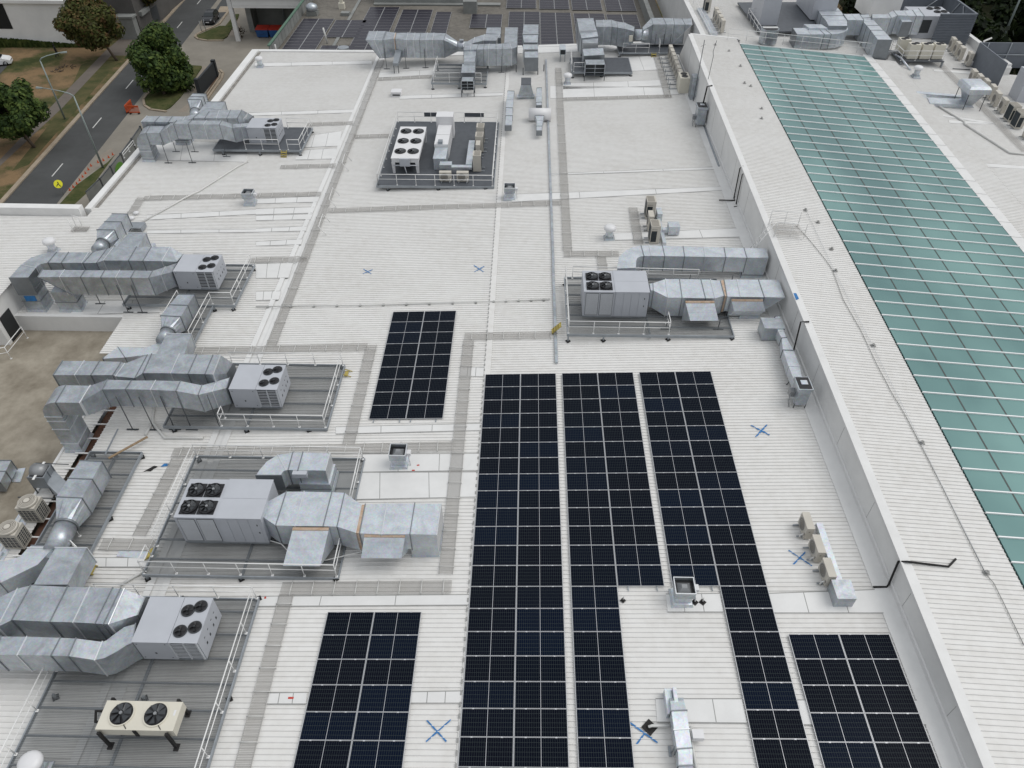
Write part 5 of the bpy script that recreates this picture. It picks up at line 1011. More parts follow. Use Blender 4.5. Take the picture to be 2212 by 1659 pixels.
# duct chain down along the wall
t_, R = duct('narrow stepped duct running forward along the wall to the exhaust box', 13, 1.55, .6, [(62, 1075, 100, 1070), (88, 1205, 135, 1200), (118, 1262, 160, 1258), (130, 1365, 222, 1370), (178, 1505, 275, 1508), (232, 1640, 300, 1632)], m='galv_new')
for x, y in ((14.0, 1.4), (13.7, -1.2)): b = MB(); b.tube([(x-.2, y, zr(x)), (x, y, 1.0)], .03, 6); obj('support_post', b, M['steel_dk'], t_)
b = MB(); b.bb((12.9, 2.9, .6), (14.2, 4.0, 1.6)); tag(obj('duct_box', b, M['galv']), 'squat galvanised box where the hooded duct meets the wall', 'duct')
# small duct chains at the back (tile 2)
t_, R = duct('slim bright duct chain left of the grey roof conduit', 1, .95, .5, [(2175, 785, 2230, 788), (2165, 860, 2222, 862), (2160, 930, 2218, 932), (2158, 1000, 2215, 1000), (2155, 1075, 2210, 1075), (2152, 1085, 2205, 1085)], m='galv_new', auto=9)
t_, R = duct('slim bright duct running forward to a white drum silencer', 2, .95, .5, [(215, 760, 255, 758), (210, 830, 258, 828), (210, 885, 256, 883), (212, 912, 256, 910)], m='galv_new', auto=9)
q = at(2, 240, 990, .6); b = MB(); b.tube([(q.x-1.1, q.y, q.z), (q.x+1.1, q.y, q.z)], .62, 18); tag(obj('drum_silencer', b, M['whitec']), 'white horizontal drum silencer beside the grey roof conduit', 'silencer')
t_, R = duct('slim bright duct in front of the white drum silencer', 2, .8, .45, [(200, 1000, 275, 1000), (215, 1040, 268, 1040), (212, 1090, 258, 1090), (212, 1130, 258, 1130)], m='galv_new', auto=9)
t_ = wthing('intake_hood', 'slanted grey intake hood with a dark top, left of the conduit', 'vent', tuple(at(2, 120, 860)), None)
A, B_ = at(2, 50, 860), at(2, 190, 855); c1, c2 = at(2, 78, 735, 1.5), at(2, 165, 735, 1.5); b = MB().mat(M['galv']); b.add([A+UP*.25, B_+UP*.25, c2, c1, A, B_, Vector((c2.x, c2.y, zr(c2.x))), Vector((c1.x, c1.y, zr(c1.x)))], [(0, 1, 2, 3), (0, 4, 5, 1), (1, 5, 6, 2), (3, 2, 6, 7), (0, 3, 7, 4)]); obj('casing', b, None, t_)
b = MB().mat(M['deck_dk']); d1, d2 = c1+Vector((0, 1.4, .25)), c2+Vector((0, 1.4, .25)); b.slab([c1+UP*.04, c2+UP*.04, d2, d1], .2); obj('dark_top', b, None, t_); b = MB(); b.slab([A+UP*.32+Vector((-.1, -.1, 0)), B_+UP*.32+Vector((.1, -.1, 0)), B_+UP*.3+Vector((.1, .35, .1)), A+UP*.3+Vector((-.1, .35, .1))], .06); obj('lip', b, M['galv_new'], t_)
q = at(2, 436, 545); t_ = wthing('vent_stub', 'small galvanised stub vent with a dark mouth on a post', 'vent', tuple(q)); b = MB(); b.bb((q.x-.35, q.y+.3, q.z+.8), (q.x+.35, q.y+2.0, q.z+1.4)); obj('casing', b, M['galv_new'], t_); b = MB(); b.bb((q.x-.28, q.y+.28, q.z+.86), (q.x+.28, q.y+.3, q.z+1.34)); obj('mouth', b, M['unit_dk'], t_); b = MB(); b.bb((q.x-.3, q.y+.3, q.z), (q.x-.22, q.y+.4, q.z+.8)); b.bb((q.x+.22, q.y+.3, q.z), (q.x+.3, q.y+.4, q.z+.8)); obj('leg', b, M['steel'], t_)
q = at(1, 1215, 640); t_ = wthing('vent_stub', 'small grey wedge vent on thin legs below the long back duct', 'vent', tuple(q)); b = MB(); b.loft([[(q.x-.3, q.y, q.z+.9), (q.x+.3, q.y, q.z+.9), (q.x+.3, q.y, q.z+1.2), (q.x-.3, q.y, q.z+1.2)], [(q.x-.2, q.y+2.0, q.z+1.2), (q.x+.5, q.y+2.0, q.z+1.2), (q.x+.5, q.y+2.0, q.z+2.0), (q.x-.2, q.y+2.0, q.z+2.0)]]); obj('casing', b, M['steel'], t_)
for x in (-.25, .25): b = MB(); b.tube([(q.x+x, q.y+.1, q.z), (q.x+x, q.y+.1, q.z+.9)], .04, 6); obj('leg', b, M['steel_dk'], t_)
q = at(1, 1213, 840); t_ = wthing('roof_vent', 'small white box vent on the flat band behind the dark platform', 'vent', tuple(q)); b = MB(); b.bb((q.x-.5, q.y, q.z), (q.x+.5, q.y+.9, q.z+.45)); b.bb((q.x-.55, q.y-.05, q.z+.45), (q.x+.55, q.y+.95, q.z+.55)); obj('casing', b, M['whitec'], t_); b = MB(); b.bb((q.x-.4, q.y-.01, q.z+.15), (q.x+.4, q.y, q.z+.3)); obj('louvre', b, M['unit_dk'], t_)
# duct at the bottom between the arrays
t_, R = duct('galvanised duct with a rounded elbow between the solar arrays at the bottom edge', 32, .95, .55, [(1360, 1055, 1480, 1050, {'z': .72}), (1368, 1080, 1485, 1075, {'z': .88}), (1378, 1165, 1508, 1160), (1400, 1330, 1530, 1320), (1425, 1495, 1555, 1485), (1435, 1525, 1560, 1515), (1440, 1640, 1562, 1635, {'z': .8}), (1440, 1700, 1562, 1690)], m='galv_new', skip=(0, 1, 5), auto=9, endcap=True)
q = at(32, 1330, 1235); b = MB(); b.bb((q.x, q.y, q.z+.03), (q.x+.28, q.y+1.05, q.z+.5)); b.bb((q.x+.3, q.y+.1, q.z+.1), (q.x+.45, q.y+1.0, q.z+.75)); obj('curb', b, M['galv_new'], t_)
q = at(32, 1600, 1450); b = MB(); b.bb((q.x-.25, q.y, q.z+.25), (q.x+.2, q.y+.35, q.z+.55)); obj('isolator_box', b, M['whitec'], t_)
for q in (at(32, 1365, 1545),): b = MB(); b.tube([q, q+Vector((.2, .2, .6))], .03, 6); b.bb((q.x-.05, q.y-.1, q.z+.03), (q.x+.05, q.y+.3, q.z+.1)); obj('support_post', b, M['steel'], t_)
b = MB().mat(M['pvc']); a_, c_ = at(32, 1190, 1295, .14), at(32, 1385, 1295, .14); b.tube([at(32, 1190, 1320, .02), at(32, 1185, 1300, .14), a_+Vector((.1, 0, .02)), c_], .06, 8); e_ = at(32, 1545, 1300, .1); b.tube([e_, at(32, 1560, 1480, .1), at(32, 1600, 1700, .1)], .055, 8); tag(obj('drain_pipe', b, None), 'white drain pipe beside the duct at the bottom, ending in a black boot', 'pipe')
for rc, x, y, s_, lab in ((32, 1187, 1312, .24, 'black rubber boot flashing on a blue cross by the drain pipe'), (32, 958, 216, .1, 'small pipe boot left of the square fan in the gap'), (32, 1577, 232, .13, 'small rusty pipe boot just right of the square fan'), (32, 1645, 232, .13, 'small rusty pipe boot second from the square fan')):
    q = at(rc, x, y); t_ = wthing('pipe_boot', lab, 'pipe boot', tuple(q)); b = MB(); b.box((q.x, q.y, q.z+.055), (s_*2, s_*2, .02), .78); b.cyl((q.x, q.y, q.z+.06), s_*.6, .08, 12, s_*.4); obj('boot', b, M['blackrubber'], t_)
    if s_ < .2: b = MB(); b.tube([(q.x, q.y, q.z+.1), (q.x, q.y, q.z+.4)], .03, 6); obj('pipe', b, M['pvc'], t_)
# ============================================================ WALKWAYS ON THE ROOF
wk = 0
def walkway(label, rc, x0, y0, rc2, x1, y1, wd=.66, rungs=1.05, stain=True):
    A, B_ = at(rc, x0, y0, .12), at(rc2, x1, y1, .12); d = (B_-A); ln = d.length; d.normalize(); n = Vector((-d.y, d.x, 0)).normalized()*wd/2
    t_ = wthing('roof_walkway', label, 'walkway', tuple(A), 'mesh walkways on the white roof')
    b = MB(); b.quad(A-n, B_-n, B_+n, A+n); obj('mesh', b, M['walk'], t_)
    b = MB()
    for s_ in (-1, 1): p, q = A+n*s_, B_+n*s_; b.tube([p-UP*.01, q-UP*.01], .018, 5)
    obj('edge_bar', b, M['walk_edge'], t_)
    k = .5
    while k < ln:
        p = A+d*k; b = MB(); b.tube([p-n*1.12-UP*.05, p-n*1.1+UP*.06, p+n*1.1+UP*.06, p+n*1.12-UP*.05], .02, 5); obj('cross_bar', b, M['pvc'], t_); k += rungs*(1 if ln < 26 else 1.9)
M['walk_edge'] = mat('walkway_edge', (.5, .49, .47), .6)
for w_ in (('long mesh walkway beside the roof valley, running from the back edge', 1, 1085, 512, 11, 130, 1325), ('mesh walkway across the middle roof, left of the conduit', 11, 620, 160, 12, 430, 92), ('mesh walkway in front of the tee platform, ending by the small array', 11, 0, 1362, 11, 960, 1335),
           ('short mesh walkway leading forward left of the small solar array', 11, 1000, 1320, 21, 800, 515), ('mesh walkway behind the larger left unit, leading towards the long array', 20, 1490, 590, 21, 1705, 535), ('mesh walkway running forward alongside the longest solar array', 11, 1838, 1280, 21, 1640, 1640),
           ('mesh walkway behind the front left solar array', 31, 215, 108, 31, 1690, 92), ('mesh walkway leading forward to the bottom edge left of the front array', 31, 262, 160, 30, 2085, 1690), ('short mesh walkway joining the longest array to the middle platform', 11, 1800, 1245, 12, 345, 1235),
           ('mesh walkway running back from beside the conduit to the barred intake', 12, 480, 510, 2, 400, 585), ('mesh walkway in front of the middle right unit, going left', 12, 445, 535, 12, 925, 528), ('very short mesh walkway behind the middle right unit', 12, 785, 660, 12, 770, 545), ('short mesh walkway beside the tall beige condensers', 12, 1095, 450, 12, 1045, 130),
           ('mesh walkway across the back roof behind the cream condenser row', 2, 440, 855, 2, 1380, 828), ('mesh walkway running forward beside the cream condenser row', 2, 1350, 838, 2, 1245, 470), ('mesh walkway under the barred intake platform at the back', 1, 1055, 684, 1, 1520, 660), ('mesh walkway behind the farthest left unit', 1, 440, 1075, 1, 840, 1060), ('mesh walkway in front of the farthest left unit', 1, 210, 1442, 1, 690, 1428),
           ('short mesh walkway left of the dark railed platform', 1, 845, 1180, 1, 1160, 1170), ('mesh walkway across the left roof behind the tee platform', 10, 1240, 52, 11, 560, 15), ('short mesh walkway forward of the left roof end', 10, 1222, 45, 10, 1130, 190), ('mesh walkway from the tee platform to the roof valley', 10, 2150, 590, 11, 440, 575), ('mesh walkway behind the handrail corner of the tee platform', 10, 1690, 1372, 10, 2212, 1362),
           ('mesh walkway from the yellow step to the larger left platform', 20, 870, 1382, 20, 1330, 1390), ('mesh walkway between the larger left platform and the gutter walkway', 20, 1535, 640, 20, 1200, 1310)):
    walkway(*w_)
# ============================================================ PIPES, CABLES, CONDUITS
b = MB(); y0, y1 = 1.0, 54.3; x_ = -.3
b.bb((x_-.09, y0, S*x_+.06), (x_+.09, 12, S*x_+.17)); b.bb((x_-.09+.02, 12, S*x_+.06), (x_+.09+.02, y1, S*x_+.17)); tag(obj('cable_conduit', b, M['galv']), 'long straight galvanised conduit running back through the middle of the roof', 'conduit')
t_ = thing('pipe_run', 'thin white pipe on small blocks crossing the roof behind the solar arrays', 'pipe'); b = MB(); P = [at(11, 0, 990, .12), at(11, 1000, 975, .12), at(11, 2000, 945, .12), at(12, 330, 925, .12)]; b.tube(P, .035, 6); obj('pipe', b, M['pvc'], t_)
for i in range(3):
    for f_ in (.1, .3, .5, .7, .9): q = P[i].lerp(P[i+1], f_); b = MB(); b.box((q.x, q.y, q.z-.06), (.14, .22, .1)); obj('support_block', b, M['seam'], t_)
def pipe(label, pts, r, m, name='pipe', cat='pipe', n=8):
    b = MB(); b.tube(pts, r, n); return tag(obj(name, b, M[m]), label, cat)
pipe('white pipe lying diagonally across the left roof from the farthest unit', [at(0, 2140, 1395, .1), at(0, 2050, 1440, .1), at(0, 1720, 1650, .1), at(10, 1600, 50, .1), at(10, 1200, 275, .1)], .075, 'pvc')
pipe('white pipe with two bends in front of the unit by the small array', [at(20, 1330, 205, .1), at(20, 1318, 335, .1), at(20, 1425, 465, .1), at(20, 1700, 465, .1), at(20, 1755, 465, .12)], .085, 'pvc')
pipe('short white pipe branching left towards the gutter walkway', [at(20, 1316, 330, .1), at(20, 1255, 440, .1)], .085, 'pvc')
pipe('white pipe slanting out below the larger left platform', [at(20, 1290, 1590, .12), at(20, 1170, 1659, .1), at(30, 1040, 80, .1)], .07, 'pvc')
pipe('black pipe climbing over the white wall by three beige condensers', [atu(23, 1622, 1512, .08), atu(23, 1560, 1578, .08), atu(23, 1200, 1535, .14), Vector((14.78, at(33, 1190, -120).y, 1.9)) if False else Vector((14.78, atu(23, 1190, 1530, 0).y, 2.2)), Vector((14.72, at(33, 1030, 95).y, .8)), at(33, 1025, 95, .1), at(33, 910, 95, .08)], .05, 'blackrubber', 'refrigerant_pipe')
pipe('black pipe on the wall above the farther condenser group', [Vector((14.98, at(12, 1930, 72).y+.3, zc(20)+.1)), Vector((14.75, at(12, 1930, 72).y+.3, zc(20)-.1)), Vector((14.72, at(12, 1930, 72).y, .75)), at(12, 1930, 72, .15), at(12, 1790, 70, .15)], .05, 'blackrubber', 'refrigerant_pipe')
pipe('black pipe on the wall just in front of another', [Vector((14.98, at(12, 1975, 120).y+.3, zc(18)+.1)), Vector((14.76, at(12, 1975, 120).y+.3, zc(18)-.1)), Vector((14.72, at(12, 1975, 120).y, .75)), at(12, 1975, 122, .1), at(12, 1918, 128, .1)], .045, 'blackrubber', 'refrigerant_pipe')
pipe('black pipe hooked over the wall beside the stepped duct', [Vector((15.1, 2.0, zc(2)+.12)), Vector((14.6, 2.0, zc(2)+.1)), Vector((14.3, 1.0, 1.2)), Vector((14.2, .9, .7))], .05, 'blackrubber', 'refrigerant_pipe')
pipe('black pipe hooked over the wall by the far exhaust box', [Vector((15.1, 36.6, zc(36)+.12)), Vector((14.6, 36.4, zc(36)+.1)), Vector((14.35, 35.9, 2.0))], .07, 'blackrubber', 'refrigerant_pipe')
q = at(2, 1790, 1440); pipe('grey trunking lying at the foot of the white wall', [at(2, 1660, 1090, .08), at(2, 1700, 1200, .08), at(2, 1790, 1440, .08)], .11, 'steel', 'cable_trunking', 'conduit', 4)
pipe('loose grey rope lying down the ribbed strip beside the skylight', [atu(13, *p, .065) for p in ((240, 290), (320, 370), (420, 490), (500, 590), (555, 670), (600, 790), (650, 930), (730, 1070), (800, 1190), (870, 1340), (940, 1490), (1020, 1640))]+[atu(23, *p, .065) for p in ((1060, 60), (1180, 260), (1310, 505), (1500, 880), (1690, 1265), (1880, 1640))]+[atu(33, *p, .065) for p in ((1950, 60), (2030, 220), (2212, 600))], .02, 'seam', 'safety_rope', 'rope', 5)
pipe('taut thin cable along the skylight strip beside the loose rope', [atu(13, *p, .10) for p in ((330, 160), (560, 650), (905, 1330))]+[atu(23, *p, .10) for p in ((1325, 510), (1880, 1630))], .012, 'rib_lt', 'safety_cable', 'cable', 5)
ANC = ((13, 322, 158), (13, 430, 265), (13, 548, 495), (13, 582, 682), (13, 908, 1330), (23, 1328, 512), (23, 1885, 1635), ('c', 375, 490), ('c', 525, 558), ('c', 650, 720), ('c', 695, 905), ('c', 762, 940), ('c', 880, 1185), ('c', 880, 1292))
an = None
for i, a_ in enumerate(ANC):
    q = atu(*a_, .05)
    if an is None:
        b = MB(); b.bb((-.14, -.1, 0), (.14, .1, .03)); b.cyl((0, 0, .03), .04, .1, 10); b.ringflat((0, 0, .12), .04, .09, 12, .03); an = obj('roof_anchor', b, M['seam']); an['label'] = 'small grey safety anchor plate on the ribbed strip beside the skylight'; an['category'] = 'anchor'; an['group'] = 'safety anchors on the skylight strip'; an.location = q
    else: c_ = an.copy(); COL.objects.link(c_); c_.location = q
# ladder and guard at the wall
t_ = wthing('access_ladder', 'sloping metal ladder leaning on the white wall with a guard rail on top', 'ladder', (14.3, 11, .55)); b = MB(); LA = Vector((13.3, 11.9, .6)); LB = Vector((15.0, 11.9, zc(12)+1.1)); o_ = Vector((0, .5, 0))
b.tube([LA, LB], .035, 6); b.tube([LA-o_, LB-o_], .035, 6); obj('stile', b, M['rail'], t_)
for k in range(9): p = LA.lerp(LB, (k+.5)/9); b = MB(); b.tube([p, p-o_], .022, 6); obj('rung', b, M['rail'], t_)
g0 = zc(12.5)+.06
b = MB()
for y in (11.3, 12.9):
    b.tube([(15.1, y, g0), (15.1, y, g0+1.1), (17.2, y, g0+1.0), (17.2, y, g0-.15)], .03, 6); b.tube([(15.1, y, g0+.55), (17.2, y, g0+.5)], .022, 6); b.tube([(16.2, y, g0-.05), (16.2, y, g0+1.05)], .022, 6)
obj('guard_rail', b, M['rail'], t_)
b = MB(); b.quad((15.15, 11.3, g0+.15), (17.2, 11.3, g0+.1), (17.2, 12.9, g0+.1), (15.15, 12.9, g0+.15)); obj('landing', b, M['walk'], t_)
# small leaning bits on the roof
for rc, x0, y0, x1, y1, lab in ((11, 675, 35, 645, 135, 'white U-shaped handle bar beside the roof valley, the farther of two'), (11, 590, 265, 555, 375, 'white U-shaped handle bar beside the roof valley, the nearer of two'), (1, 780, 1395, 755, 1480, 'white U-shaped handle bar beside the valley left of the dark platform')):
    p, q = at(rc, x0, y0), at(rc, x1, y1); q = Vector((q.x, q.y, p.z)); b = MB(); b.tube([p+Vector((.5, 0, .05)), p+UP*.8, q+UP*.8, q+Vector((.5, 0, .05))], .03, 6); tag(obj('handle_bar', b, M['rail']), lab, 'handle bar')
b = MB(); b.box((at(20, 1110, 550, .35).x, at(20, 1110, 550, .35).y, -.385), (.14, 2.3, .05), -.75); tag(obj('timber_plank', b, mat('raw_timber', (.36, .26, .16), .8, 0, .2, 3)), 'brown timber plank lying on the gutter walkway', 'plank')
b = MB(); b.box((at(20, 965, 500, .35).x, at(20, 965, 500, .35).y, -.395), (.08, 2.0, .04), .05); tag(obj('steel_bar', b, M['steel']), 'grey steel bar lying on the gutter walkway beside a plank', 'bar')
q = at(20, 1290, 738, .05); b = MB(); b.slab([q+Vector(v) for v in ((-.3, -.2, 0), (-.1, -.1, .02), (.1, -.12, .01), (.38, .22, .02), (.2, .25, .04), (-.05, .02, .03))], .03); tag(obj('rubber_scrap', b, M['blackrubber']), 'black scrap of rubber lying on the left roof', 'debris')
q = at(20, 1425, 702, .05); b = MB(); b.slab([q+Vector(v) for v in ((-.2, -.1, 0), (.2, -.06, .02), (.22, .12, .03), (-.08, .1, .02))], .02); tag(obj('plastic_sheet', b, M['blue']), 'small blue scrap of plastic lying on the left roof', 'debris')
q = at(20, 1185, 1470, .06); b = MB(); b.slab([q+Vector((-1.0, -.15, 0)), q+Vector((1.0, -.3, 0)), q+Vector((1.0, .15, .02)), q+Vector((-1.0, .25, .02))], .03); tag(obj('loose_flashing', b, M['galv_new']), 'pale loose strip of metal lying left of the railed platform', 'debris')
for rc, x, y, lab in ((10, 1182, 195, 'farther'), (10, 1143, 240, 'nearer')):
    q = at(rc, x, y); b = MB(); b.cyl((q.x, q.y, q.z+.02), .16, .12, 14); b.lathe((q.x, q.y, q.z+.14), [(.24, 0), (.24, .08), (.1, .14), (.01, .15)], 14); tag(obj('roof_vent', b, M['whitec']), 'small white mushroom vent on the left roof, the %s of two' % lab, 'vent')
t_ = wthing('guard_rail', 'thin white rail and step frame on the far left roof', 'railing', tuple(at(10, 640, 355))); a_, c_ = at(10, 640, 355), at(10, 660, 300); b = MB(); b.tube([a_, a_+UP*1.3], .03, 6); b.tube([c_, c_+UP*1.1, c_+Vector((.5, 0, .9)), c_+Vector((.5, 0, .1))], .025, 6); obj('handrail', b, M['rail'], t_); q = at(10, 690, 320, .1); b = MB(); b.bb((q.x-.6, q.y-.35, q.z), (q.x+.7, q.y+.35, q.z+.03)); obj('step', b, M['walk'], t_)
t_ = wthing('guard_rail', 'white handrails around the steps by the dark door at far left', 'railing', (-37.3, 4, slabz)); railing([(-37.2, 5.2, slabz), (-37.2, 3.0, slabz), (-39.6, 2.2, slabz)], parent=t_)
t_ = wthing('guard_rail', 'short white rail at the street edge by the farthest left duct leg', 'railing', tuple(at(0, 1100, 1400, .2))); a_, c_ = at(0, 1075, 1365, .3), at(0, 1165, 1255, .3); railing([a_, c_], h=.5, parent=t_)
# ============================================================ RIGHT-HAND ROOF AND BEYOND
def rr_(x, y): return zu2(x, y)
def setR(rc, x, y): p = atr(rc, x, y, .03); return p
gR = 'beige condensers on the right-hand roof'
for i, (rc, x, y, lab) in enumerate((('d', 1175, 690, 'beige condenser, farthest of the back row at right below the louvred screen'), ('d', 1235, 750, 'beige condenser, second of the back row at right'), ('d', 1290, 810, 'beige condenser, third of the back row at right'), ('d', 1400, 885, 'beige condenser with a white box, last of the back row at right'),
        ('d', 1440, 1130, 'beige condenser, farthest of the front row by the big white hood'), ('d', 1515, 1195, 'beige condenser, second of the front row by the big white hood'), ('d', 1600, 1260, 'beige condenser, third of the front row, half behind the big white hood'), ('d', 1690, 1340, 'beige condenser, fourth of the front row, right of the big white hood'), ('d', 1750, 1430, 'beige condenser, fifth of the front row at right'), ('d', 1840, 1520, 'beige condenser, nearest of the front row at right'))):
    p = setR(rc, x, y); p.x += .5; p.y += .3; put(sp2, p, -H2-.12, lab, gR)
p = setR('d', 1425, 880); b = MB(); b.bb((p.x+.3, p.y-.1, p.z), (p.x+1.1, p.y+.5, p.z+.5)); tag(obj('junction_box', b, M['whitec']), 'pale box against the last condenser of the back row at right', 'box')
put(tl, setR(3, 2085, 1070)+Vector((.3, .8, 0)), 0, 'tall beige condenser with dark coils at the right edge, the farther one', gR); put(tl, setR(3, 2130, 1120)+Vector((.3, .5, 0)), 0, 'tall beige condenser with dark coils at the right edge, the nearer one', gR)
put(sp2, setR(3, 2225, 1200), -H2, 'beige condenser cut off by the right edge of the picture', gR)
# cream units on railed platform
zP = 2.45
pl_ = wthing('plant_platform', 'dark raised platform with white rails carrying cream condensers at right', 'platform', (39.8, 49.3, 1.9), 'steel plant platforms')
b = MB(); b.bb((37.4, 47.9, zP-.12), (42.1, 51.2, zP)); obj('decking', b, M['deck_dk'], pl_)
for x, y in ((37.6, 48.0), (42.0, 48.0), (42.0, 51.1)): b = MB(); b.bb((x-.08, y-.08, zu2(x, y)), (x+.08, y+.08, zP-.12)); obj('leg', b, M['steel'], pl_)
railing([(37.5, 51.1, zP), (42.0, 51.1, zP), (42.0, 48.0, zP), (37.5, 48.0, zP), (37.5, 51.1, zP)], parent=pl_)
def two_fan():
    r = thing('condenser', '', 'condenser'); b = MB().mat(M['cream']); b.bb((-.55, -.42, .05), (.55, .42, 1.5)); obj('casing', b, None, r)
    for x in (-.2, .22): b = MB(); b.mat(M['black']); b.ringflat((x, x*.5, 1.5), .18, .27, 16, .04); b.cyl((x, x*.5, 1.501), .25, .01, 16); obj('fan', b, None, r)
    return r
tf = two_fan(); tf['group'] = 'cream two-fan condensers on the right-hand platform'
for x, w_ in ((38.8, 'left'), (40.1, 'middle'), (41.4, 'right')): put(tf, (x, 48.75, zP), 0, 'cream two-fan condenser, %s of three on the railed platform at right' % w_)
put(tf, (38.3, 50.3, zP), 0, 'cream condenser standing behind the row of three on the right platform')
pipe('twin pale pipes running down from the right-hand platform', [Vector((37.5, 49.6, 2.5)), Vector((37.6, 48.3, 2.6)), Vector((38.2, 46.6, 1.95))], .1, 'galv_new')
pipe('bundle of grey pipes bending over the edge of the right-hand platform', [Vector((36.5, 49.2, 2.2)), Vector((36.6, 49.3, 2.9)), Vector((37.4, 49.3, 3.0)), Vector((37.9, 49.4, 2.6))], .16, 'hub')
put(co, setR('d', 760, 1030), 0, 'white exhaust cowl in front of the right-hand platform')
t_ = wthing('exhaust_hood', 'big pale rounded hood on four legs among the right-hand condensers', 'vent', (40.8, 38.2, 1.45)); b = MB(); b.lathe((0, 0, 0), [(.1, 0)]*2, 4) if False else None
b = MB().mat(M['galv_new']); zh = 1.45
def rect(x0, x1, y0, y1, z): return [(x0, y0, z), (x1, y0, z), (x1, y1, z), (x0, y1, z)]
b.loft([rect(40.0, 41.7, 37.5, 39.6, zh+1.55), rect(39.8, 41.9, 37.3, 39.8, zh+1.6), rect(39.8, 41.9, 37.3, 39.8, zh+2.05), rect(39.95, 41.75, 37.5, 39.65, zh+2.25), rect(40.3, 41.4, 37.9, 39.2, zh+2.32)]); obj('cap', b, None, t_)
b = MB(); b.loft([rect(40.1, 41.6, 37.6, 39.5, zh+1.5), rect(40.5, 41.2, 38.2, 39.0, zh+.2), rect(40.4, 41.4, 38.1, 39.1, zh)]); obj('neck', b, M['galv'], t_)
for x in (40.0, 41.65):
    for y in (37.45, 39.6): b = MB(); b.tube([(x, y, zu2(x, y)), (x, y, zh+1.6)], .04, 6); obj('leg', b, M['steel_dk'], t_)
b = MB(); P = [atr('d', *p, .35) for p in ((775, 1215), (1440, 1275), (1440, 1300), (780, 1245))]; b.slab(P, .3); P = [atr('d', *p, .4) for p in ((920, 1300), (1430, 1320), (1430, 1400), (960, 1380))]; b.slab(P, .35); P = [atr('d', *p, .3) for p in ((760, 1270), (900, 1260), (920, 1310), (770, 1310))]; b.slab(P, .25); tag(obj('low_duct', b, M['galv_new']), 'long low pale ducts leading to the big hood on the right-hand roof', 'duct')
pipe('long white pipe lying diagonally across the right-hand roof', [atr('d', 1060, 1410, .12), atr('d', 1420, 1628, .12), atr(3, 1700, 1070, .12), atr(3, 2090, 1320, .12), atr(3, 2250, 1335, .12)], .1, 'pvc')
for q in (((3, 1400, 880), (3, 1990, 920)),): pass
for quad in ((('d', 1000, 925), ('d', 1800, 985), ('d', 1840, 1010), ('d', 1010, 950)), ((3, 1470, 985), (3, 1960, 1060), (3, 1960, 1075), (3, 1490, 1000)), ((3, 1860, 1410), (3, 2250, 1440), (3, 2250, 1460), (3, 1880, 1440)), ((3, 1560, 1040), (3, 1960, 1060), (3, 1965, 1072), (3, 1570, 1062))):
    b = MB(); b.slab([atr(*p, .055) for p in quad], .05); obj('roof_patch', b, M['roof_flat'], bld)
def walkR(label, p0, p1, wd=.7):
    A, B_ = atr(*p0, .12), atr(*p1, .12); d = (B_-A).normalized(); n = Vector((-d.y, d.x, 0)).normalized()*wd/2; t_ = wthing('roof_walkway', label, 'walkway', tuple(A), 'mesh walkways on the white roof'); b = MB(); b.quad(A-n, B_-n, B_+n, A+n); obj('mesh', b, M['walk'], t_)
walkR('long mesh walkway running down the right-hand roof past the condensers', ('d', 1070, 830), (3, 2230, 1310), .8)
# louvred screen enclosure
t_ = wthing('louvre_screen', 'dark blue-grey louvred screen enclosure at the upper right', 'screen', (45.6, 55.5, 1.7)); scr = mat('dark_blue_grey_louvre', (.16, .18, .21), .5, .1, .08); M['scr'] = scr
def louv(b, a, c, z0, z1):
    a, c = Vector(a), Vector(c); d = (c-a).normalized(); n = Vector((d.y, -d.x, 0)); z = z0
    while z < z1: b.prism([(*(a+n*.08).xy, z+.1), (*(c+n*.08).xy, z+.1), (*c.xy, z+.13), (*a.xy, z+.13)], z); z += .17
    b.prism([(*a.xy, z1), (*c.xy, z1), (*(c-n*.05).xy, z1), (*(a-n*.05).xy, z1)], z0); b.prism([(*(a+n*.1).xy, z1+.12), (*(c+n*.1).xy, z1+.12), (*(c-n*.12).xy, z1+.12), (*(a-n*.12).xy, z1+.12)], z1-.02)
b = MB().mat(scr); louv(b, (43.7, 55.3, 0), (47.7, 55.3, 0), 1.6, 4.9); obj('front_screen', b, None, t_)
b = MB().mat(scr); louv(b, (47.75, 55.3, 0), (47.75, 63.5, 0), 1.6, 4.9); obj('side_screen', b, None, t_); b = MB().mat(scr); louv(b, (47.7, 63.6, 0), (40.5, 63.6, 0), 1.6, 4.9); obj('back_screen', b, None, t_)
b = MB()
for q in (((47.6, 56, 1.8), (47.6, 58.5, 4.9)), ((47.6, 62, 1.8), (47.6, 59.5, 4.9)), ((47.5, 63.3, 4.8), (44, 63.3, 2))): b.tube(q, .06, 6)
obj('brace', b, M['steel'], t_)
t_ = wthing('rooftop_unit', 'grey rooftop unit with top fans inside the louvred screen', 'air conditioner', (43.5, 57.5, 2)); b = MB().mat(M['unit']); b.bb((41.6, 56.5, 2.0), (45.9, 60.0, 4.4)); b.mat(M['unit_dk']); b.bb((42.3, 56.48, 2.6), (43.6, 56.5, 4.0)); obj('casing', b, None, t_)
for x, y in ((44.2, 59.2), (45.1, 59.3), (44.6, 58.0), (45.4, 58.1)): b = MB(); b.mat(M['black']); b.ringflat((x, y, 4.4), .25, .38, 16, .1); b.cyl((x, y, 4.41), .35, .02, 16); obj('fan', b, None, t_)
g3 = 'ducts on the upper right roof'
t_, R = duct('stepped duct running left from the unit in the louvred screen', 'd', 4.6, 2.0, [(185, 238, 180, 190), (410, 242, 375, 190), (440, 240, 400, 178), (520, 205, 465, 140), (660, 210, 610, 140), (775, 212, 722, 136), (880, 212, 800, 110)], m='galv_new', group=g3, auto=9)
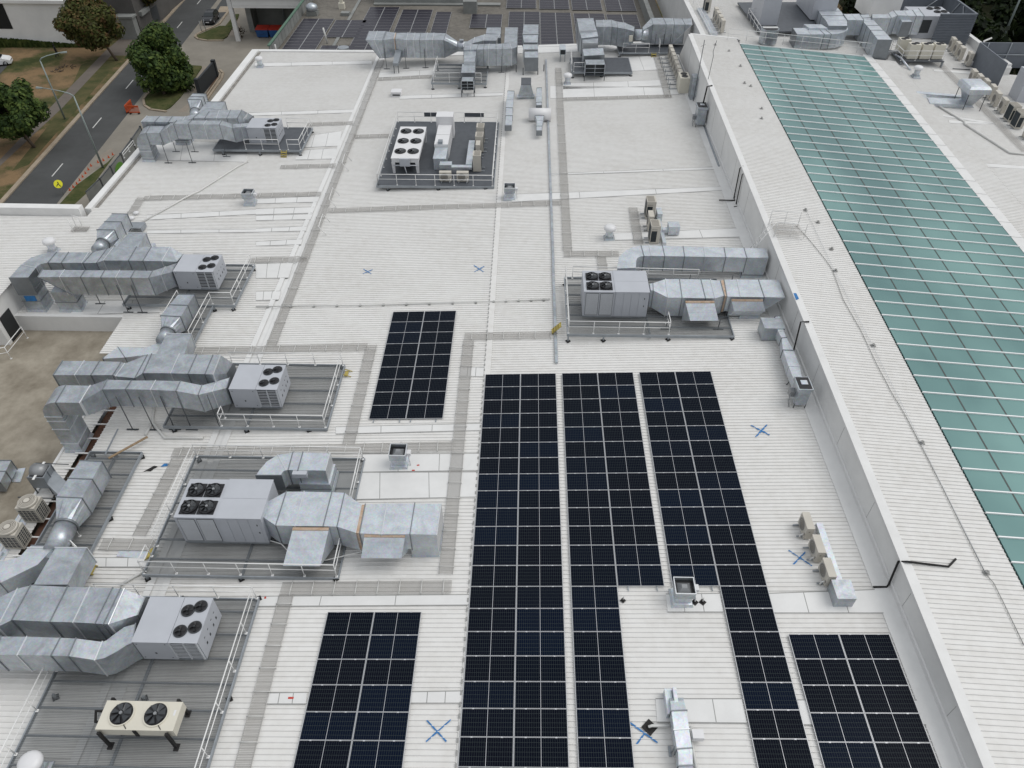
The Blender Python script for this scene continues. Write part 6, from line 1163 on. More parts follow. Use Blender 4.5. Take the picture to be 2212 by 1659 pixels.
duct('short duct branch hanging towards the viewer by the louvred screen', 'd', 4.2, 1.5, [(590, 298, 720, 295), (545, 225, 655, 222)], m='galv_new', group=g3, auto=9)
duct('long duct slanting down to the corner of the skylight', 'd', 4.4, 2.05, [(262, 532, 450, 535), (215, 472, 395, 470), (165, 405, 330, 405), (115, 345, 270, 340), (65, 290, 215, 285), (20, 245, 170, 235), (-20, 200, 130, 190)], m='galv_new', group=g3, auto=9)
duct('duct with a broad rounded bend behind the skylight', 'c', 4.2, 1.5, [(1265, 372, 1220, 305), (1420, 374, 1370, 305), (1565, 373, 1500, 310), (1640, 373, 1560, 310), (1720, 366, 1600, 306), (1790, 345, 1620, 300), (1820, 320, 1620, 296), (1812, 285, 1615, 290)], m='galv_new', group=g3, auto=9, skip=(4, 5, 6))
duct('stack of duct sections running back behind the skylight bend', 'c', 4.55, 1.9, [(1615, 285, 1812, 285), (1580, 220, 1812, 218), (1535, 170, 1780, 172), (1505, 120, 1745, 122), (1475, 88, 1715, 90), (1500, 35, 1620, 32)], m='galv_new', group=g3, auto=9)
duct('duct running right from the stack towards the slanting duct', 'c', 4.6, 1.6, [(1815, 218, 1770, 152), (1920, 218, 1860, 152), (1995, 218, 1945, 150)], m='galv_new', group=g3, auto=9)
b = MB(); P = [atz('c', *p, 4.4) for p in ((1340, 262), (1530, 265), (1600, 305), (1400, 305))]; b.prism(P, 3.4); tag(obj('duct_box', b, M['galv_new']), 'square duct offset lying behind the rounded bend', 'duct', g3)
pf_ = wthing('plant_platform', 'broad dark platform at the top right carrying a grey unit with four fans', 'platform', (26.5, 58, 3), 'steel plant platforms'); b = MB(); P = [atz('c', *p, 3.35) for p in ((860, 350), (1450, 330), (1500, 20), (620, 25))]; b.slab(P, .15); obj('decking', b, M['deck_dk'], pf_)
railing([atz('c', 860, 400, 3.4), atz('c', 725, 190, 3.4), atz('c', 800, 190, 3.4)], parent=pf_)
t_ = wthing('rooftop_unit', 'grey rooftop unit with four fans on the broad dark platform at the top', 'air conditioner', (25.5, 57.5, 3.3)); c0, c1 = atz('c', 855, 262, 3.5), atz('c', 1050, 265, 3.5); b = MB().mat(M['unit']); b.bb((c0.x, c0.y, 3.4), (c1.x, c0.y+4.6, 6.3)); obj('casing', b, None, t_)
for k in range(4): x, y = c0.x+.5+(k % 2)*.95, c0.y+.55+(k//2)*.8; b = MB(); b.mat(M['black']); b.ringflat((x, y, 6.3), .24, .36, 16, .15); b.cyl((x, y, 6.32), .33, .02, 16); obj('fan', b, None, t_)
c0 = atz('c', 1420, 215, 3.5); t_ = wthing('rooftop_unit', 'grey panelled unit box partly hidden behind the duct stack', 'air conditioner', tuple(c0)); b = MB().mat(M['unit'])
for k in range(4): b.bb((c0.x-.1, c0.y+k*1.6, 3.5), (c0.x+2.6, c0.y+k*1.6+1.56, 6.6))
obj('casing', b, None, t_)
c0 = atz('c', 965, 470, 3.3); t_ = wthing('drum_fan', 'round galvanised fan drum behind the top of the skylight', 'roof fan', tuple(c0)); b = MB(); b.cyl((c0.x, c0.y+.8, 3.1), .95, 1.5, 24); obj('casing', b, M['galv'], t_); b = MB(); b.cyl((c0.x, c0.y+.8, 4.61), .85, .01, 24); b.mat(M['black']); obj('opening', b, M['black'], t_); b = MB(); b.bb((c0.x-.8, c0.y+.65, 4.62), (c0.x+.8, c0.y+.95, 4.7)); obj('motor_bar', b, M['rail'], t_)
rl = wthing('guard_rail', 'long white double rail along the top edge of the skylight', 'railing', (27, 49, 3.5)); pts = [(x, 49.4, zu(x, 49.4)) for x in (19, 25, 31, 35.3)]; railing(pts, h=1.15, post=2.3, parent=rl)
for k in range(4): y = 54+k*1.35; put(sp2, (19.3, y, ZB), -H2, 'cream condenser, %s from the front, on the upper back roof' % ['first', 'second', 'third', 'fourth'][k], 'cream condensers on the upper back roof')
put(tl, (18.9, 61.5, ZB), 0, 'tall cream condenser behind four others on the upper back roof')
b = MB(); b.bb((17.9, 53.0, ZB-.05), (18.7, 62, ZB+.25)); tag(obj('cable_tray', b, M['galv_new']), 'wide bright cable tray beside the condensers on the upper back roof', 'cable tray')
rl = wthing('guard_rail', 'long white rail along the left edge of the upper back roof', 'railing', (17.4, 56, 3.4)); railing([(17.5, 50.6, ZB+.2), (17.5, 75, ZB+.2)], post=2.4, parent=rl)
t_ = wthing('screen_panel', 'dark framed screen panel at the right edge of the picture', 'screen', tuple(atr('d', 1840, 1170))); a_ = atr('d', 1830, 1190, .05); b = MB().mat(M['scr']); b.bb((a_.x, a_.y, a_.z), (a_.x+.12, a_.y+6, a_.z+2.6)); b.bb((a_.x, a_.y+6, a_.z), (a_.x+9, a_.y+6.12, a_.z+2.6)); obj('panel', b, None, t_); b = MB()
for k in range(3): b.tube([(a_.x+.9+k*2.4, a_.y+5.9, a_.z), (a_.x+.9+k*2.4, a_.y+5.9, a_.z+2.6)], .06, 6)
b.tube([(a_.x+.1, a_.y+5.9, a_.z+1.4), (a_.x+9, a_.y+5.9, a_.z+1.4)], .06, 6); obj('frame', b, M['steel'], t_)
a_ = atr(3, 2110, 900); b = MB(); b.bb((a_.x+.6, a_.y+.5, a_.z-.3), (a_.x+5, a_.y+2.2, a_.z+2.9)); tag(obj('plant_enclosure', b, M['unit']), 'grey plant box cut off at the right edge behind condensers', 'plant box')
pipe('white pipe bracket over the right-hand parapet', [Vector((48.3, 52.5, 2.4)), Vector((48.3, 52.9, 2.9)), Vector((49.4, 53.6, 3.0))], .1, 'pvc')
pipe('thin black rod lying on the right-hand roof between condenser rows', [atr('d', 1260, 918, .1), atr('d', 1490, 930, .1)], .05, 'steel_dk', 'loose_bar', 'bar')
# raised grey wall blocks at the very top
b = MB(); P = [atz('d', *p, 7.2) for p in ((180, -40), (530, -40), (530, -60), (180, -60))]; a_, c_ = atz('d', 150, 185, 3.2), atz('d', 480, 165, 3.2); b.bb((a_.x, a_.y, 2.5), (c_.x+.3, a_.y+5, 6.9)); obj('parapet_block', b, M['wall_white'], bld)
# ============================================================ NEIGHBOURING BUILDING (old roof with panels)
NZ = -2.0
nb = thing('neighbouring_building', 'older building with a brown-grey roof covered in faded solar panels', 'building')
M['oldroof'] = roofmat('old_brown_grey_roof', (.20, .185, .16), (.12, .11, .095), .9); M['oldgrey'] = mat('weathered_grey_sheet', (.27, .28, .27), .7, .1, .15, .5, coord='World'); M['green_trim'] = mat('green_trim', (.08, .16, .11), .6)
ribbed('roof', cst(-34.3), cst(15.5), 59.3, 150, flat(NZ), M['oldroof'], nb, pitch=.46, rh=.04)
b = MB(); b.bb((-34.25, 59.3, GZ), (15.4, 149, NZ-.1)); obj('wall', b, M['oldgrey'], nb)
b = MB()
for k in range(70): b.bb((-34.5, 60.3+k*.8, GZ), (-34.33 if k % 2 else -34.36, 61.1+k*.8, NZ+1.35))
obj('parapet', b, M['oldgrey'], nb); b = MB(); b.bb((-34.62, 60.2, NZ+1.35), (-34.28, 117, NZ+1.46)); obj('parapet_trim', b, M['green_trim'], nb)
b = MB(); b.bb((-27.6, 59.4, NZ+.04), (-27.2, 95, NZ+.12)); b.bb((-25, 81.5, NZ+.05), (-6.5, 82.6, NZ+.2)); b.bb((-25, 82.4, NZ+.05), (-12, 83, NZ+1.6)); obj('box_duct', b, M['oldgrey'], nb)
old = MB(); g = MB()
fo, go = MB(), MB(); M['alu_dull'] = mat('dull_aluminium', (.50, .51, .52), .5, .2, .05); w_, h_ = 2.14, 1.14
for a, c in (((-w_/2, -h_/2), (w_/2, -h_/2+.03)), ((-w_/2, h_/2-.03), (w_/2, h_/2)), ((-w_/2, -h_/2+.03), (-w_/2+.03, h_/2-.03)), ((w_/2-.03, -h_/2+.03), (w_/2, h_/2-.03)), ((-.012, -h_/2+.03), (.012, h_/2-.03))): fo.bb((*a, .0), (*c, .03))
go.bb((-w_/2+.04, -h_/2+.04, .01), (w_/2-.04, h_/2-.04, .044))
om = MB(); om.mat(M['alu_dull']); om.v, om.f = list(fo.v), list(fo.f); om.m = [0]*len(fo.f); om.sm = [False]*len(fo.f); om.mat(M['cells_old']); om.add(go.v, go.f)
oo = obj('solar_panel', om); OD = oo.data; bpy.data.objects.remove(oo)
OLD = []
def oldarray(rc, x, y, ncol, rows, nm, grp, skew=0.0, gap=0.0):
    p = atz(rc, x, y, NZ+.15)    # back left corner
    for r_ in range(rows):
        for c_ in range(ncol):
            OLD.append(((p.x+2.17*(c_+.5), p.y-1.17*(r_+.5)-skew*c_, NZ+.12), 'faded solar panel, %s row,%s of the %s' % (ORD[r_], '' if ncol == 1 else (' left column', ' right column')[c_], nm), grp))
oldarray(1, 410, 160, 2, 13, 'leftmost old array', 'panels of the leftmost old array')
oldarray(1, 690, 172, 2, 6, 'small old array beside it', 'panels of the small old array'); oldarray(1, 570, 392, 2, 3, 'little old array by the roof edge', 'panels of the little old array')
oldarray(1, 985, 60, 2, 15, 'old array behind the tall duct', 'panels of the old array behind the duct'); oldarray(1, 1270, 82, 2, 10, 'dark old array right of the duct', 'panels of the dark old array'); oldarray(1, 1560, 102, 1, 9, 'single-column old array', 'panels of the single old column'); oldarray(1, 1865, 122, 2, 5, 'old array by the olive gap', 'panels of the olive gap array')
for k, x in enumerate((0, 242, 530, 812)): oldarray(2, x-(25 if k == 0 else 0), 100+k*8, 2, 14 if k < 3 else 5, ['first', 'second', 'third', 'fourth'][k]+' right-hand old array', 'panels of the old right-half array %s' % ['one', 'two', 'three', 'four'][k])
for k, x in enumerate((0, 242, 510, 790)): oldarray(2, x-(30 if k == 0 else 0)-8, -75+k*7, 2, 7, ['first', 'second', 'third', 'fourth'][k]+' old array at the top edge', 'panels of the top edge array %s' % ['one', 'two', 'three', 'four'][k])
OLD.sort(key=lambda e: e[0][1]); hid = [e for e in OLD if e[0][1] < 60.0]; OLD = [e for e in OLD if e[0][1] >= 60.0]
for lc, lb, gp_ in OLD[:135]:
    o = bpy.data.objects.new('solar_panel', OD); COL.objects.link(o); o.location = lc; tag(o, lb, 'solar panel', gp_)
b = MB()
for lc, lb, gp_ in OLD[135:]:
    for d, mi in ((fo, M['alu_dull']), (go, M['cells_old'])): b.mat(mi); b.add([(v[0]+lc[0], v[1]+lc[1], v[2]+lc[2]) for v in d.v], d.f)
o = tag(obj('old_solar_panels', b), 'remaining faded solar panels in the farthest rows of the old roof', 'solar panels'); o['kind'] = 'stuff'
q = atz(1, 485, 140, NZ); t_ = wthing('turbine_vent', 'domed metal vent on the old roof beside the green-edged parapet', 'vent', tuple(q)); b = MB(); b.box((q.x, q.y+.5, NZ+.3), (1.5, 1.3, .6)); obj('curb', b, M['oldgrey'], t_); b = MB(); b.lathe((q.x, q.y+.5, NZ+.6), [(.7, 0), (.85, .3), (.75, .7), (.3, .95), (.02, 1.0)], 16); obj('dome', b, M['galv'], t_)
q = atz(1, 745, 75, NZ); t_ = wthing('roof_vent', 'pale stepped vent on the old brown roof', 'vent', tuple(q)); b = MB(); b.box((q.x, q.y, NZ+.4), (.8, .8, .8)); b.box((q.x, q.y, NZ+1.0), (.45, .45, .5)); obj('casing', b, M['cream'], t_)
q = atz(1, 775, 130, NZ); b = MB(); b.box((q.x, q.y, NZ+.2), (1.2, 1.0, .4)); tag(obj('roof_hatch', b, M['oldgrey']), 'low grey hatch on the old brown roof', 'hatch')
pipe('white post pipe standing among the old panels', [atz(1, 618, 375, NZ), atz(1, 618, 375, NZ)+Vector((-.25, 0, 1.9))], .12, 'pvc'); pipe('white post pipe at the corner by the parapet', [atz(1, 183, 478, NZ), atz(1, 183, 478, NZ)+Vector((0, 0, 1.3))], .1, 'pvc')
q = atz(1, 1840, 110, NZ); b = MB(); b.box((q.x+.2, q.y+.6, NZ+.8), (1.9, 2.2, 1.6)); tag(obj('roof_vent', b, M['oldgrey']), 'grey box vent between old panel arrays', 'vent')
q = atz(1, 760, 445, NZ); b = MB(); b.cyl((q.x, q.y, NZ+.02), .7, .5, 18); tag(obj('round_vent', b, M['steel']), 'round open vent at the edge of the old roof', 'vent')
b = MB(); b.mat(M['deck_dk']); P0, P1 = atz(1, 1030, 22, NZ), atz(1, 1500, 25, NZ); b.bb((P0.x, P0.y, NZ), (P1.x, P0.y+5, 1.2)); tag(obj('plant_screen', b, None), 'dark plant screen block at the top edge behind old panels', 'screen')
b = MB(); P = [atz(2, 1195, -40, -1.0), atz(2, 1260, 150, -1.0)]; b.bb((13.8, 62, NZ), (14.4, 120, -.4)); obj('upstand', b, M['oldgrey'], nb); b = MB(); b.bb((14.41, 60, -6), (16.7, 120, -2.6)); obj('gutter', b, M['oldroof'], nb)
# canopy with bins
cn = thing('loading_canopy', 'white-edged loading canopy with leaning white column over two bins', 'canopy'); yc = 81.3
b = MB(); b.bb((-45.6, yc-.3, -2.3), (-34.6, yc, -1.0)); b.bb((-45.9, yc-.5, -1.0), (-34.6, yc+14, -.62)); obj('fascia', b, M['wall_white'], cn); b = MB(); b.bb((-45.5, yc-.33, -2.0), (-34.7, yc-.3, -1.8)); b.bb((-45.7, yc-.53, -1.02), (-34.7, yc-.5, -.63)); obj('fascia_edge', b, M['roof_flat'], cn)
b = MB(); b.prism([(-46.3, yc-.2, -.6), (-45.7, yc-.2, -.6), (-45.7, yc+.3, -.6), (-46.3, yc+.3, -.6)], GZ); obj('column', b, M['roof_flat'], cn)
b = MB(); b.bb((-44.6, yc+6.5, GZ), (-35.7, yc+6.7, -1.1)); b.bb((-45.4, yc+4, GZ), (-44.6, yc+6.7, -1.1)); obj('back_wall', b, M['oldgrey'], cn); b = MB(); b.tube([(-40.3, yc+6.2, GZ), (-40.3, yc+6.2, -1.1)], .12, 8); b.tube([(-44.6, yc+6.4, -4.2), (-36, yc+6.4, -4.2)], .07, 6); obj('frame', b, M['steel'], cn)
blu = mat('blue_bin', (.02, .09, .26), .5, 0, .1); redl = mat('red_bin_lid', (.42, .035, .02), .5, 0, .08)
def wbin(x, label):
    y = 82.6; t_ = wthing('waste_bin', label, 'bin', (x, y, GZ), 'blue bins with red lids'); b = MB(); b.loft([rect(x+.1, x+1.75, y+.1, y+1.3, GZ+.12), rect(x, x+1.85, y, y+1.5, GZ+1.2)]); b.bb((x+.6, y-.04, GZ+.6), (x+1.2, y+.05, GZ+.75)); obj('body', b, blu, t_)
    b = MB(); b.add([(x-.03, y-.05, GZ+1.22), (x+1.88, y-.05, GZ+1.22), (x+1.88, y+1.55, GZ+1.45), (x-.03, y+1.55, GZ+1.45), (x-.03, y-.05, GZ+1.18), (x+1.88, y-.05, GZ+1.18), (x+1.88, y+1.55, GZ+1.18), (x-.03, y+1.55, GZ+1.18)], [(0, 1, 2, 3), (0, 4, 5, 1), (1, 5, 6, 2), (2, 6, 7, 3), (3, 7, 4, 0)]); obj('lid', b, redl, t_)
    b = MB()
    for wx in (x+.3, x+1.5): b.tube([(wx-.04, y+.25, GZ+.09), (wx+.04, y+.25, GZ+.09)], .09, 10); b.tube([(wx-.04, y+1.1, GZ+.09), (wx+.04, y+1.1, GZ+.09)], .09, 10)
    obj('wheel', b, M['black'], t_)
wbin(-43.6, 'blue waste bin with a red lid under the canopy, left one'); wbin(-41.6, 'blue waste bin with a red lid under the canopy, right one')
q = gp('f', 1190, 500); b = MB(); random.seed(3)
for k in range(60): p = q+Vector((random.uniform(-.8, .5), random.uniform(-.6, 1.4), random.uniform(.1, 1.2))); u = Vector((random.uniform(-1, 1), random.uniform(-1, 1), random.uniform(-.3, 1)))*.35; v = Vector((random.uniform(-1, 1), random.uniform(-1, 1), random.uniform(-1, 1)))*.2; b.quad(p, p+u, p+u+v, p+v)
tag(obj('shrub', b, mat('brown_shrub', (.07, .05, .03), .9, 0, .2, 3)), 'dry brown shrub at the foot of the white canopy column', 'shrub')
# ============================================================ STREET SIDE
# white building
wb = thing('white_building', 'plain white building with a dark recessed opening at the top left', 'building')
wc = gp('e', 1640, 812); M['whitewall'] = mat('white_render', (.80, .80, .785), .8, 0, .08, .25, coord='World')
H = 5.9; b = MB(); b.prism([(wc.x-60, wc.y+1.0, GZ+H), (wc.x, wc.y, GZ+H), (wc.x+.3, wc.y+3.6, GZ+H), (wc.x-60, wc.y+8, GZ+H)], GZ); obj('wall', b, M['whitewall'], wb)
b = MB(); b.slab([(wc.x-60.2, wc.y+.8, GZ+H+.12), (wc.x+.15, wc.y-.15, GZ+H+.12), (wc.x+.5, wc.y+30, GZ+H+.12), (wc.x-60, wc.y+30, GZ+H+.12)], .1); obj('roof', b, mat('pale_roof_sheet', (.55, .57, .6), .5, .1, .15, .3, coord='World'), wb)
b = MB(); b.slab([(wc.x-60.2, wc.y+.6, GZ+H+.45), (wc.x+.15, wc.y-.35, GZ+H+.45), (wc.x+.15, wc.y-.05, GZ+H+.45), (wc.x-60.2, wc.y+.9, GZ+H+.45)], .45); obj('roof_edge', b, M['whitewall'], wb)
o0, o1 = atz('e', 240, 500, GZ+3.9), None; xo = atp(tp('e', 235, 500), 0, 0, GZ+3.6); yy_ = lambda x: wc.y+(wc.x-x)/60.0-.03
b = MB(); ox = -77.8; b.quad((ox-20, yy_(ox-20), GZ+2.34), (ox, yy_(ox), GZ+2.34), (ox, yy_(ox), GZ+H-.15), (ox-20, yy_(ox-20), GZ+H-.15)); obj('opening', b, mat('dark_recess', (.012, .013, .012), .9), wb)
b = MB()
wn = wc+Vector((.02, 0, 0)); b.prism([(wc.x+.02, wc.y, GZ+H-.1), (wc.x+.32, wc.y+12, GZ+H-.1), (wc.x+.34, wc.y+12, GZ+H-.1), (wc.x+.06, wc.y, GZ+H-.1)], GZ+.2); obj('side_wall', b, M['whitewall'], wb)
b = MB(); b.bb((wc.x+.3, wc.y+1.0, GZ+2.0), (wc.x+.4, wc.y+3.6, GZ+H-.7)); wn_ = obj('window', b, mat('grey_window_panel', (.2, .2, .205), .5), wb)
for a, c in (((1.5, 4.1), (2.3, 5.0)), ((1.8, 2.9), (3.1, 3.8))): b = MB(); b.bb((wc.x+.4, wc.y+a[0], GZ+a[1]), (wc.x+.44, wc.y+c[0], GZ+c[1])); obj('pane', b, mat('dark_pane', (.02, .025, .025), .2), wn_)
db = thing('apartment_block', 'dark grey brick building with small balconies beside the white building', 'building'); M['dbrick'] = mat('dark_grey_brick', (.10, .095, .09), .85, 0, .15, .5, coord='World')
b = MB(); b.bb((wc.x+.7, wc.y+4.6, GZ), (wc.x+5.5, wc.y+40, GZ+7.5)); obj('wall', b, M['dbrick'], db); b = MB(); b.bb((wc.x+5.5, wc.y+5.5, GZ+2.6), (wc.x+6.0, wc.y+8.5, GZ+3.2)); b.bb((wc.x+5.5, wc.y+5.5, GZ+5.6), (wc.x+6.0, wc.y+8.5, GZ+6.2)); obj('balcony', b, M['oldgrey'], db)
for z in (.3, 3.4, 6.4): b = MB(); b.bb((wc.x+5.48, wc.y+9.5, GZ+z), (wc.x+5.53, wc.y+12, GZ+z+2.1)); obj('window', b, M['unit_dk'], db)
b = MB(); b.bb((wc.x+2.8, wc.y+3.2, GZ), (wc.x+5.4, wc.y+4.5, GZ+3.0)); b.bb((wc.x+2.6, wc.y+3.0, GZ+3.0), (wc.x+5.6, wc.y+4.55, GZ+3.25)); tag(obj('entry_porch', b, M['oldgrey']), 'small grey porch half hidden behind the reddish street tree', 'porch')
# trees
def leafmat(name, cols):
    m, t, b = new(name); b.inputs['Roughness'].default_value = .7; b.inputs['Specular IOR Level'].default_value = .2
    g = N(t, 'ShaderNodeNewGeometry'); n = N(t, 'ShaderNodeTexNoise'); n.inputs['Scale'].default_value = .9; n.inputs['Detail'].default_value = 4; t.links.new(g.outputs['Position'], n.inputs['Vector'])
    a = N(t, 'ShaderNodeMath', operation='MULTIPLY_ADD'); a.inputs[1].default_value = .35; t.links.new(g.outputs['Random Per Island'], a.inputs[0])
    s_ = N(t, 'ShaderNodeMath', operation='SUBTRACT'); s_.inputs[1].default_value = .175; t.links.new(n.outputs['Fac'], s_.inputs[0]); t.links.new(s_.outputs[0], a.inputs[2])
    r = N(t, 'ShaderNodeValToRGB'); e = r.color_ramp.elements; e[0].position = .3; e[1].position = .72; e[0].color = (*cols[0], 1); e[1].color = (*cols[2], 1); k = e.new(.5); k.color = (*cols[1], 1)
    t.links.new(a.outputs[0], r.inputs[0]); t.links.new(r.outputs[0], b.inputs['Base Color'])
    tl_ = N(t, 'ShaderNodeBsdfTranslucent'); t.links.new(r.outputs[0], tl_.inputs['Color']); ms = N(t, 'ShaderNodeMixShader'); ms.inputs[0].default_value = .25; out = t.nodes['Material Output']; t.links.new(b.outputs[0], ms.inputs[1]); t.links.new(tl_.outputs[0], ms.inputs[2]); t.links.new(ms.outputs[0], out.inputs[0]); return m
M['bark'] = mat('tree_bark', (.10, .075, .055), .9, 0, .2, 6)
def crown(b, c, rad, n, leaf, seed, lumps=34):
    rn = random.Random(seed); C = []
    for k in range(lumps):
        while True:
            v = Vector((rn.uniform(-1, 1), rn.uniform(-1, 1), rn.uniform(-1, 1)))
            if .25 < v.length < 1: break
        v = v.normalized()*rn.uniform(.45, .84); C.append((Vector((v.x*rad[0], v.y*rad[1], v.z*rad[2])), rn.uniform(.26, .46)*min(rad)))
    for k in range(n):
        cc, rr = C[rn.randrange(lumps)]
        v = Vector((rn.gauss(0, 1), rn.gauss(0, 1), rn.gauss(0, 1))).normalized(); p = c+cc+v*rr*rn.uniform(.55, 1.08)
        nn = (v+Vector((rn.uniform(-.7, .7), rn.uniform(-.7, .7), rn.uniform(0, .8)))).normalized(); u = nn.cross(Vector((rn.uniform(-1, 1), rn.uniform(-1, 1), rn.uniform(-1, 1)))).normalized(); w_ = nn.cross(u); s_ = leaf*rn.uniform(.6, 1.25)
        b.quad(p-u*s_, p-w_*s_*.6, p+u*s_, p+w_*s_*.6)
def tree(label, base, top_, rad, cols, seed, n=7000, leaf=.26, group='street trees'):
    t_ = wthing('street_tree', label, 'tree', tuple(base), group); c = base+Vector((top_[0], top_[1], top_[2])); b = MB()
    b.tube([base, base+Vector((top_[0]*.25, top_[1]*.25, (top_[2]-rad[2])*.6+.3)), base+Vector((top_[0]*.6, top_[1]*.6, top_[2]-rad[2]*.5)), c+Vector((0, 0, rad[2]*.3))], [.2, .17, .13, .05], 8); rn = random.Random(seed)
    for k in range(6): a = k*1.05+seed; st = base.lerp(c, .45+.06*k); b.tube([st, st+Vector((math.cos(a)*rad[0]*.45, math.sin(a)*rad[1]*.45, rad[2]*.5))], [.08, .03], 6)
    obj('trunk', b, M['bark'], t_); b = MB(); crown(b, c, rad, n, leaf, seed); obj('crown', b, leafmat('tree_leaves', cols), t_)
DG = ((.022, .042, .013), (.055, .095, .024), (.12, .165, .04)); RG = ((.045, .045, .016), (.08, .10, .026), (.15, .09, .04))
tree('big dense round green tree on the grass island by the concrete apron', gp(0, 1420, 820), (-.2, 2.2, 4.0), (4.7, 4.4, 3.7), DG, 11, 17000)
tree('green tree with reddish tinges in front of the white building', gp(0, 1012, 525), (-2.6, .6, 5.0), (4.6, 4.2, 3.3), RG, 5, 14000)
tree('dense green tree at the left edge beside the street lamps', gp(0, 300, 1275), (-1.8, .5, 4.2), (4.3, 3.9, 3.2), DG, 23, 15000)
tree('autumn-tinged green tree near the top by the far footpath', gp(0, 1300, 225), (-1.0, .6, 6.0), (4.4, 4.0, 3.6), ((.03, .035, .012), (.07, .07, .02), (.14, .085, .025)), 31, 12000)
t_ = wthing('shrub_mass', 'dark shrubby bush beside the dark brick building', 'shrub', tuple(gp(0, 1080, 260))); b = MB(); crown(b, gp(0, 1080, 250)+Vector((0, 5, 2.6)), (3.2, 6.5, 2.8), 6000, .28, 3); obj('foliage', b, leafmat('dark_leaves', ((.008, .014, .007), (.018, .03, .012), (.035, .05, .02))), t_)
b = MB(); rn = random.Random(9)
for k in range(5000):
    f_ = rn.random(); p = gp('e', f_*1500, 800-10*rn.random())+Vector((0, rn.uniform(-.8, .4), 0)); hgt = rn.uniform(.2, .9)*(1.4-f_); u = Vector((rn.uniform(-.1, .1), rn.uniform(-.1, .1), 0)); b.quad(p-u, p+u, p+u*.4+Vector((rn.uniform(-.2, .2), 0, hgt)), p-u*.3+Vector((rn.uniform(-.2, .2), 0, hgt)))
o = obj('long_grass', b, leafmat('grass_blades', ((.03, .05, .012), (.055, .08, .02), (.09, .11, .03)))); o['kind'] = 'stuff'; o['label'] = 'long unmown grass along the foot of the white wall'; o['category'] = 'grass'
# lamps
def lamp(label, base, hgt, arm, r=.09):
    t_ = wthing('street_lamp', label, 'street lamp', tuple(base), 'tall grey street lamps'); a = Vector(arm); b = MB(); b.tube([base, base+UP*hgt*.5, base+UP*hgt], [r*1.3, r, r*.7], 10); obj('pole', b, M['lamp'], t_)
    b = MB(); b.tube([base+UP*hgt, base+UP*(hgt+.25)+a*.12, base+UP*(hgt+.42)+a*.4, base+UP*(hgt+.6)+a], [r*.7, r*.65, r*.55, r*.5], 8); obj('arm', b, M['lamp'], t_)
    e = base+UP*(hgt+.58)+a; d = a.normalized(); n = Vector((-d.y, d.x, 0)); b = MB(); b.loft([[e-n*.08-UP*.06, e+n*.08-UP*.06, e+n*.06+UP*.06, e-n*.06+UP*.06], [e+d*.7-n*.14-UP*.07, e+d*.7+n*.14-UP*.07, e+d*.7+n*.1+UP*.07, e+d*.7-n*.1+UP*.07]]); obj('lamp_head', b, M['lamp'], t_)
M['lamp'] = mat('grey_green_lamp_pole', (.30, .35, .34), .5, .2, .05)
lamp('tall grey street lamp on the near kerb, arm reaching left over the road', gp(0, 890, 1450), 7.9, (-3.3, .6, 0))
lamp('tall grey street lamp on the grass verge, arm reaching right', gp(0, 562, 1030), 7.0, (2.2, .9, 0))
lamp('grey street lamp cut off by the top edge near the far footpath', gp(0, 1425, 110), 8.5, (1.8, 0, 0))
# person
def person(base, yaw):
    bm_v = {'pel': (0, 0, .93), 'spi': (0, .01, 1.2), 'che': (0, 0, 1.42), 'nek': (0, .01, 1.54), 'hed': (0, .03, 1.66), 'top': (0, .03, 1.78), 'lh': (-.1, 0, .9), 'lk': (-.11, .16, .5), 'la': (-.11, .06, .1), 'lf': (-.11, .22, .05), 'rh': (.1, 0, .9), 'rk': (.11, -.02, .5), 'ra': (.11, -.28, .12), 'rf': (.11, -.16, .04), 'ls': (-.19, 0, 1.42), 'le': (-.25, -.1, 1.15), 'lw': (-.26, .02, .9), 'lp': (-.26, .05, .8), 'rs': (.19, 0, 1.42), 're': (.25, .08, 1.15), 'rw': (.25, .22, .95), 'rp': (.25, .26, .86)}
    E_ = ('pel spi', 'spi che', 'che nek', 'nek hed', 'hed top', 'pel lh', 'lh lk', 'lk la', 'la lf', 'pel rh', 'rh rk', 'rk ra', 'ra rf', 'che ls', 'ls le', 'le lw', 'lw lp', 'che rs', 'rs re', 're rw', 'rw rp'); R_ = {'pel': .19, 'spi': .18, 'che': .21, 'nek': .06, 'hed': .1, 'top': .07, 'lh': .12, 'rh': .12, 'lk': .085, 'rk': .085, 'la': .06, 'ra': .06, 'lf': .05, 'rf': .05, 'ls': .08, 'rs': .08, 'le': .05, 're': .05, 'lw': .035, 'rw': .035, 'lp': .035, 'rp': .035}
    ks = list(bm_v); me = bpy.data.meshes.new('person'); me.from_pydata([bm_v[k] for k in ks], [tuple(ks.index(q) for q in e.split()) for e in E_], []); o = bpy.data.objects.new('person', me); COL.objects.link(o)
    sk = o.modifiers.new('skin', 'SKIN'); 
    if not me.skin_vertices: bm = bmesh.new(); bm.from_mesh(me); bm.verts.layers.skin.verify(); bm.to_mesh(me); bm.free()
    for i, k in enumerate(ks): me.skin_vertices[0].data[i].radius = (R_[k], R_[k]*.85); me.skin_vertices[0].data[i].use_root = (k == 'pel')
    su_ = o.modifiers.new('sub', 'SUBSURF'); su_.levels = 1; su_.render_levels = 2; dk = mat('dark_clothes', (.012, .012, .014), .8); sk_ = mat('skin', (.30, .19, .14), .6); me.materials.append(dk); o.location = base; o.rotation_euler = (0, 0, yaw); o.scale = (1, 1, 1); hm = MB()
    hm.lathe((0, .02, 1.70), [(.02, .115), (.085, .09), (.105, .03), (.10, -.04)], 12); h_ = obj('hair', hm, M['black']); h_.parent = o; return o
po = person(gp('e', 1010, 990), math.radians(-60)); tag(po, 'person in dark clothes walking across the dry grass', 'person')
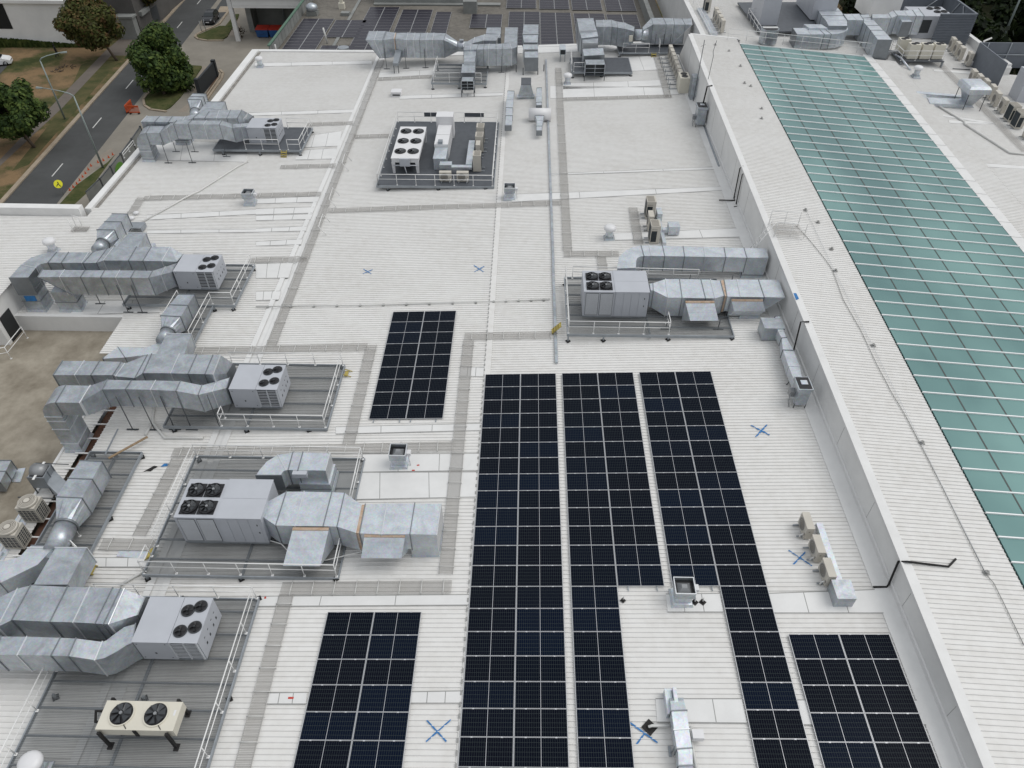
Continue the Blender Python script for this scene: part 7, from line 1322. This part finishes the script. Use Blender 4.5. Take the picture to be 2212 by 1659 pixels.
# car
def car(label, base, yaw, paint, partial=False):
    t_ = thing('parked_car', label, 'car', base, None, yaw)    # local +y is the front
    prof = [(-2.0, .32, .78), (-1.98, .9, .80), (-1.75, 1.12, .80), (-1.45, 1.46, .66), (-.3, 1.52, .64), (.35, 1.44, .66), (1.05, 1.02, .80), (1.75, .86, .78), (1.98, .66, .72), (2.0, .32, .70)]
    b = MB(); lo = []; 
    rings = []
    for y, z, w_ in prof: rings.append((y, z, w_))
    V, F = [], []
    for y, z, w_ in rings:
        V += [(-w_, y, z), (w_, y, z), (.84 if abs(y) < 1.9 else .74, y, min(z, .72) if z > .5 else z-.05), (.82 if abs(y) < 1.9 else .72, y, .24), (-.82 if abs(y) < 1.9 else -.72, y, .24), (-.84 if abs(y) < 1.9 else -.74, y, min(z, .72) if z > .5 else z-.05)]
    n = len(rings)
    for i in range(n-1):
        for k in range(6): F.append((i*6+k, i*6+(k+1) % 6, (i+1)*6+(k+1) % 6, (i+1)*6+k))
    F.append(tuple(range(5, -1, -1))); F.append(tuple((n-1)*6+k for k in range(6))); b.add(V, F, False); obj('body', b, paint, t_)
    gl = mat('car_glass', (.02, .026, .03), .08, 0, .05); b = MB(); b.quad((-.58, .40, 1.435), (.58, .40, 1.435), (.70, 1.0, 1.075), (-.70, 1.0, 1.075)); ws = obj('windscreen', b, gl, t_); 
    for v in ws.data.vertices: v.co.z += .012
    for s_ in (-1, 1):
        b = MB(); b.quad((s_*.675, .3, 1.40), (s_*.665, -1.35, 1.40), (s_*.84, -1.6, .86), (s_*.845, .85, .88)); o = obj('side_window', b, gl, t_)
        for v in o.data.vertices: v.co.x += s_*.015
        for y in (-1.28, 1.28):
            b = MB().mat(M['black']); b.tube([(s_*.66, y, .31), (s_*.86, y, .31)], .31, 18); b.mat(M['hub']); b.tube([(s_*.86, y, .31), (s_*.872, y, .31)], .19, 14); obj('wheel', b, None, t_)
        b = MB(); b.loft([[(s_*.42, 1.93, .62), (s_*.72, 1.80, .64), (s_*.74, 1.72, .82), (s_*.5, 1.82, .80)], [(s_*.42, 1.99, .62), (s_*.72, 1.86, .64), (s_*.74, 1.76, .84), (s_*.5, 1.86, .83)]]); obj('headlight', b, mat('headlight_lens', (.7, .72, .75), .1), t_)
        b = MB(); b.bb((s_*.84 if s_ > 0 else -1.02, .62, .92), (1.02 if s_ > 0 else -.84, .78, 1.04)); obj('mirror', b, paint, t_)
    b = MB(); b.bb((-.26, 2.0, .40), (.26, 2.02, .52)); obj('number_plate', b, M['whitec'], t_); b = MB(); b.bb((-.5, 1.96, .55), (.5, 2.008, .62)); obj('grille', b, M['black'], t_)
    return t_
def cpaint(n, c): m, t, b = new(n); b.inputs['Base Color'].default_value = (*c, 1); b.inputs['Roughness'].default_value = .4; b.inputs['Coat Weight'].default_value = .25; return m
cp = gp('f', 775, 300); fdir = gp('f', 740, 320)-gp('f', 850, 190); car('small black hatchback parked by the kerb near the grass island', (cp.x+.1, cp.y+.4, GZ+.02), math.atan2(fdir.y, fdir.x)-H2, cpaint('black_car_paint', (.008, .010, .014)))
wp = gp(0, -30, 575); car('white car cut off by the left edge of the picture', (wp.x-.2, wp.y+.6, GZ), math.radians(-70), cpaint('white_car_paint', (.75, .76, .77)))
b = MB(); b.quad(*[gp('e', *p, .03) for p in ((-300, 1120), (140, 1080), (150, 1120), (0, 1290), (-300, 1500))]); struct('driveway', b, M['asphalt'])
# orange barrier
def barrier(label, p, q):
    t_ = wthing('safety_barrier', label, 'barrier', tuple(p), 'orange safety barriers'); d = q-p; d.z = 0; ln = d.length; d.normalize(); n = Vector((-d.y, d.x, 0))*.03; org = M['orange']; b = MB()
    def bar(a0, a1, z0, z1): A, C = p+d*a0*ln, p+d*a1*ln; b.prism([A-n+UP*z1, C-n+UP*z1, C+n+UP*z1, A+n+UP*z1], GZ+z0)
    bar(0, 1, .85, 1.05); bar(0, 1, .15, .28)
    for k in range(11): bar(k/10-.012 if k else 0, k/10+.022 if k < 10 else 1, .28, .85)
    obj('panel', b, org, t_)
    for f_ in (.12, .88): A = p+d*f_*ln; b = MB(); b.prism([A-n*6-d*.08+UP*.15, A-n*6+d*.08+UP*.15, A+n*6+d*.08+UP*.15, A+n*6-d*.08+UP*.15], GZ); obj('foot', b, M['black'], t_)
M['orange'] = mat('orange_plastic', (.55, .085, .02), .5, 0, .06)
barrier('orange plastic barrier by the road edge, long side towards the building', gp(0, 1120, 985), gp(0, 1215, 985)); barrier('orange plastic barrier by the road edge, turned along the kerb', gp(0, 1098, 985), gp(0, 1150, 930))
# dark sign wall
t_ = wthing('garden_wall', 'dark charcoal wall with end piers beside the apron kerb', 'wall', tuple(gp('f', 700, 1250))); a_, c_ = gp('f', 650, 1285), gp('f', 865, 1025); d = (c_-a_).normalized(); n = Vector((-d.y, d.x, 0))*.14; b = MB(); b.prism([a_-n+UP*2.0, c_-n+UP*2.0, c_+n+UP*2.0, a_+n+UP*2.0], GZ); obj('panel', b, M['charcoal'] if 'charcoal' in M else mat('charcoal_paint', (.022, .027, .033), .6, 0, .05), t_)
for p in (a_, c_): b = MB(); b.box((p.x, p.y, GZ+1.1), (.5, .5, 2.2), math.atan2(d.y, d.x)); obj('pier', b, mat('charcoal_pier', (.02, .025, .03), .6), t_)
# hoarding fence along the roof edge
t_ = wthing('hoarding_fence', 'grey panelled hoarding fence with black posts and a green sign', 'fence', tuple(gp(0, 900, 1500))); pts = [(1210, 1095), (1135, 1200), (1040, 1330), (950, 1440), (860, 1545), (740, 1659)]; P = [atz(0, x, y, GZ+2.2) for x, y in pts]
for i in range(len(P)-1):
    d = (P[i+1]-P[i]).normalized(); n = Vector((-d.y, d.x, 0))*.03; b = MB(); b.prism([P[i]-n-UP*.1, P[i+1]-n-UP*.1, P[i+1]+n-UP*.1, P[i]+n-UP*.1], GZ+.1); obj('panel', b, M['oldgrey'], t_)
    b = MB(); b.box((P[i].x, P[i].y, GZ+1.15), (.16, .16, 2.3)); obj('post', b, M['steel_dk'], t_); b = MB(); b.tube([P[i], P[i+1]], .06, 6); obj('top_rail', b, M['steel_dk'], t_)
A = atz(0, 955, 1490, GZ+.9); 
d = (P[3]-P[2]).normalized(); n = Vector((d.y, -d.x, 0)); n = n if n.x > 0 else -n; c_ = P[2].lerp(P[3], .48)-UP*1.0+n*.06; b = MB(); K = 16; ring = [c_+d*math.cos(2*math.pi*k/K)*1.15*(1 if math.sin(2*math.pi*k/K) < 0 else .9)+UP*math.sin(2*math.pi*k/K)*.62 for k in range(K)]; b.loft([ring, [p+n*.02 for p in ring]]); obj('green_sign', b, mat('green_sign', (.12, .30, .04), .6), t_)
# round yellow sign
t_ = wthing('pedestrian_sign', 'round yellow pedestrian sign with black walking legs beside the road', 'sign', tuple(gp(0, 512, 1680))); b = MB(); q = gp(0, 512, 1660); top = q+UP*1.2
face = Vector((.25, -.75, .6)).normalized(); u = face.cross(UP).normalized(); v = u.cross(face); cc = atz(0, 502, 1590, GZ+1.3); K = 24; ring = [cc+u*math.cos(2*math.pi*k/K)*.42+v*math.sin(2*math.pi*k/K)*.42 for k in range(K)]; b.loft([ring, [p-face*.03 for p in ring]]); obj('disc', b, mat('signal_yellow', (.75, .72, .02), .5, 0, .02), t_)
b = MB(); f0 = cc+face*.012
for a, c, w_ in (((0, .22), (-.02, .0), .09), ((-.02, .02), (-.17, -.26), .075), ((0, .02), (.2, -.22), .075), ((-.17, -.26), (-.25, -.24), .06)):
    A, B_ = f0+u*a[0]+v*a[1], f0+u*c[0]+v*c[1]; dd = (B_-A).normalized(); nn = dd.cross(face)*w_*.5; b.quad(A-nn, B_-nn, B_+nn, A+nn)
obj('symbol', b, M['black'], t_); b = MB(); b.tube([Vector((cc.x, cc.y+.05, GZ)), cc-face*.03], .035, 6); obj('post', b, M['steel'], t_)
# small orange cones along the footway
mk = None
for i, (x, y) in enumerate(((975, 1338), (940, 1362), (895, 1388), (848, 1405), (788, 1435), (765, 1468), (740, 1500), (715, 1530), (690, 1560), (665, 1590), (635, 1618), (605, 1645))):
    q = gp(0, x, y, .02)
    if mk is None:
        b = MB().mat(M['orange']); b.cyl((0, 0, .02), .09, .26, 10, .03); b.box((0, 0, .01), (.2, .2, .02)); mk = obj('traffic_cone', b); tag(mk, 'small orange cone in the row along the near footway edge', 'cone', 'orange cones along the footway'); mk.location = q
    else: c2 = mk.copy(); COL.objects.link(c2); c2.location = q
b = MB()
for s_ in (0, 1): q = gp('f', 660+60*s_, 420, .1); b.tube([q, q+UP*1.5], .05, 8)
tag(obj('sign_post', b, M['hub']), 'two short grey posts at the tip of the upper grass island', 'post')
q = gp('f', 1035, 8); b = MB(); b.bb((q.x-.9, q.y+8, GZ+2.5), (q.x+1.2, q.y+8.2, GZ+3.4)); b.bb((q.x, q.y+8.05, GZ), (q.x+.1, q.y+8.15, GZ+2.5)); tag(obj('street_sign', b, blu), 'small blue sign at the top edge left of the canopy', 'sign')
q = gp('e', 1120, 1210); b = MB(); rn = random.Random(4)
for k in range(26): p = q+Vector((rn.uniform(-1.2, 1.0), rn.uniform(-1.2, 1.3), .03)); u = Vector((rn.uniform(-.5, .5), rn.uniform(-.4, .4), rn.uniform(0, .25))); b.tube([p, p+u], .05, 5)
o = tag(obj('branch_pile', b, M['bark']), 'small heap of dead branches lying on the bare earth', 'branches'); o['kind'] = 'stuff'
# dark woods at the top right
b = MB(); rn = random.Random(77)
for k in range(120):
    x = 52+rn.random()*60; y = 44+rn.random()*90
    if x < 58 and y < 66: x += 8
    r_ = rn.uniform(3.2, 5.8); crown(b, Vector((x, y, GZ+rn.uniform(1.0, 5.0))), (r_, r_, r_*.8), 900, .52, k+100, 14)
o = obj('woodland', b, leafmat('woodland_leaves', ((.005, .010, .004), (.013, .024, .008), (.032, .05, .014)))); o['kind'] = 'stuff'; o['label'] = 'dark green woodland below the right-hand end of the roof'; o['category'] = 'woodland'
q = atz('d', 1980, 400, -3.5); t_ = wthing('street_lamp', 'grey lamp pole with a crossarm rising in front of the dark woods', 'street lamp', (q.x, q.y, GZ), 'tall grey street lamps'); b = MB(); b.tube([(q.x, q.y, GZ), (q.x, q.y, 4.6)], [.16, .1], 10); obj('pole', b, M['lamp'], t_); b = MB(); b.tube([(q.x, q.y, 4.5), (q.x-2.8, q.y, 4.7)], .09, 6); b.tube([(q.x, q.y, 4.5), (q.x+2.8, q.y, 4.7)], .09, 6); obj('arm', b, M['lamp'], t_)
for s_ in (-1, 1): b = MB(); b.box((q.x+s_*3.1, q.y, 4.72), (.9, .4, .16)); obj('lamp_head', b, M['lamp'], t_)
b = MB(); b.quad((50, 20, GZ+.02), (140, 20, GZ+.02), (140, 180, GZ+.02), (50, 180, GZ+.02)); struct('forest_floor', b, mat('leaf_litter', (.02, .022, .012), 1, 0, .2, 1, coord='World', spec=.05))
# tidy helper properties
for o in list(COL.objects):
    if '_loc' in o: del o['_loc']
